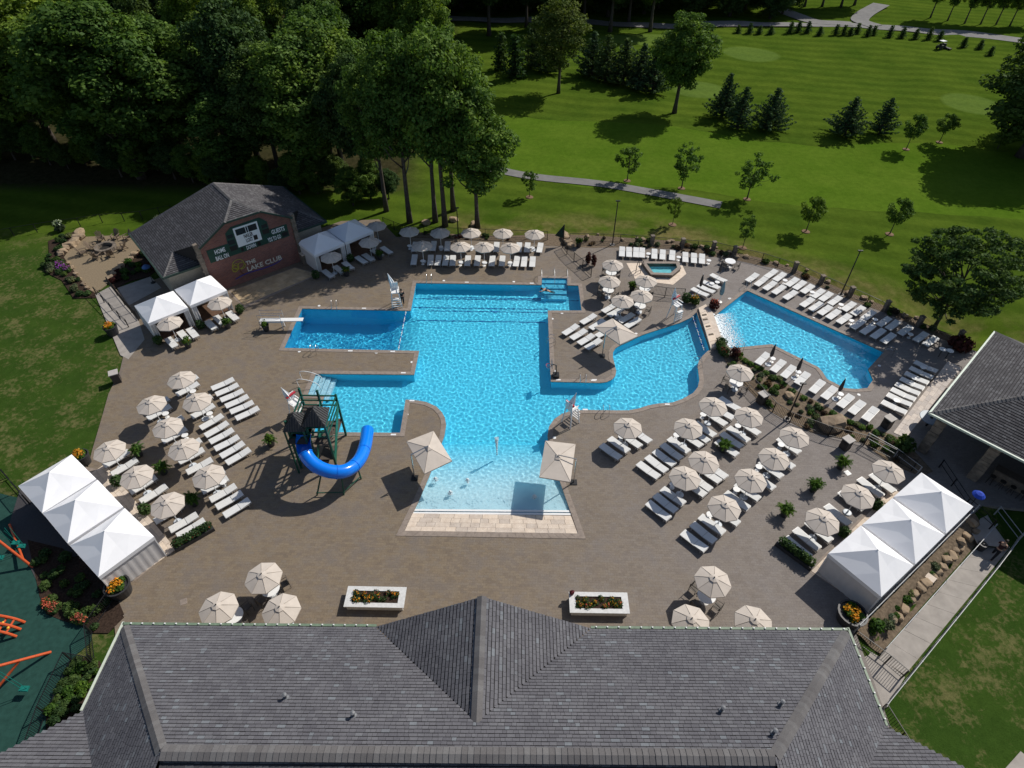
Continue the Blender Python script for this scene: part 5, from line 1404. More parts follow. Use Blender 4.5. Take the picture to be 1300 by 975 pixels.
# diving board
p0, p1 = W(329, 411.5, 1.0), W(383.5, 410, 1.0)
t = thing('diving_board', 'white diving board on a short stand with rails', 'diving board', (p0.x, p0.y, 0), heading(p0, p1))
Lb = (p1 - p0).length
MB().box((Lb / 2, 0, 1.02), (Lb, 0.5, 0.06)).build('board', M_WHITE, t)
MB().box((Lb * 0.27, 0, 0.84), (Lb * 0.5, 0.36, 0.14)).build('stand_beam', M_WHITE, t)
for x in (0.15, Lb * 0.5):
    for s in (-1, 1): MB().beam((x, s * 0.30, 0), (x, s * 0.18, 0.85), 0.08).build('leg', M_WHITE, t)
for s in (-1, 1):
    MB().tube([(0.0, s * 0.42, 0), (0.0, s * 0.42, 1.85), (Lb * 0.52, s * 0.42, 1.85), (Lb * 0.52, s * 0.42, 0)], 0.025, 6).build('guard_rail', M_STEEL, t)
    MB().tube([(0.0, s * 0.42, 1.45), (Lb * 0.52, s * 0.42, 1.45)], 0.02, 6).build('guard_rail', M_STEEL, t)
for k in range(3): MB().beam((-0.12, -0.25, 0.25 * (k + 1)), (-0.12, 0.25, 0.25 * (k + 1)), 0.06, 0.03).build('rung', M_WHITE, t)

# basketball hoop
p = Z('C', 928, 855); t = thing('pool_hoop', 'black poolside basketball hoop leaning over the main pool', 'basketball hoop', p, math.pi)
MB().box((0, 0, 0.14), (0.55, 0.6, 0.28)).build('base', M_BLACK, t)
MB().tube([(0, 0, 0.2), (0.05, 0, 1.35), (0.35, 0, 1.45)], 0.06, 6).build('arm', M_BLACK, t)
MB().box((0.42, 0, 1.5), (0.04, 0.85, 0.55)).build('backboard', plain('smoky board', (0.10, 0.10, 0.11), 0.3), t)
MB().tube([(0.70 + 0.24 * math.cos(a), 0.24 * math.sin(a), 1.32) for a in np.linspace(0, 2 * math.pi, 17)], 0.022, 5, False).build('rim', plain('red rim', (0.55, 0.03, 0.04)), t)
b = MB()
for k in range(10):
    a = 2 * math.pi * k / 10; b.tube([(0.70 + 0.24 * math.cos(a), 0.24 * math.sin(a), 1.32), (0.70 + 0.14 * math.cos(a + 0.3), 0.14 * math.sin(a + 0.3), 0.95)], 0.008, 4)
b.build('net', M_WHITE, t)

# lifeguard chairs with white umbrellas
def guard_chair(reg, u, v, rz, label, red, lean):
    p = Z(reg, u, v); t = thing('lifeguard_chair', label, 'lifeguard chair', p, rz, 'lifeguard chairs')
    for x, y in ((-0.45, -0.45), (0.45, -0.45), (-0.45, 0.45), (0.45, 0.45)): MB().beam((x * 1.15, y * 1.15, 0), (x * 0.75, y * 0.75, 1.7), 0.07).build('leg', M_WHITE, t)
    MB().box((0, 0, 1.72), (0.75, 0.72, 0.07)).build('seat', M_WHITE, t)
    MB().box((0, 0.36, 2.15), (0.72, 0.06, 0.8)).build('backrest', M_WHITE, t)
    for s in (-1, 1): MB().box((s * 0.38, 0, 2.0), (0.07, 0.72, 0.06)).build('armrest', M_WHITE, t)
    MB().box((0, -0.55, 1.2), (0.6, 0.3, 0.05)).build('footrest', M_WHITE, t)
    for k in range(4): MB().beam((-0.45, -0.56, 0.25 + 0.25 * k), (0.45, -0.56, 0.25 + 0.25 * k), 0.06).build('rung', M_WHITE, t)
    if red: MB().tube([(-0.42, 0.25, 2.35), (0.45, 0.28, 2.42)], 0.10, 8).build('rescue_tube', plain('red rescue tube', (0.45, 0.02, 0.04), 0.5), t)
    b = MB(); n = 6; ax = Vector((lean[0], lean[1], 1)).normalized(); s = ax.cross(Vector((0, 1, 0))).normalized(); w = ax.cross(s); o = Vector((0, 0.42, 1.6))
    pr = ((0.05, 0.4), (0.30, 0.55), (0.22, 1.1), (0.02, 1.9))
    for r, h in pr:
        for j in range(n * 2):
            a = math.pi * j / n; rr = r * (1.0 if j % 2 else 0.62); q = o + ax * h + (s * math.cos(a) + w * math.sin(a)) * rr; b.v.append(tuple(q))
    m = n * 2
    for k in range(3):
        for j in range(m): b.f.append((k * m + j, k * m + (j + 1) % m, (k + 1) * m + (j + 1) % m, (k + 1) * m + j))
    b.build('folded_umbrella', M_WHITEC, t)
    MB().tube([o, o + ax * 1.95], 0.025, 6).build('umbrella_pole', M_WHITE, t)
guard_chair('C', 128, 512, 0.2, 'tall white lifeguard chair between the diving and lap pools', False, (-0.25, 0.1))
guard_chair('J', 492, 218, 2.3, 'white lifeguard chair with red rescue tube on the rounded deck corner', True, (-0.1, -0.3))
guard_chair('D', 607, 556, 0.6, 'white lifeguard chair with red rescue tube near the weir', True, (-0.15, 0.0))
guard_chair('H', 318, 212, 0.9, 'white lifeguard chair half hidden behind the slide tower', True, (-0.25, 0.0))

# hot tub
t = thing('hot_tub', 'small angular raised hot tub with aqua water in a travertine apron', 'hot tub', (0, 0, 0))
def ring_wall(outer, inner, z0, z1, name, mat, parent):
    b = MB(); n = len(outer); 
    for k in range(n):
        j = (k + 1) % n; o0, o1, i0, i1 = outer[k], outer[j], inner[k], inner[j]
        b.quad((*o0, z0), (*o1, z0), (*o1, z1), (*o0, z1)); b.quad((*i1, z0), (*i0, z0), (*i0, z1), (*i1, z1)); b.quad((*o0, z1), (*o1, z1), (*i1, z1), (*i0, z1))
    return b.build(name, mat, parent)
ring_wall(tub_outer, tub_inner, -0.3, 0.38, 'wall', M_GREYSTONE, t)
ring_wall(offset(tub_outer, 0.05), offset(tub_inner, -0.03), 0.36, 0.44, 'coping', M_COPE, t)
bs = MB().prism(offset(tub_inner, 0.02), -0.45, -0.40).build('floor', plain('aqua tub plaster', (0.26, 0.78, 0.84), 0.6), t); bs.cycles.is_caustics_receiver = True
inn = ring_wall(offset(tub_inner, 0.01), offset(tub_inner, -0.22), -0.45, -0.18, 'bench', plain('aqua tub plaster', (0.14, 0.52, 0.56)), t); inn.cycles.is_caustics_receiver = True
x0, x1 = min(p[0] for p in tub_inner) - .2, max(p[0] for p in tub_inner) + .2; y0, y1 = min(p[1] for p in tub_inner) - .2, max(p[1] for p in tub_inner) + .2
ins_ = offset(tub_inner, 0.02); b = MB(); ids = {}
for j, y in enumerate(np.arange(y0, y1, 0.1)):
    for i, x in enumerate(np.arange(x0, x1, 0.1)):
        if dilated(ins_, np.array([x]), np.array([y]), 0.05)[0]:
            ids[(i, j)] = len(b.v); b.v.append((x, y, 0.26 + 0.012 * noise.noise((x * 2.4, y * 2.4, 1))))
for (i, j) in ids:
    if all(k in ids for k in ((i + 1, j), (i, j + 1), (i + 1, j + 1))): b.f.append((ids[i, j], ids[i + 1, j], ids[i + 1, j + 1], ids[i, j + 1]))
wt = b.build('water', M_WATER, t, True); wt.cycles.is_caustics_caster = True
# rails of the tub
p = Z('D', 410, 322)
for k in range(2): MB().tube(smooth_path([(p.x + 0.5 * k, p.y - 0.4, 0), (p.x + 0.5 * k, p.y - 0.4, 0.95), (p.x + 0.5 * k + 0.3, p.y + 0.3, 1.05), (p.x + 0.5 * k + 0.5, p.y + 0.5, 0.3)], 4), 0.035, 6).build('handrail', M_BLACK, t)

# weir wall with scuppers and the sheet of falling water
a, b_ = Z('D', 728, 512), Z('D', 792, 712); c_, d_ = Z('D', 862, 690), Z('D', 800, 530)
t = thing('weir_wall', 'travertine weir wall with scuppers spilling into the right pool', 'weir', a)
wp = [P2(x - a) for x in (a + Vector((0.02, 0.15, 0)), Z('D', 764, 488), Z('D', 801, 530), Z('D', 862, 698), b_)]
MB().prism(ccw(wp), -1.3, 0.16).build('wall', M_TRAV, t)
for k in range(7):
    f0, f1 = k / 7, (k + 0.96) / 7
    L0, L1 = a.lerp(b_, f0) - a, a.lerp(b_, f1) - a; r0, r1 = (Z('D', 772, 492).lerp(Z('D', 852, 692), f0) - a), (Z('D', 772, 492).lerp(Z('D', 852, 692), f1) - a)
    MB().prism(ccw([P2(L0), P2(L1), P2(L1.lerp(r1, 0.62)), P2(L0.lerp(r0, 0.62))]), 0.165, 0.23).build('cap_stone', M_TRAV, t)
for (u, v) in ((762, 568), (777, 602), (792, 642), (757, 545)):
    q = Z('D', u, v) - a; MB().box((q.x, q.y, 0.255), (0.45, 0.18, 0.05), 0.3).build('scupper', plain('bronze scupper', (0.10, 0.07, 0.04), 0.5), t)
M_FOAM = plain('white water foam', (0.80, 0.88, 0.92), 0.6, var=0.1, scale=5.0)
foam = MB(); rg = random.Random(4)
e0, e1 = Z('D', 801, 532), Z('D', 862, 698)
for k in range(4200):
    f = rg.random(); d = rg.random() ** 2.3
    q = e0.lerp(e1, f) + (Vector((1, 0.25, 0)).normalized()) * (0.1 + d * 2.4)
    s = rg.uniform(0.025, 0.085) * (1.15 - d); foam.rock((q.x, q.y, -0.13 + rg.uniform(-.02, .05) * (1 - d)), (s, s, s * 0.5), k % 17, 1)
fo = stuff(foam.build('splash_foam', M_FOAM, None, True))
fs = MB()
for k in range(40):
    f = k / 40; q = e0.lerp(e1, f); n_ = Vector((1, 0.25, 0)).normalized(); w_ = (e1 - e0) / 40 * 0.8
    if rg.random() < 0.2: continue
    pr = [(0.0, 0.10), (0.18, 0.06), (0.30, -0.06), (0.36, -0.2)]
    for (d0, z0), (d1, z1) in zip(pr[:-1], pr[1:]):
        fs.quad((q + n_ * d0)[:2] + (z0,), (q + w_ + n_ * d0)[:2] + (z0,), (q + w_ + n_ * d1)[:2] + (z1,), (q + n_ * d1)[:2] + (z1,)) if False else fs.quad(((q + n_ * d0).x, (q + n_ * d0).y, z0), ((q + w_ + n_ * d0).x, (q + w_ + n_ * d0).y, z0), ((q + w_ + n_ * d1).x, (q + w_ + n_ * d1).y, z1), ((q + n_ * d1).x, (q + n_ * d1).y, z1))
stuff(fs.build('falling_water', M_FOAM))

# spray jets and bubblers at the beach entry
def jet(reg, u, v, h, r, label, n=120*2, seed=0):
    p = Z(reg, u, v, -0.1); rg = random.Random(seed); t = thing('water_jet', label, 'water jet', p, 0, 'beach entry water jets')
    b = MB()
    for k in range(n):
        f = rg.random() ** 0.6; a = rg.uniform(0, 6.28); rr = (r * (1 - f) ** 0.7 if h < 1 else (0.03 + 0.5 * r * f * f)) * rg.random() + 0.015; s = rg.uniform(0.010, 0.024)
        b.rock((rr * math.cos(a), rr * math.sin(a), h * f), (s, s, s * 1.6), k % 13, 1)
    b.build('spray', M_FOAM, t, True)
    MB().lathe([(0.06, -0.02), (0.05, 0.03)], 10).build('nozzle', M_STEEL, t)
jet('J', 127, 385, 2.0, 0.28, 'tall thin water jet in the middle of the beach entry', 520, 1)
jet('H', 1005, 520, 0.42, 0.30, 'low bubbler leftmost in the beach entry', 260, 2)
jet('H', 1165, 525, 0.45, 0.30, 'low bubbler second from the left in the beach entry', 260, 3)
jet('H', 1080, 588, 0.45, 0.28, 'low bubbler nearest the travertine tiles', 260, 4)
jet('J', 318, 600, 0.45, 0.28, 'low bubbler in the shade of the right cantilever umbrella', 260, 5)

# depth tiles on the coping and skimmer lids on the deck
lid = MB().lathe([(0.14, 0.0), (0.14, 0.012), (0.12, 0.018)], 12)
lm_ = bpy.data.meshes.new('skimmer_lid'); lm_.from_pydata(lid.v, [], lid.f); lm_.materials.append(M_WHITE)
for i, (reg, u, v) in enumerate(sorted([('C', 360, 385), ('C', 710, 385), ('C', 953, 538), ('C', 905, 567), ('C', 27, 750), ('C', 207, 795), ('H', 855, 190), ('J', 722, 165), ('J', 413, 295), ('D', 420, 635), ('D', 887, 452), ('E', 95, 295), ('E', 518, 385), ('E', 430, 587), ('E', 850, 618), ('E', 750, 765), ('B', 920, 678), ('B', 825, 908), ('B', 1210, 908), ('C', 922, 828)], key=lambda e: ZO[e[0]][0] + e[1] * K4)):
    p = Z(reg, u, v); o = link('skimmer_lid', lm_); o.location = (p.x, p.y, 0.004); tag(o, f'round white skimmer lid, {ORD[i]} from the left along the pool edges', 'lid', 'skimmer lids')
dt = MB().box((0, 0, 0.0), (0.42, 0.16, 0.012)); dm = bpy.data.meshes.new('depth_tile'); dm.from_pydata(dt.v, [], dt.f); dm.materials.append(M_WHITE)
cop = bpy.data.objects['pool_coping']
for reg, u, v in [('C', 475, 392), ('C', 800, 392), ('C', 110, 744), ('C', 165, 850), ('C', 940, 873), ('C', 1115, 873), ('H', 880, 122), ('H', 790, 293), ('J', 565, 153), ('J', 975, 120), ('D', 215, 870), ('B', 1145, 688), ('B', 1080, 902)]:
    p = Z(reg, u, v); o = link('depth_tile', dm, None, cop); o.location = (p.x, p.y, 0.036)

# ---------------------------------------------------------------- planters and pots
def scatter_leaf(name, blobs, per, size, mat, parent, seed, up=0.35): return link(name, leaf_mesh(name, blobs, per, size, mat, up, seed), None, parent)
def white_planter(corners, reg, label, seed):
    q = [Z(reg, u, v, 0.55) for u, v in corners]; c = sum(q, Vector()) / 4; w = ((q[1] - q[0]).length + (q[2] - q[3]).length) / 2; d = ((q[3] - q[0]).length + (q[2] - q[1]).length) / 2
    t = thing('planter_box', label, 'planter', (c.x, c.y, 0), heading(q[3], q[2]), 'white planter boxes')
    b = MB(); o = [(-w / 2, -d / 2), (w / 2, -d / 2), (w / 2, d / 2), (-w / 2, d / 2)]; i_ = [(-w / 2 + .42, -d / 2 + .30), (w / 2 - .42, -d / 2 + .30), (w / 2 - .42, d / 2 - .30), (-w / 2 + .42, d / 2 - .30)]
    body = [(x * 0.94, y * 0.86) for x, y in o]
    MB().prism(body, 0.0, 0.47).build('body', plain('white render', (0.62, 0.62, 0.61), 0.7), t)
    ring_wall(o, i_, 0.472, 0.56, 'rim', plain('off white coping', (0.60, 0.60, 0.59), 0.6), t)
    MB().prism(i_, 0.40, 0.50).build('soil', M_MULCH, t)
    bl = [((rg.uniform(-w / 2 + .5, w / 2 - .5), rg.uniform(-d / 2 + .38, d / 2 - .38), 0.58), (0.2, 0.2, 0.13)) for _ in range(34)]
    scatter_leaf('foliage', bl, 36, 0.11, LEAF_D, t, seed); scatter_leaf('flowers', [((x, y, z + 0.10), (0.14, 0.14, 0.08)) for (x, y, z), r in bl[::2]], 9, 0.09, FL_OR, t, seed + 1); scatter_leaf('flowers', [((x, y, z + 0.10), (0.14, 0.14, 0.08)) for (x, y, z), r in bl[1::3]], 7, 0.09, FL_RED, t, seed + 2)
white_planter([(970, 185), (1260, 188), (1250, 291), (947, 290)], 'O', 'white rectangular planter of orange flowers left of the clubhouse gable', 11)
white_planter([(185, 197), (475, 197), (489, 302), (186, 302)], 'Q', 'white rectangular planter of orange flowers right of the clubhouse gable', 15)

M_POT = plain('charcoal pot', (0.035, 0.035, 0.037), 0.5)
def palm(reg, u, v, label, s=1.0, flowers=None, potr=0.34):
    p = Z(reg, u, v); t = thing('potted_palm', label, 'potted plant', p, random.uniform(0, 6), 'potted palms')
    MB().lathe([(potr * 0.72, 0), (potr, 0.62), (potr * 1.06, 0.64), (potr * 1.06, 0.70), (potr * 0.9, 0.70), (potr * 0.85, 0.60)], 16).build('pot', M_POT, t)
    b = MB(); rg = random.Random(int(u))
    for k in range(26):
        a = k * 2.4 + rg.uniform(-.3, .3); L = s * rg.uniform(0.45, 0.8); e = rg.uniform(0.5, 1.25)
        pts = [Vector((0, 0, 0.65))]
        for j in range(1, 6):
            f = j / 5; r = L * f * math.cos(e * (1 - 0.5 * f)); z = 0.65 + L * (f * math.sin(e) * 1.1 - 0.75 * f * f * (1.2 - e * 0.5)); pts.append(Vector((r * math.cos(a), r * math.sin(a), z)))
        sd = Vector((-math.sin(a), math.cos(a), 0))
        for j in range(5):
            p0, p1 = pts[j], pts[j + 1]
            for sg in (-1, 1):
                for m in range(3):
                    o = p0.lerp(p1, m / 3); b.tri(o, o + (p1 - p0) * 0.35, o + sd * sg * (0.22 * s * (1 - 0.12 * j)) + (p1 - p0) * 0.6 - Vector((0, 0, 0.07)))
    b.build('fronds', LEAF_P, t)
    scatter_leaf('foliage', [((0, 0, 0.85), (0.34 * s, 0.34 * s, 0.30)), ((0.18, 0.1, 0.95), (0.24, 0.24, 0.22)), ((-0.15, -0.12, 0.9), (0.26, 0.26, 0.22))], 70, 0.17, LEAF_P, t, int(u) + 3)
    if flowers: scatter_leaf('flowers', [((0, 0, 0.80), (0.32, 0.32, 0.14))], 40, 0.11, flowers, t, int(v))
palm('F', 705, 575, 'potted palm beside the lawn-end cabana umbrella'); palm('F', 830, 660, 'potted palm between two umbrellas in mid left deck'); palm('F', 985, 815, 'potted palm behind the three shaded loungers', 1.0)
palm('H', 182, 355, 'potted yellow green palm standing alone left of the slide', 0.9); palm('K', 625, 545, 'potted palm tucked into a lounger line on the right deck', 1.0)
palm('L', 385, 620, 'topmost potted palm on the open right deck'); palm('L', 250, 735, 'middle potted palm on the open right deck'); palm('L', 108, 862, 'lowest potted palm on the open right deck')
palm('B', 468, 795, 'potted plant with tall leaves before the cabana left of the brick wall', 0.8); palm('B', 272, 895, 'flowering pot before the leftmost far cabana', 0.7, FL_OR); palm('B', 1057, 525, 'potted plant before the first cabana right of the brick wall', 0.7, FL_OR)
palm('B', 1220, 440, 'potted plant at the rightmost far cabana', 0.8); palm('B', 660, 805, 'dark bushy pot beside the diving board stand', 0.6); palm('D', 395, 420, 'potted yellow plant beside the hot tub umbrellas', 0.8, FL_OR); palm('D', 125, 205, 'black pot with orange flowers at the gate', 0.7, FL_OR)
def bush(pts, label, seed, mat=LEAF_D, r=(0.35, 0.35, 0.4), per=180, size=0.16, group='shrubs on the deck', box=None, name='shrub', flowers=None):
    c = sum(pts, Vector()) / len(pts); t = thing(name, label, 'shrub', c, 0, group)
    if box: MB().box((0, 0, 0.16), (box[0], box[1], 0.32), box[2]).build('planter', M_POT, t)
    bl = [(tuple(p - c + Vector((0, 0, r[2] + (0.25 if box else 0)))), r) for p in pts]
    scatter_leaf('foliage', bl, per, size, mat, t, seed)
    st = MB()
    for p in pts: q = p - c; st.tube([(q.x, q.y, 0), (q.x, q.y, r[2])], [0.03, 0.015], 5)
    st.build('stem', BARK, t)
    if flowers: scatter_leaf('flowers', [(tuple(p - c + Vector((0, 0, r[2] * 1.6))), (r[0] * 0.9, r[1] * 0.9, r[2] * 0.4)) for p in pts], 40, 0.12, flowers, t, seed + 5)
    return t
def line_pts(reg, a, b_, n): return [Z(reg, *a).lerp(Z(reg, *b_), k / (n - 1)) for k in range(n)]
q = line_pts('G', (910, 440), (1060, 352), 9); bush(q, 'low clipped hedge in a dark trough before the left cabanas', 31, r=(0.32, 0.32, 0.32), per=150, box=((q[-1] - q[0]).length + 0.6, 0.6, heading(q[0], q[-1])), name='trough_hedge', flowers=FL_RED)
q = line_pts('M', (95, 345), (235, 445), 9); bush(q, 'low clipped hedge in a dark trough before the right cabanas', 32, r=(0.32, 0.32, 0.36), per=150, box=((q[-1] - q[0]).length + 0.6, 0.6, heading(q[0], q[-1])), name='trough_hedge')
for i, (reg, u, v, d) in enumerate([('G', 605, 130, 'first from the lawn behind the left cabana loungers'), ('G', 745, 270, 'second from the lawn behind the left cabana loungers'), ('M', 560, 150, 'upper one behind the right cabana loungers'), ('M', 400, 290, 'lower one behind the right cabana loungers'), ('B', 905, 540, 'at the first cabana right of the brick wall'),
        ('B', 1075, 455, 'between the two cabanas right of the brick wall'), ('B', 335, 800, 'between the two cabanas left of the brick wall'), ('B', 530, 720, 'at the left end of the travertine patio'), ('B', 125, 880, 'at the left post of the far left cabana'), ('K', 600, 40, 'in a black tub at the weir')]):
    bush([Z(reg, u, v)], f'round dark green shrub {d}', 40 + i, r=(0.42, 0.42, 0.5), per=420, size=0.17)
for reg, u, v, d, fl in [('D', 700, 480, 'orange flowering tub left of the weir', FL_OR), ('D', 660, 470, 'dark leafy tub left of the weir', None), ('D', 798, 500, 'red leaved shrub at the top of the weir', FL_RED), ('D', 835, 690, 'tall leafy shrub at the foot of the weir', None), ('D', 905, 740, 'burgundy shrub at the foot of the weir', None), ('D', 850, 735, 'red flowering shrub at the foot of the weir', FL_RED)]:
    bush([Z(reg, u, v), Z(reg, u + 12, v + 6)], d, int(u + v), LEAF_RED if 'burgundy' in d or 'red leaved' in d else LEAF_D, (0.42, 0.42, 0.55), 260, 0.18, 'shrubs at the weir', flowers=fl)
for reg, u, v, d in [('D', 172, 290, 'left of the pair of dark red cordylines in pots on the fence line'), ('D', 200, 300, 'right of the pair of dark red cordylines in pots on the fence line')]:
    bush([Z(reg, u, v)], d, int(u), LEAF_RED, (0.3, 0.3, 0.75), 300, 0.2, 'potted cordylines')
for reg, u, v, sc, d in [('G', 630, 670, 0.75, 'big dark tub of yellow flowers beside the left cabana trio'), ('M', 435, 710, 0.85, 'big dark tub of orange flowers beside the right cabana trio'), ('A', 565, 835, 0.6, 'dark tub of yellow flowers at the edge of the left lawn'), ('F', 430, 615, 0.62, 'dark tub of flowers at the lawn end of the left cabanas')]:
    p = Z(reg, u, v); t = thing('flower_tub', d, 'planter', p, 0, 'large flower tubs')
    MB().lathe([(sc * 0.78, 0), (sc, 0.85), (sc * 1.05, 0.87), (sc * 1.05, 0.95), (sc * 0.92, 0.95), (sc * 0.9, 0.82)], 20).build('tub', M_POT, t)
    MB().lathe([(sc * 0.9, 0.80), (0.02, 0.84)], 16).build('soil', M_MULCH, t)
    bl = [((sc * 0.6 * math.cos(a) * f, sc * 0.6 * math.sin(a) * f, 0.98), (0.26, 0.26, 0.2)) for a, f in [(k * 1.1, 0.3 + 0.7 * ((k * 37) % 10) / 10) for k in range(12)]]
    scatter_leaf('foliage', bl, 70, 0.15, LEAF_P, t, int(u)); scatter_leaf('flowers', [((x, y, z + 0.14), r) for (x, y, z), r in bl[::2]], 34, 0.15, FL_OR, t, int(v))
for reg, u, v, d in [('F', 590, 205, 'grey stone waste bin at the edge of the left lawn'), ('K', 812, 300, 'stone waste bin at the corner of the garden fence'), ('L', 405, 520, 'stone waste bin by the black fence on the right deck'), ('L', 610, 410, 'stone waste bin at the near end of the right pool loungers')]:
    p = Z(reg, u, v); t = thing('waste_bin', d, 'waste bin', p, 0.5, 'stone waste bins')
    MB().box((0, 0, 0.5), (0.62, 0.62, 1.0)).build('body', plain('brown bin panel', (0.055, 0.045, 0.04), 0.7), t); MB().box((0, 0, 1.03), (0.74, 0.74, 0.07)).build('lid', plain('grey bin lid', (0.42, 0.39, 0.36), 0.7), t)
    for s in (-1, 1): MB().box((s * 0.335, 0, 0.72), (0.04, 0.34, 0.2)).build('flap', M_BLACK, t)

# ---------------------------------------------------------------- fences, rails, piers, lamp posts
def fence(pts, label, h=1.15, bay=2.3, mat=M_BLACK, gap=0.13, z=None, pick=True, rails_z=(0.15, 1.0), name='fence', thick=0.045):
    o = pts[0]; t = thing(name, label, 'fence', (o.x, o.y, 0))
    zf = (lambda p: gz(p.x, p.y) + 0.02) if z is None else (lambda p: z)
    prev = None
    for a, b_ in zip(pts[:-1], pts[1:]):
        L = (b_ - a).length; n = max(1, round(L / bay))
        for k in range(n):
            p, q = a.lerp(b_, k / n) - o, a.lerp(b_, (k + 1) / n) - o; zp, zq = zf(p + o), zf(q + o)
            MB().box((p.x, p.y, zp + h / 2), (thick * 1.5, thick * 1.5, h)).build('post', mat, t)
            for rz in rails_z: rl = MB().beam((p.x, p.y, zp + rz * h), (q.x, q.y, zq + rz * h), thick * 0.8).build('rail', mat, t)
            if pick:
                pk = MB(); m = int((q - p).length / gap)
                for j in range(1, m):
                    s = p.lerp(q, j / m); zz = zp + (zq - zp) * j / m; pk.box((s.x, s.y, zz + 0.55 * h), (0.018, 0.018, h * 0.86))
                stuff(pk.build('pickets', mat, rl))
    e = pts[-1] - o; ze = zf(pts[-1]); MB().box((e.x, e.y, ze + h / 2), (thick * 1.5, thick * 1.5, h)).build('post', mat, t)
    return t
def pts_of(lst): return [W(*p) for p in lst]
fence(pts_of([(484, 289), (512, 299.5), (560, 301), (640, 302.5), (692, 304)]), 'black picket fence behind the far umbrella rows')
fence(pts_of([(720, 306), (784, 306), (824, 308.5), (862.5, 311.5), (902, 314), (928.5, 320), (964, 327.5), (1005, 340), (1039, 354.5), (1076, 370), (1121, 387), (1164, 405.5), (1213, 424)]), 'black picket fence between the pools and the golf course')
fence(pts_of([(944, 478), (964, 499), (981, 518), (1003, 531), (1052, 548), (1097, 558.5), (1137, 578), (1158, 590)]), 'black picket fence along the near side of the garden bed', z=0.0)
fence(pts_of([(711, 314), (717, 322), (726, 331), (737, 340), (748, 350)]), 'black picket fence curving between the lap pool and hot tub deck', z=0.0)
fence(pts_of([(822, 371), (842, 374), (866, 375)]), 'short black fence below the hot tub umbrellas', z=0.0)
fence([Z('A', u, v) for u, v in ((-120, 388), (60, 352), (175, 331), (290, 312), (390, 297), (500, 277), (610, 268), (700, 258), (790, 238), (850, 225))], 'black wire fence along the far side of the left lawn', h=1.1, bay=3.2, pick=False, rails_z=(0.98,))
fence([Z('A', 478, 640), Z('A', 640, 800)], 'black handrail beside the entry path', h=0.95, bay=1.8, pick=False, rails_z=(0.55, 0.98), z=0.01)
fence([Z('A', 545, 598), Z('A', 620, 690), Z('A', 690, 765)], 'black railing on the house side of the entry path', z=0.01)
fence([Z('M', 468, 772, 0), Z('M', 1050, 168, 0)], 'grey steel guard rail behind the right cabana trio', h=1.05, bay=1.9, mat=M_RAILGREY, pick=False, rails_z=(0.3, 0.65, 0.99), z=0.0, name='guard_rail')
fence([Z('N', 600, 668, LOW), Z('M', 1150, 470, LOW), Z('M', 1275, 300, LOW)], 'grey steel fence on the lawn side of the lower walkway', h=1.05, bay=2.2, mat=M_RAILGREY, z=LOW, gap=0.14, name='guard_rail')
fence([Z('M', 605, 878, LOW), Z('M', 1145, 255, LOW)], 'low grey handrail between rock bed and lower walkway', h=0.9, bay=3.5, mat=M_RAILGREY, pick=False, rails_z=(0.98,), z=LOW, name='guard_rail')
fence([Z('M', 470, 785, 0), Z('N', 615, 430, LOW), Z('N', 700, 500, LOW)], 'black picket gate fence at the foot of the lower walkway', z=-0.6)
fence([Z('N', 600, 660, LOW), Z('N', 690, 800, LOW), Z('N', 790, 960, LOW)], 'black picket fence beside the right wing of the clubhouse', z=LOW)
fence([Z('G', -60, 160), Z('G', 50, 110), Z('G', 160, 235)], 'black picket fence between left lawn and playground', z=-0.02)
fence([Z('R', 590, 165), Z('R', 480, 330), Z('R', 500, 480)], 'black picket fence between the playground and clubhouse corner', z=-0.02)
fence([Z('R', 495, 490), Z('R', 380, 470), Z('R', 260, 740), Z('R', 190, 960)], 'black picket fence along the playground flower bed', z=-0.02)
fence([Z('L', 505, 490), Z('L', 650, 570), Z('L', 765, 655)], 'grey steel guard rail beside the first right cabana umbrella', h=1.1, bay=2.0, mat=M_RAILGREY, pick=False, rails_z=(0.5, 0.99), z=0.0, name='guard_rail')
fence([Z('L', 880, 610), Z('L', 1010, 800), Z('M', 1140, 240)], 'black stair rail beside the bar pavilion', h=1.0, bay=1.6, pick=False, rails_z=(0.5, 0.98), z=-0.1, name='stair_rail')
fence([Z('L', 1170, 830), Z('M', 1280, 300)], 'grey handrail at the top of the lower walkway', h=1.0, bay=1.8, mat=M_RAILGREY, pick=False, rails_z=(0.5, 0.98), z=-0.3, name='stair_rail')
pier_px = [(824, 309), (862.5, 312), (902, 314.5), (928.5, 320.5), (1005, 340.5), (1039, 355), (1076, 370.5), (1121, 387.5), (1164, 406), (1213.5, 424.5)]
for i, p in enumerate(pier_px):
    q = W(*p); t = thing('stone_pier', f'square stone fence pier, {ORD[i]} from the left along the golf side fence', 'pier', (q.x, q.y, 0), 0.2, 'stone fence piers')
    z = -0.1
    for k in range(5):
        hh = random.uniform(0.22, 0.29); MB().box((random.uniform(-.02, .02), random.uniform(-.02, .02), z + hh / 2), (0.36, 0.36, hh - 0.015), random.uniform(-.04, .04)).build('stone', M_GREYSTONE, t); z += hh
    MB().box((0, 0, z + 0.05), (0.44, 0.44, 0.08)).build('cap', M_GREYSTONE, t)
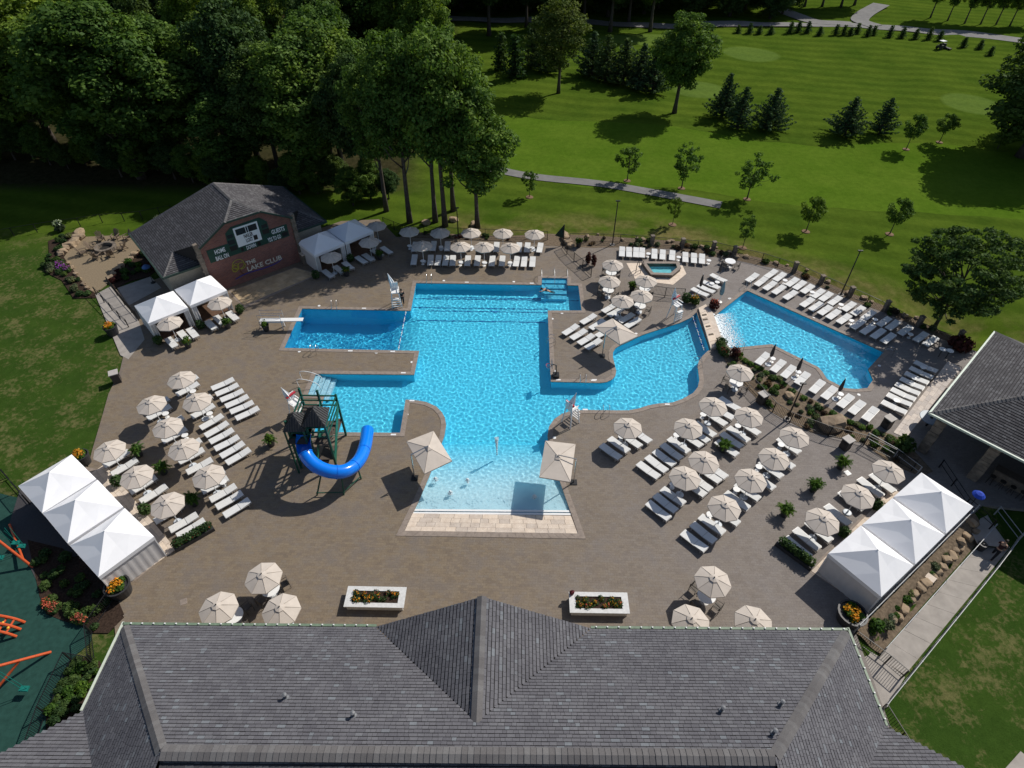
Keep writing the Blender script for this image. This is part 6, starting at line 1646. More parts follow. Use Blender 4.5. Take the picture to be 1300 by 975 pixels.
for px, top, d in [((1065.5, 368), 311.4, 'beside the right pool back fence'), ((999.9, 527), 481, 'rising from the garden bed fence'), ((774.5, 309), 253, 'behind the hot tub lounger row'), ((579, 301), 265, 'behind the far umbrella rows')]:
    p = W(*px); h = height_to(p, top); t = thing('lamp_post', f'tall black lamp post {d}', 'lamp post', p, 0, 'lamp posts')
    MB().lathe([(0.16, 0), (0.16, 0.12), (0.07, 0.2), (0.05, h)], 10).build('pole', M_BLACK, t)
    MB().lathe([(0.28, 0), (0.28, 0.1)], 12).build('footing', M_CONC, t)
    for s in (-1, 1): MB().box((s * 0.13, 0, h), (0.22, 0.16, 0.10)).build('lamp_head', M_BLACK, t)
p = W(712, 310); t = thing('sail_banner', 'dark green triangular sail on a post at the far gate', 'banner', p)
MB().lathe([(0.05, 0), (0.05, 2.6)], 8).build('post', M_BLACK, t)
b = MB(); b.v = [(-1.0, 0, 1.2), (0, 0, 2.6), (0, 0, 0.9), (-1.0, 0.05, 1.2), (0, 0.05, 2.6), (0, 0.05, 0.9)]; b.f = [(0, 1, 2), (5, 4, 3), (0, 3, 4, 1), (1, 4, 5, 2), (2, 5, 3, 0)]
b.build('sail', plain('dark green mesh cloth', (0.012, 0.03, 0.022), 0.8), t)

# ---------------------------------------------------------------- boulders
def boulder(p, r, label, group, seed, mat=M_ROCK, z=0.0):
    b = MB().rock((0, 0, r * 0.35), (r * 1.05, r * 0.8, r * 0.62), seed, 2)
    o = tag(b.build('boulder', mat, None, False), label, 'boulder', group); o.location = (p.x, p.y, z); o.rotation_euler = (0, 0, seed * 1.7); return o
for i, (u, v) in enumerate([(1035, 235), (1062, 262), (1010, 290), (1040, 295), (985, 318), (1000, 345), (962, 360), (945, 388), (915, 408), (905, 440), (878, 466), (858, 492), (812, 528), (790, 552), (765, 580), (750, 604), (715, 655), (690, 690), (662, 706)]):
    boulder(Z('M', u, v, -0.4), random.uniform(0.24, 0.40), f'tan boulder, {ORD[i]} from the top of the rock bed behind the right cabanas', 'boulders in the rock bed', i + 3, M_ROCK, gz(Z('M', u, v, -0.4).x, Z('M', u, v, -0.4).y) + 0.08)
p = Z('M', 825, 480, -0.2); o = tag(MB().box((0, 0, 0.1), (1.15, 0.5, 0.16), heading(Z('M', 795, 462), Z('M', 850, 500))).build('stone_slab', M_TRAV), 'pale flat stone slab lying in the rock bed', 'slab'); o.location = (p.x, p.y, -0.3)
for i, (u, v, r, d) in enumerate([(1165, 418, 1.0, 'largest flat topped tan boulder in the garden bed'), (952, 270, 0.42, 'small rounded rock in the middle of the garden bed'), (1105, 320, 0.36, 'small rock right of centre in the garden bed'), (800, 120, 0.3, 'small rock at the pool end of the garden bed')]):
    boulder(Z('K', u, v), r, d, 'garden bed boulders', 50 + i)
A_rocks = [((388, 338), .6), ((384, 362), .62), ((368, 384), .66), ((345, 402), .6), ((325, 412), .55), ((306, 432), .5), ((296, 442), .4)]
for i, ((u, v), r) in enumerate(A_rocks): boulder(Z('A', u, v), r, f'large tan boulder, {ORD[i]} from the top in the wall left of the fire pit', 'fire pit wall boulders', 60 + i)
for i, (u, v) in enumerate([(722, 358), (724, 384), (716, 404), (694, 416), (668, 440), (645, 462), (620, 478), (600, 497), (580, 518), (562, 540), (548, 562)]):
    boulder(Z('A', u, v), random.uniform(0.28, 0.45), f'tan rock, {ORD[i]} from the top in the wall right of the fire pit', 'fire pit wall boulders', 70 + i)
for i, (u, v) in enumerate([(335, 486), (350, 512), (372, 540), (390, 568), (410, 590), (430, 608), (452, 624)]):
    boulder(Z('A', u, v), random.uniform(0.22, 0.32), f'small edging rock, {ORD[i]} from the top along the lower left of the fire pit', 'fire pit wall boulders', 90 + i)
boulder(Z('A', 703, 345), 0.7, 'rust red rock stack beside the scoreboard house', None, 99, make_stone_mat('rust rock', (0.12, 0.06, 0.04), (0.24, 0.13, 0.085)))
edge = pts_of([(735, 300), (800, 304), (860, 308), (905, 315), (950, 325), (1000, 336), (1060, 360), (1120, 384), (1180, 410)])
rg = random.Random(9)
for i in range(26):
    f = (i + rg.uniform(0.1, 0.9)) / 26 * (len(edge) - 1); k = int(f); q = edge[k].lerp(edge[k + 1], f - k) + Vector((rg.uniform(-.6, .6), rg.uniform(0.0, 1.0), 0))
    boulder(q, rg.uniform(0.16, 0.34), f'small tan rock, {ORD[i]} from the left in the golf side fence strip', 'rocks along the golf side fence', 110 + i)
for i, (u, v, r) in enumerate([(965, 165, .6), (978, 188, .55), (958, 150, .5), (990, 205, .45)]):
    boulder(Z('C', u, v), r, f'tan ledge rock, {ORD[i]} beside the dark sail at the far gate', 'gate rocks', 160 + i)
for i, (u, v) in enumerate([(405, 82), (505, 105), (268, 100)]):
    boulder(Z('C', u, v), 0.5, f'pale rock, {ORD[i]} in the grass behind the far umbrellas', 'rocks behind the far umbrellas', 170 + i, z=-0.05)

# ---------------------------------------------------------------- fire pit and chairs
p = Z('A', 522, 412); t = thing('fire_pit', 'round stone fire pit in the middle of the gravel patio', 'fire pit', p)
for k in range(16):
    a = 2 * math.pi * k / 16; MB().box((0.95 * math.cos(a), 0.95 * math.sin(a), 0.2), (0.38, 0.34, 0.42 + 0.03 * (k % 3)), a + math.pi / 2).build('stone', M_GREYSTONE, t)
MB().lathe([(0.8, 0.05), (0.02, 0.08)], 16).build('ash_bed', plain('ash', (0.02, 0.018, 0.016), 0.9), t)
adi = thing('fireside_chair', 'wooden slatted chair', 'chair'); M_ADI = plain('weathered teak', (0.15, 0.112, 0.08), 0.85, var=0.2)
for k in range(5): MB().beam((-0.22 + 0.11 * k, -0.28, 0.36), (-0.22 + 0.11 * k, 0.25, 0.24), 0.095, 0.025).build('seat_slat', M_ADI, adi)
for k in range(5): MB().beam((-0.22 + 0.11 * k, 0.22, 0.26), (-0.27 + 0.135 * k, 0.58, 0.95 + 0.08 * (2 - abs(k - 2))), 0.10, 0.025).build('back_slat', M_ADI, adi)
for s in (-1, 1):
    MB().box((s * 0.36, -0.02, 0.56), (0.14, 0.72, 0.03)).build('armrest', M_ADI, adi); MB().beam((s * 0.34, -0.30, 0), (s * 0.34, -0.30, 0.55), 0.09, 0.04).build('leg', M_ADI, adi); MB().beam((s * 0.30, 0.50, 0.0), (s * 0.30, 0.15, 0.30), 0.05, 0.09).build('leg', M_ADI, adi)
for u, v, d in [(412, 440, 'lower left, casting the longest shadow'), (478, 458, 'directly below the pit, left of two'), (545, 448, 'directly below the pit, right of two'), (605, 412, 'right of the pit'), (498, 372, 'above the pit on the left'), (572, 360, 'above the pit, dark and tall'), (630, 362, 'upper right of the pit'), (455, 415, 'left of the pit, nearest it')]:
    q = Z('A', u, v); place(adi, (q.x, q.y, 0.012), heading(q, p) + math.pi / 2, f'wooden fireside chair {d}', 'chairs around the fire pit')

# ---------------------------------------------------------------- playground
M_OR = plain('orange red steel', (0.52, 0.085, 0.022), 0.4); M_TEAL = plain('teal plastic', (0.01, 0.16, 0.13), 0.4)
def swing(foot1, apex, mid, foot2, seats, label):
    o = W(*foot1); t = thing('swing_set', label, 'swing set', o, 0, 'playground swings')
    ap = W(apex[0], apex[1], 2.5) - o
    MB().tube([(0, 0, 0), ap], 0.085, 10).build('leg', M_OR, t)
    f2 = W(*foot2) - o; m = Vector((0, 0, 0)).lerp(ap, mid); MB().tube([m, (f2.x, f2.y, 0)], 0.075, 10).build('leg', M_OR, t)
    MB().tube([ap, ap + Vector((-3.0, 0.6, 0))], 0.085, 10).build('top_bar', M_OR, t)
    for (px, py, hx, hy) in seats:
        s = W(px, py, 0.5) - o; hh = W(hx, hy, 2.3) - o
        for k in (-0.18, 0.18): MB().tube([s + Vector((k, 0, 0)), hh + Vector((k, 0, 0))], 0.018, 5).build('chain', M_TEAL, t)
        MB().box((s.x, s.y, s.z), (0.48, 0.3, 0.1)).build('seat', M_TEAL, t)
swing((69.8, 837), (-22, 863), 0.45, (-8, 898), [(37, 884, 2, 863)], 'orange steel swing frame with a teal seat nearest the clubhouse')
swing((45.7, 729.6), (-6, 691), 0.25, (15, 676), [(31, 703, 12, 680), (23, 699, 5, 684), (3, 718, -8, 700)], 'orange steel swing frame with teal seats beside the left cabanas')
o = W(26, 818); t = thing('play_climber', 'orange red playground climber with yellow holds at the left photo edge', 'climber', o)
for s in range(3):
    MB().tube(smooth_path([(0, s * 0.45, 0.0), (-0.5, s * 0.45, 0.55), (-1.5, s * 0.45, 1.0), (-3.0, s * 0.45, 1.3)], 4), 0.09, 8).build('rail', M_OR, t)
for k in range(6): MB().tube([(-0.4 - 0.4 * k, 0, 0.45 + 0.14 * k), (-0.4 - 0.4 * k, 0.9, 0.45 + 0.14 * k)], 0.06, 8).build('rung', M_OR, t); MB().lathe([(0.02, 0), (0.09, 0.05), (0.02, 0.1)], 8, (-0.4 - 0.4 * k, 0.3 + 0.25 * (k % 2), 0.5 + 0.14 * k)).build('hold', plain('yellow hold', (0.7, 0.4, 0.03), 0.4), t)

# ---------------------------------------------------------------- small coloured umbrellas and tables by the bar
for (reg, u, v, r, z, col, nm, lab) in [('L', 1085, 742, 0.42, 2.0, (0.01, 0.05, 0.40), 'umbrella', 'small bright blue umbrella in the shade of the bar pavilion'), ('A', 720, 495, 0.42, 2.0, (0.05, 0.12, 0.30), 'umbrella', 'small blue umbrella beside the scoreboard house')]:
    p = Z(reg, u, v, z); t = thing(nm, lab, 'umbrella', (p.x, p.y, 0))
    MB().lathe([(r, z - 0.1), (r, z - 0.05), (r * 0.6, z + 0.12), (0.03, z + 0.22)], 12).build('canopy', plain('blue canvas ' + reg, col, 0.7), t); MB().lathe([(0.025, 0), (0.025, z + 0.2)], 6).build('mast', M_BLACK, t); MB().lathe([(0.25, 0), (0.25, 0.06), (0.04, 0.1)], 12).build('base', M_BLACK, t)
p = Z('L', 840, 362, 0.95); t = thing('round_table', 'round grey blue table under the corner of the bar pavilion roof', 'table', (p.x, p.y, 0))
MB().lathe([(0.85, 0.9), (0.88, 0.93), (0.85, 0.96)], 24).build('table_top', plain('slate blue top', (0.16, 0.22, 0.28), 0.4), t); MB().lathe([(0.08, 0), (0.08, 0.9)], 10).build('pedestal', M_BLACK, t); MB().lathe([(0.13, 0.96), (0.02, 1.1)], 10).build('centre_bowl', M_BLACK, t)
stool = thing('bar_stool', 'dark bar stool', 'stool')
MB().lathe([(0.2, 0.72), (0.2, 0.78)], 12).build('seat', M_CHAIR, stool)
for a in range(4): MB().beam((0.22 * math.cos(a * 1.571), 0.22 * math.sin(a * 1.571), 0), (0.14 * math.cos(a * 1.571), 0.14 * math.sin(a * 1.571), 0.72), 0.03).build('leg', M_CHAIR, stool)
for i in range(7):
    q = Vector(bar.location) + Matrix.Rotation(bar.rotation_euler[2], 3, 'Z') @ Vector((5.6 + 0.68 * i, sgn * 1.25, 0)); place(stool, (q.x, q.y, 0), i, f'dark bar stool, {ORD[i]} from the left along the pavilion counter', 'bar stools')

# ---------------------------------------------------------------- people
def skin_mesh(name, joints, edges, mat, parent, sub=2):
    me = bpy.data.meshes.new(name); me.from_pydata([j[0] for j in joints], edges, []); o = bpy.data.objects.new(name + '_tmp', me); COL.objects.link(o)
    o.modifiers.new('skin', 'SKIN'); sl = me.skin_vertices[0].data
    for i, j in enumerate(joints): sl[i].radius = (j[1], j[1] if len(j) < 3 else j[2]); sl[i].use_root = (i == 0)
    sb = o.modifiers.new('sub', 'SUBSURF'); sb.levels = sub; sb.render_levels = sub
    dg = bpy.context.evaluated_depsgraph_get(); dg.update(); out = bpy.data.meshes.new_from_object(o.evaluated_get(dg)); out.name = name
    bpy.data.objects.remove(o); out.materials.clear(); out.materials.append(mat); out.polygons.foreach_set('use_smooth', [True] * len(out.polygons))
    return link(name, out, None, parent)
M_SKIN = plain('skin', (0.42, 0.25, 0.17), 0.6, var=0.05); M_HAIR = plain('dark hair', (0.02, 0.014, 0.010), 0.7)
def person(loc, rz, label, lean=0.0, stride=0.1, shirt=(0.02, 0.02, 0.024), pants=(0.018, 0.018, 0.022), arm=0.1, band=None, zb=0.0, hair=True):
    t = thing('person', label, 'person', (loc.x, loc.y, zb), rz)
    hx = math.sin(lean) * 0.55; ch = 0.94 + 0.55 * math.cos(lean)
    J = [((0, 0, 0.94), .15, .11), ((hx * 0.5, 0, (0.94 + ch) / 2), .14, .10), ((hx, 0, ch - 0.05), .17, .11), ((hx * 1.12, 0, ch + 0.08), .06, .06), ((hx * 1.25 + 0.02, 0, ch + 0.20), .085, .09), ((hx * 1.3 + 0.02, 0, ch + 0.31), .075, .085),
         ((0, 0.10, 0.86), .095, .095), ((stride, 0.11, 0.48), .065, .065), ((stride * 0.9, 0.11, 0.08), .042, .042), ((stride * 0.9 + 0.13, 0.12, 0.03), .035, .03),
         ((0, -0.10, 0.86), .095, .095), ((-stride * 0.6, -0.11, 0.48), .065, .065), ((-stride * 1.6, -0.11, 0.08), .042, .042), ((-stride * 1.6 + 0.13, -0.12, 0.03), .035, .03),
         ((hx, 0.20, ch - 0.02), .055, .055), ((hx + arm * 0.6, 0.26, ch - 0.28), .045, .045), ((hx + arm * 1.8, 0.25, ch - 0.50), .032, .032), ((hx + arm * 2.1, 0.25, ch - 0.60), .035, .02),
         ((hx, -0.20, ch - 0.02), .055, .055), ((hx - arm * 0.3, -0.26, ch - 0.28), .045, .045), ((hx + arm * 0.2, -0.25, ch - 0.50), .032, .032), ((hx + arm * 0.3, -0.25, ch - 0.60), .035, .02)]
    E_ = [(0, 1), (1, 2), (2, 3), (3, 4), (4, 5), (0, 6), (6, 7), (7, 8), (8, 9), (0, 10), (10, 11), (11, 12), (12, 13), (2, 14), (14, 15), (15, 16), (16, 17), (2, 18), (18, 19), (19, 20), (20, 21)]
    body = skin_mesh('body', J, E_, M_SKIN, t)
    g_ = 0.022
    top = [(J[k][0], J[k][1] + g_, J[k][2] + g_) for k in (0, 1, 2, 14, 15, 18, 19)]
    skin_mesh('shirt', top, [(0, 1), (1, 2), (2, 3), (3, 4), (2, 5), (5, 6)], plain('shirt ' + label[:14], shirt, 0.85), t)
    leg = [(J[k][0], J[k][1] + g_, J[k][2] + g_) for k in (0, 6, 7, 8, 10, 11, 12)]
    skin_mesh('trousers', leg, [(0, 1), (1, 2), (2, 3), (0, 4), (4, 5), (5, 6)], plain('trousers ' + label[:14], pants, 0.85), t)
    hd = Vector(J[5][0]); b = MB().rock((hd.x - 0.015, hd.y, hd.z - 0.02), (0.105, 0.10, 0.10), 3, 2); hr = b.build('hair', M_HAIR, t, True)
    f = Vector(J[4][0]); fc = MB().rock((f.x + 0.092, f.y, f.z + 0.02), (0.02, 0.014, 0.025), 2, 1).build('nose', M_SKIN, body)
    for s in (-1, 1): MB().rock((f.x + 0.085, f.y + s * 0.034, f.z + 0.055), (0.012, 0.014, 0.009), 1, 1).build('eye', M_INK, body); MB().rock((f.x, f.y + s * 0.088, f.z + 0.02), (0.02, 0.012, 0.03), 5, 1).build('ear', M_SKIN, body)
    MB().rock((f.x + 0.084, f.y, f.z - 0.035), (0.010, 0.026, 0.008), 4, 1).build('mouth', plain('lip', (0.32, 0.10, 0.09)), body)
    return t
person(Z('C', 157, 505), R(-80), 'person in black standing beside the tall lifeguard chair', 0.05, 0.12, arm=0.08)
person(Z('M', 1150, 385, LOW), R(35), 'person in dark maroon top and black trousers walking on the lower walkway', 0.35, 0.28, (0.045, 0.012, 0.014), (0.015, 0.014, 0.018), 0.18, zb=LOW + 0.05)
p = Z('M', 1088, 345, LOW); t = thing('rubbish_sack', 'dark lidded tub standing on the lower walkway near the walker', 'tub', (p.x, p.y, LOW + 0.05)); MB().lathe([(0.26, 0), (0.30, 0.5), (0.32, 0.52), (0.27, 0.58)], 14).build('tub', M_POT, t); MB().lathe([(0.2, 0.58), (0.05, 0.66)], 14).build('lid', M_BLACK, t)
p = Z('C', 878, 424, -0.05); t = thing('person', 'swimmer with dark hair and dark suit floating near the lap pool steps', 'person', (p.x, p.y, -0.13), R(160))
skin_mesh('body', [((0, 0, 0), .14, .10), ((0.3, 0, 0.03), .16, .11), ((0.5, 0, 0.06), .06, .06), ((0.62, 0, 0.09), .09, .09), ((-0.4, 0.1, -0.05), .09, .09), ((-0.85, 0.12, -0.12), .05, .05), ((-0.4, -0.1, -0.08), .09, .09), ((-0.85, -0.14, -0.2), .05, .05), ((0.45, 0.3, 0.02), .05, .05), ((0.75, 0.5, 0.0), .04, .04), ((0.35, -0.32, 0.0), .05, .05), ((0.15, -0.6, -0.05), .04, .04)],
    [(0, 1), (1, 2), (2, 3), (0, 4), (4, 5), (0, 6), (6, 7), (1, 8), (8, 9), (1, 10), (10, 11)], M_SKIN, t)
skin_mesh('swimsuit', [((-0.05, 0, 0), .165, .125), ((0.28, 0, 0.03), .185, .135)], [(0, 1)], plain('black swimsuit', (0.012, 0.012, 0.016)), t)
MB().rock((0.62, 0, 0.12), (0.13, 0.12, 0.11), 3, 2).build('hair', M_HAIR, t, True)

# ---------------------------------------------------------------- mower on the far fairway
p = W(1187, 54); p.z = gz(p.x, p.y) + 0.02; t = thing('mower', 'ride-on mower with a white canopy on the far golf fairway', 'mower', p, R(20)); t.scale = (0.72, 0.72, 0.72)
MB().box((0, 0, 0.75), (2.2, 1.1, 0.6)).build('body', plain('dark mower paint', (0.03, 0.035, 0.03), 0.5), t); MB().box((0.9, 0, 1.2), (0.5, 1.0, 0.5)).build('engine_cover', plain('dark mower paint', (0.03, 0.035, 0.03)), t)
MB().box((-0.2, 0, 2.15), (1.5, 1.4, 0.12)).build('canopy', M_WHITE, t); MB().box((-0.5, 0, 1.25), (0.6, 0.6, 0.5)).build('seat', M_BLACK, t)
for sx, sy in ((-0.8, -0.6), (-0.8, 0.6), (0.5, -0.6), (0.5, 0.6)): MB().beam((sx, sy, 0.9), (sx, sy, 2.1), 0.06).build('canopy_post', M_BLACK, t)
for x, y, r in ((-0.8, -0.65, 0.45), (-0.8, 0.65, 0.45), (0.9, -0.6, 0.35), (0.9, 0.6, 0.35)): MB().tube([(x, y - 0.14, r), (x, y + 0.14, r)], r, 14).build('wheel', M_BLACK, t)
for s in (-1.3, 0, 1.3): MB().box((1.7, s, 0.3), (0.9, 1.2, 0.3)).build('cutting_deck', M_BLACK, t)

# ---------------------------------------------------------------- small things on the deck
for px, py, mat_, lab in [(237.5, 770.5, M_COPE, 'square tan drain cover in the deck above the left clubhouse eave'), (1077.8, 593.7, M_WHITE, 'pale square drain cover near the topmost palm on the right deck')]:
    q = W(px, py); t = thing('drain_cover', lab, 'drain cover', (q.x, q.y, 0), 0.4, 'deck drain covers'); MB().box((0, 0, 0.008), (0.42, 0.42, 0.012)).build('frame', mat_, t)
    for k in range(5): MB().box((-0.14 + 0.07 * k, 0, 0.017), (0.03, 0.32, 0.008)).build('slat', mat_, t)
q = Z('Q', 197, 207, 0.56); t = thing('bag', 'small dark red and black bag on the corner of the right white planter', 'bag', (q.x, q.y, 0.565), 0.5)
MB().rock((0, 0, 0.16), (0.17, 0.12, 0.17), 6, 2).build('body', plain('dark red cloth', (0.10, 0.012, 0.015), 0.8), t, True); MB().tube([(0.10 * math.cos(a), 0, 0.30 + 0.12 * math.sin(a)) for a in np.linspace(0, math.pi, 9)], 0.014, 5).build('handle', M_BLACK, t)

# ---------------------------------------------------------------- trees
def tree_proto(name, h, crown_r, z0, nblob, per, size, seed, mat, lean=0.0, blob=(1.2, 1.9), top_bias=0.5, trunk_r=0.35, flat=1.0, limbs=8):
    """A tree of real height h: tapered trunk with limbs, crown of leaf clumps between z0 and h."""
    rg = random.Random(seed); t = thing(name, 'tree', 'tree'); hc = (h - z0) / 2; cz = z0 + hc; bl = []
    tries = 0
    while len(bl) < nblob and tries < 6000:
        tries += 1
        u, v, w = rg.uniform(-1, 1), rg.uniform(-1, 1), rg.uniform(-1, 1); d = math.sqrt(u * u + v * v + w * w)
        if d > 1 or d < 0.42: continue
        taper = 1 - 0.28 * max(0, w) - 0.15 * max(0, -w)
        ang = math.atan2(v, u); lob = 1 + 0.16 * math.sin(3 * ang + seed) + 0.10 * math.sin(5 * ang + 2 * seed)
        r = rg.uniform(*blob)
        p = Vector((u * (crown_r - r * 0.6) * taper * lob, v * (crown_r - r * 0.6) * taper * lob, cz + w * (hc - r * 0.5)))
        if any((p - Vector(q[0])).length < (r + q[1][0]) * 0.42 for q in bl): continue
        bl.append((tuple(p), (r, r, r * 0.78 * flat)))
    cm_ = leaf_mesh('crown', bl, per, size, mat, 0.40, seed, 0.1, 0.45)
    link('crown', cm_, None, t)
    b = MB(); top = z0 + (h - z0) * 0.62; n = 7; pts = []; 
    for k in range(n):
        f = k / (n - 1); pts.append((lean * f + 0.12 * h / 18 * math.sin(3 * f + seed) * f, 0.12 * h / 18 * math.cos(4 * f + seed) * f, top * f - 0.15 * (k == 0)))
    b.tube(pts, [trunk_r * (1.35 if k == 0 else 1) * (1 - 0.72 * k / (n - 1)) for k in range(n)], 8)
    order = sorted(bl, key=lambda q: q[0][2])
    for k in range(limbs):
        q = Vector(order[int((k + 0.5) * len(order) / limbs)][0]); f = min(0.95, max(0.35, (q.z - 0.25 * (h - z0)) / top * 0.9)); i = min(n - 2, int(f * (n - 1))); s = Vector(pts[i]).lerp(Vector(pts[i + 1]), f * (n - 1) - i)
        m = s.lerp(q, 0.55) + Vector((0, 0, -0.03 * h)); b.tube([s, m, q], [trunk_r * 0.36, trunk_r * 0.22, trunk_r * 0.07], 6)
    b.build('trunk', BARK, t, True)
    return t
def conifer_proto(name, h, r, seed, mat, per=14, size=0.42, z0=0.35, layers=15, gap=0.0):
    rg = random.Random(seed); t = thing(name, 'tree', 'tree'); bl = []; b = MB()
    b.tube([(0, 0, -0.1), (0.03, 0.02, h * 0.5), (0, 0, h * 0.98)], [0.16 * h / 6, 0.09 * h / 6, 0.015], 7)
    for k in range(layers):
        f = k / (layers - 1); z = z0 + (h - z0) * (f ** 0.95) * 0.97; R_ = r * (1 - f) ** 0.85 + 0.10; nb = max(3, int(7 * (1 - f) + 3)); a0 = rg.uniform(0, 6)
        for j in range(nb):
            if rg.random() < gap: continue
            a = a0 + 2 * math.pi * j / nb + rg.uniform(-.25, .25); L = R_ * rg.uniform(0.5, 1.25)
            b.tube([(0, 0, z), (L * 0.85 * math.cos(a), L * 0.85 * math.sin(a), z + 0.28 * L)], [0.035, 0.01], 4, False)
            for s in np.linspace(0.35, 1.0, max(2, int(L / 0.45) + 1)):
                bl.append(((L * s * math.cos(a), L * s * math.sin(a), z + 0.34 * L * s * s), (0.26 + 0.10 * (1 - s), 0.26 + 0.10 * (1 - s), 0.16)))
    link('crown', leaf_mesh('crown', bl, per, size * 0.62, mat, 0.25, seed, 0.0, 0.3), None, t)
    b.build('trunk', BARK, t)
    return t
def put_tree(proto, h0, base_px, top_py, label, group, width_px=None, rz=None, r0=None, hh=None):
    p = W(*base_px); p.z = gz(p.x, p.y); h = hh or height_to(p, top_py); s = h / h0; sx = s
    if width_px and r0:
        q = W(base_px[0] + width_px / 2, base_px[1]) - W(base_px[0] - width_px / 2, base_px[1]); sx = q.length / 2 / r0
    place(proto, p, rz if rz is not None else random.uniform(0, 6.28), label, group, (sx, sx, s)); return p
FOR = [tree_proto('forest_tree', 20, 5.2, 3.6, 135, 210, 0.36, 11, LEAF, blob=(0.8, 1.55), trunk_r=0.34), tree_proto('forest_tree', 20, 4.6, 3.0, 130, 210, 0.35, 23, LEAF, blob=(0.75, 1.45), trunk_r=0.30),
       tree_proto('forest_tree', 20, 5.6, 5.0, 135, 210, 0.37, 37, LEAF_D, blob=(0.85, 1.6), trunk_r=0.36)]
FOR.append(tree_proto('forest_tree', 20, 4.4, 7.0, 84, 190, 0.34, 29, LEAF, blob=(0.8, 1.45), trunk_r=0.30, limbs=12))
YOUNG = [tree_proto('young_tree', 6, 2.0, 1.3, 52, 46, 0.23, 51, LEAF, blob=(0.25, 0.50), trunk_r=0.075, limbs=7), tree_proto('young_tree', 6, 2.2, 1.2, 46, 46, 0.23, 58, LEAF, blob=(0.25, 0.52), trunk_r=0.075, limbs=7),
         tree_proto('young_tree', 5, 1.9, 1.4, 56, 60, 0.20, 66, LEAF, blob=(0.25, 0.48), trunk_r=0.07, limbs=6)]
BIGR = tree_proto('shade_tree', 12, 6.0, 2.4, 170, 125, 0.28, 71, LEAF_D, blob=(0.45, 0.95), trunk_r=0.20, limbs=20, flat=0.5)
MID = tree_proto('shade_tree', 16, 4.6, 4.2, 120, 170, 0.33, 83, LEAF, blob=(0.65, 1.2), trunk_r=0.28, limbs=9)
CON = [conifer_proto('pine_tree', 6, 2.3, 5, LEAF_PINE), conifer_proto('pine_tree', 6, 2.1, 8, LEAF_PINE, gap=0.12)]
ARB = conifer_proto('arborvitae', 3, 0.6, 3, LEAF_D, 10, 0.34, 0.1, 10)
RIGHT = tree_proto('shade_tree', 16, 5.5, 1.6, 140, 220, 0.36, 141, LEAF_D, blob=(0.9, 1.6), trunk_r=0.4)
AIRY = tree_proto('birch_tree', 20, 4.6, 4.5, 90, 110, 0.36, 95, make_leaf_mat('grey green leaf', (0.045, 0.075, 0.022), (0.085, 0.120, 0.040)), blob=(0.8, 1.4), trunk_r=0.26, limbs=12)

gy_ = 'young trees on the golf course'
for k, (b_, tp, w, d, v) in enumerate([((792.2, 226), 181, 36, 'young broadleaf tree, leftmost of three above the cart path', 0), ((861.3, 235), 176, 44, 'young broadleaf tree, middle of three above the cart path', 1), ((944.6, 247.8), 188, 50, 'young broadleaf tree at the right end of the cart path', 1),
        ((850.5, 281.6), 245, 20, 'thin sapling below the cart path', 0), ((940, 309.7), 267, 26, 'thin sapling just outside the fence near the hot tub deck', 0), ((1020, 287.7), 242, 36, 'dark round-headed young tree, left of two above the right pool', 2), ((1126.4, 289.4), 242, 36, 'dark round-headed young tree, right of two above the right pool', 2),
        ((1145, 182.8), 135, 31, 'young tree right of the pines with a clear trunk', 2), ((1186.6, 174.3), 134, 30, 'young tree beside the large dark tree shadow', 2), ((668.5, 249.5), 214, 24, 'small sapling beside the big tree behind the far umbrellas', 0), ((819, 101), 82, 10, 'tiny evergreen left of the leaning tree', 2)]):
    p = put_tree(YOUNG[v], (6, 6, 5)[v], b_, tp, d, gy_, w, r0=(2.0, 2.2, 1.9)[v])
    if k < 10:
        o = tag(MB().lathe([(0.5, 0.0), (0.46, 0.05), (0.1, 0.09)], 14).build('mulch_ring', plain('tan mulch', (0.17, 0.105, 0.06), 0.95, var=0.3)), f'tan mulch ring at the foot of the {d}'[:110], 'mulch'); o.location = (p.x, p.y, p.z + 0.02)
        o['label'] = 'tan mulch ring under ' + ' '.join(d.split()[:11])
gp = 'pines on the golf course'
for b_, tp, w, d, v in [((910.8, 145.5), 88.7, 40, 'dark pine, leftmost and tallest of three left of centre fairway', 0), ((931, 159), 105.6, 42, 'pine in the middle of the three left of centre fairway', 1), ((970, 159), 106.6, 47, 'pine on the right of the three left of centre fairway', 0), ((1066.5, 165.8), 116, 47, 'dense pine standing right of the three fairway pines', 0), ((1110.5, 164), 116.8, 38, 'sparse pine next to the dense fairway pine', 1)]:
    put_tree(CON[v], 6, b_, tp, d, gp, w, r0=(2.3, 2.1)[v])
for i, (b_, tp, w) in enumerate([((745, 92), 38, 44), ((762, 99), 42, 48), ((785, 102), 46, 50), ((806, 108), 52, 46), ((822, 114), 56, 46), ((672, 84), 20, 46), ((690, 90), 40, 40)]):
    put_tree(CON[i % 2], 6, b_, tp, f'dark pine, {ORD[i]} in the clump behind the leaning shade tree', 'pine clump', w, r0=2.2)
for i, (b_, tp, w) in enumerate([((630, 87), 42, 19), ((648, 97), 45, 24)]): put_tree(ARB, 3, b_, tp, f'narrow upright evergreen, {["left", "right"][i]} of the pair at the forest edge', 'upright evergreens', w, r0=0.6)
arb = [(205, 112), (248, 112), (285, 112), (328, 112), (400, 108), (430, 104), (465, 106), (510, 116), (570, 114), (600, 114), (625, 115), (650, 108), (690, 119), (712, 113), (772, 118), (820, 118), (870, 120), (920, 122), (960, 127), (1050, 150), (1112, 156), (1150, 182)]
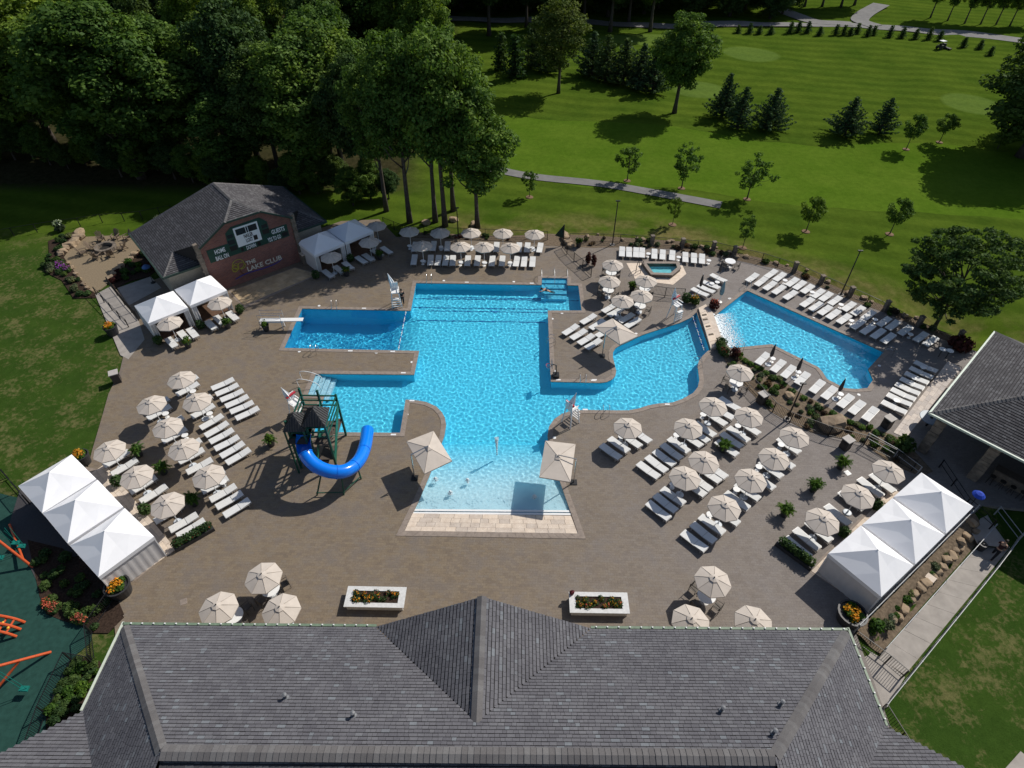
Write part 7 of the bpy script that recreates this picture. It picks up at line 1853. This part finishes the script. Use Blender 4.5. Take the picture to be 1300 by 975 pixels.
for i, (u, v) in enumerate(arb): put_tree(ARB, 3, (860 + .33846 * u, .33846 * v), .33846 * (v - random.uniform(28, 46)), f'small arborvitae, {ORD[i]} from the left along the far road', 'arborvitae along the far road', 8, r0=0.6)
# leaning shade tree in mid fairway, birch, right-hand trees
put_tree(MID, 16, (850.5, 140.5), 8, 'tall shade tree with long bare trunk standing alone in the fairway', None, 84, 0.5, 4.6)
put_tree(AIRY, 20, (703, 116.8), -12, 'grey green airy tree in front of the pine clump', None, 76, 1.0, 4.6)
put_tree(BIGR, 12, (1188.5, 401), 278, 'spreading dark shade tree beside the bar pavilion roof', None, 150, 2.2, 6.0)
put_tree(RIGHT, 16, (1292, 188), 4, 'very large dark tree at the right photo edge', None, 165, 2.0, 5.5)
put_tree(RIGHT, 16, (1345, 170), 10, 'large dark tree behind the right photo edge tree', None, 150, 4.0, 5.5)
put_tree(YOUNG[2], 5, (1262, 178), 160, 'pale shrub under the large dark tree at the right edge', None, 26, 4.0, 1.9)
# front of the wood behind the far umbrellas
gf = 'tall trees at the edge of the wood'
for i, (b_, tp, w, v) in enumerate([((517, 284), 28, 92, 3), ((549.5, 282.6), 24, 88, 3), ((562, 287.7), 14, 100, 3), ((572, 268), 22, 90, 3), ((487, 270), 60, 80, 3), ((462, 250), 70, 80, 2), ((432, 222), 24, 110, 0)]):
    put_tree(FOR[v], 20, b_, tp, f'tall woodland tree, {["second", "fourth", "fifth", "sixth", "third", "first", "seventh"][i]} trunk in the row behind the far cabanas', gf, w, r0=(5.2, 4.6, 5.6, 4.4)[v])
put_tree(MID, 16, (603, 289.4), 104, 'forked broadleaf tree behind the far umbrella rows', None, 104, 3.6, 4.6)
# the dark wood beyond the scoreboard house
gw = 'trees of the dark wood'
named = [((176, 233), -4, 150, 0, 'huge woodland tree left of the scoreboard house roof'), ((298, 236), 118, 90, 1, 'lighter green tree behind the scoreboard house ridge'), ((66, 196), -30, 150, 0, 'woodland tree with leaning pale trunk at far left'), ((12, 198), -30, 140, 2, 'woodland tree at the left photo edge'),
         ((120, 210), 20, 120, 1, 'woodland tree second left of the scoreboard house'), ((232, 215), 24, 140, 0, 'broad woodland tree above the scoreboard house left eave'), ((352, 228), 60, 105, 2, 'dark woodland tree behind the scoreboard house right roof'), ((395, 240), 40, 110, 1, 'woodland tree between the scoreboard house and far cabanas'), ((420, 225), 20, 120, 0, 'tall woodland tree above the far cabanas')]
taken = []
for b_, tp, w, v, d in named:
    p = put_tree(FOR[v], 20, b_, tp, d, gw, w, r0=(5.2, 4.6, 5.6)[v]); taken.append(p)
rg = random.Random(21); cnt = 0; lab_rows = {}
gapP = W(310, 62)
while cnt < 120:
    x, y = rg.uniform(-150, 40), rg.uniform(82, 235)
    if x > -14 + (y - 82) * 0.06 and y < 150: continue
    if y < 150 and x > -12: continue
    if y >= 150 and x > 30: continue
    q = Vector((x, y, 0)); px, py = project((x, y, 0))
    if px < -130 or px > 1010: continue
    if (q - gapP).length < 9: continue
    sp = 5.8 + 0.022 * (y - 80)
    if any((q - Vector((t_.x, t_.y, 0))).length < sp for t_ in taken): continue
    taken.append(q); cnt += 1; v = rg.randrange(3); h = rg.uniform(15, 22) + (2 if y > 150 else 0); q.z = gz(x, y); s = h / 20
    if y > 150: v = 2
    o = place(FOR[v], q, rg.uniform(0, 6.28), 'tree', gw, (s * rg.uniform(0.9, 1.15), s * rg.uniform(0.9, 1.15), s))
    lab_rows.setdefault(int((y - 82) // 20), []).append((x / y, o))
for k, rank in enumerate(sorted(lab_rows)):
    for i, (_, o) in enumerate(sorted(lab_rows[rank], key=lambda e: e[0])):
        o['label'] = f'dark woodland tree, {ORD[min(i, 25)]} from the left in the {ORD[k]} rank of the wood'
# far wall of the wood along the top, and bushes at its foot
LOWC = tree_proto('forest_tree', 16, 5.5, 0.3, 130, 190, 0.36, 131, LEAF_D, blob=(0.9, 1.6), trunk_r=0.3)
far_px = [(560 + 17 * k + rg.uniform(-6, 6), (17, 8, -4)[k % 3] + rg.uniform(-3, 3)) for k in range(26)]
for i, (px, py) in enumerate(sorted(far_px)):
    p = W(px, py); p.z = gz(p.x, p.y); s = rg.uniform(13, 19) / 16
    place(LOWC, p, rg.uniform(0, 6), f'dark tree, {ORD[i]} from the left in the wood along the top of the photo', 'trees of the far wood', (s * 1.15, s * 1.15, s))
for i in range(24):
    f = i / 23; p = W(-30 + 520 * f, 214 + 50 * f + rg.uniform(-14, 6)); p.z = gz(p.x, p.y) - 0.6; s = rg.uniform(0.20, 0.34)
    place(FOR[i % 3], p, rg.uniform(0, 6), f'low dark undergrowth bush, {ORD[i]} from the left at the foot of the wood', 'undergrowth bushes', (s * 1.3, s * 1.3, s))
# row of trees beyond the far road, top right
for i, (u, v) in enumerate([(925, 46), (990, 55), (1055, 62), (1115, 64), (1172, 66), (1225, 68), (1285, 62)]):
    put_tree(MID, 16, (860 + .33846 * u, .33846 * v), 0, f'round tree, {ORD[i]} from the left in the row beyond the far road', 'trees beyond the far road', 30, r0=4.6, hh=11)
for i, (u, v) in enumerate([(455, 4), (520, 6), (590, 8), (640, 2)]):
    put_tree(FOR[2], 20, (860 + .33846 * u, .33846 * v), 0, f'dark tree, {ORD[i]} from the left inside the road loop at the top', 'trees in the road loop', 46, r0=5.6, hh=13)

# ---------------------------------------------------------------- planting in the beds
TUFT = {}
def small_plant(p, r, h, label, group, seed, mat, flowers=None, name='bedding_plant'):
    key = (mat.name, flowers.name if flowers else None, seed % 3)
    if key not in TUFT:
        t = thing(name, label, 'plant', (0, 0, 0), 0, group)
        link('foliage', leaf_mesh('foliage', [((0, 0, 0.5), (0.9, 0.9, 0.55)), ((0.4, 0.2, 0.6), (0.5, 0.5, 0.4)), ((-0.3, -0.4, 0.55), (0.5, 0.5, 0.4))], 110, 0.42, mat, 0.4, seed), None, t)
        if flowers: link('flowers', leaf_mesh('flowers', [((0, 0, 0.95), (0.85, 0.85, 0.25))], 70, 0.26, flowers, 0.6, seed + 1), None, t)
        st = MB()
        for a in range(4): st.tube([(0, 0, 0), (0.3 * math.cos(a * 1.6), 0.3 * math.sin(a * 1.6), 0.6)], [0.05, 0.03], 4)
        st.build('stem', BARK, t)
        TUFT[key] = t
    return place(TUFT[key], p, seed * 0.7, label, group, (r, r, h))
rg = random.Random(33)
ADJ = {'potted leaf': 'bright green', 'sage leaf': 'sage grey', 'dark leaf': 'dark green', 'dry leaf': 'dry brown', 'burgundy leaf': 'burgundy'}
def sprinkle(n, pts, mats, rr, lab, group, z=0.03):
    poly = [P2(p) for p in pts]; xs = [p[0] for p in poly]; ys = [p[1] for p in poly]; k = 0; got = []; made = {}
    for _ in range(n * 40):
        x, y = rg.uniform(min(xs), max(xs)), rg.uniform(min(ys), max(ys))
        if not inside(poly, np.array([x]), np.array([y]))[0] or any((x - a) ** 2 + (y - b) ** 2 < (rr[0] * 1.3) ** 2 for a, b in got): continue
        got.append((x, y)); m, f = mats[k % len(mats)]; r = rg.uniform(*rr)
        o = small_plant(Vector((x, y, z)), r, r * rg.uniform(0.7, 1.3), lab, group, k, m, f); made.setdefault(ADJ[m.name] + (' white flowered' if f else ''), []).append((x, o)); k += 1
        if k >= n: break
    for adj, lst in made.items():
        for i, (_, o) in enumerate(sorted(lst, key=lambda e: e[0])): o['label'] = f'{adj} plant, {ORD[min(i, 25)]} from left in {lab}'
gb = [W(*p) for p in ((936, 444), (958, 459), (985, 474), (1013, 494), (1059, 517), (1087, 531), (1132, 546), (1148, 554), (1150, 580), (1135, 580), (1097, 553), (1030, 540), (1003, 527), (976, 513), (960, 497), (942, 479), (925, 460))]
LEAF_SAGE = make_leaf_mat('sage leaf', (0.07, 0.09, 0.045), (0.13, 0.15, 0.08)); LEAF_BROWN = make_leaf_mat('dry leaf', (0.06, 0.035, 0.025), (0.12, 0.075, 0.05))
sprinkle(70, gb, [(LEAF_P, None), (LEAF_SAGE, None), (LEAF_D, None), (LEAF_BROWN, None)], (0.18, 0.36), 'the dry garden bed', 'garden bed plants')
q = [W(*p) for p in ((940, 446), (958, 456), (985, 471), (1013, 491), (1059, 514), (1087, 528), (1132, 544))]
for i in range(16):
    f = i / 15 * (len(q) - 1); k = min(len(q) - 2, int(f)); p = q[k].lerp(q[k + 1], f - k) + Vector((-0.3, -0.5, 0.03)); small_plant(p, 0.34, 0.26, f'low green edging plant, {ORD[i]} from the left on the pool edge of the garden bed', 'garden edge plants', i, LEAF_P)
sprinkle(34, [Z('A', u, v) for u, v in ((235, 380), (370, 326), (395, 345), (335, 400), (300, 450), (330, 500), (375, 560), (455, 632), (455, 650), (365, 655), (345, 620), (305, 565), (225, 525), (212, 500), (240, 440))], [(LEAF_D, None), (LEAF_SAGE, None), (LEAF_D, None)], (0.3, 0.5), 'the bed left of the fire pit', 'fire pit bed plants')
for i, (u, v) in enumerate([(288, 500), (310, 515), (330, 525), (300, 520)]): small_plant(Z('A', u, v), 0.5, 0.5, f'purple flowering plant, {ORD[i]} from the left in the fire pit bed', 'purple flowers', i, LEAF_D, FL_PUR)
for u, v, d in [(295, 322, 'pale flowering shrub at the top of the fire pit bed'), (795, 290, 'pale flowering shrub beside the scoreboard house')]: small_plant(Z('A', u, v), 0.6, 1.1, d, 'pale shrubs', 3, LEAF_SAGE, FL_WH)
sprinkle(40, [Z('A', u, v) for u, v in ((730, 340), (845, 300), (880, 400), (730, 535), (640, 560), (570, 600), (555, 560), (600, 500), (705, 415))], [(LEAF_D, None), (LEAF_P, None), (LEAF_RED, None)], (0.3, 0.5), 'the bed right of the fire pit', 'house bed plants')
sprinkle(26, [Z('R', u, v) for u, v in ((180, -90), (320, -70), (575, 195), (620, 250), (555, 320), (490, 320), (425, 280), (350, 265), (260, 230), (225, 150))], [(LEAF_D, None), (LEAF_D, None), (LEAF_D, None)], (0.25, 0.45), 'the bed behind the left cabanas', 'playground bed plants')
for i, (u, v) in enumerate([(255, 185), (270, 205), (290, 225), (300, 205), (410, 255), (425, 265), (445, 275), (400, 268)]): small_plant(Z('R', u, v), 0.32, 0.4, f'red flowering plant, {ORD[i]} from the left along the playground edge', 'red playground flowers', i, LEAF_D, FL_RED)
sprinkle(30, [Z('R', u, v) for u, v in ((400, 460), (510, 480), (540, 560), (410, 710), (275, 820), (270, 745), (345, 570))], [(LEAF_D, None), (LEAF_P, None), (LEAF_D, None)], (0.22, 0.4), 'the clubhouse bed', 'clubhouse bed plants')
sprinkle(46, [W(*p) for p in ((735, 299), (800, 302), (860, 305), (905, 314), (960, 325), (1000, 335), (1080, 369), (1130, 387), (1190, 413), (1185, 416), (1078, 373), (986, 335), (928, 323.5), (893, 319), (784, 310), (740, 310))], [(LEAF_D, None), (LEAF_SAGE, None), (LEAF_BROWN, None)], (0.2, 0.42), 'the golf side fence strip', 'fence strip plants')
sprinkle(16, [W(*p) for p in ((500, 298), (640, 300.5), (645, 306), (505, 302))], [(LEAF_D, None), (LEAF_RED, None)], (0.2, 0.35), 'the strip behind the far umbrellas', 'far strip plants')
sprinkle(14, [Z('M', u, v, -0.3) for u, v in ((520, 770), (980, 290), (1000, 320), (600, 800))], [(LEAF_SAGE, None), (LEAF_P, None)], (0.2, 0.4), 'the rock bed', 'rock bed plants', -0.35)
small_plant(Z('L', 695, 525), 0.8, 1.3, 'round dark green bush at the end of the garden bed', None, 5, LEAF_D)
small_plant(Z('M', 575, 745, -0.2), 0.5, 0.6, 'light green leafy plant at the near end of the rock bed', None, 4, LEAF_P)
small_plant(W(1216, 434), 1.1, 1.3, 'rust red shrub at the corner of the bar pavilion', None, 7, LEAF_RED)

finish_protos()
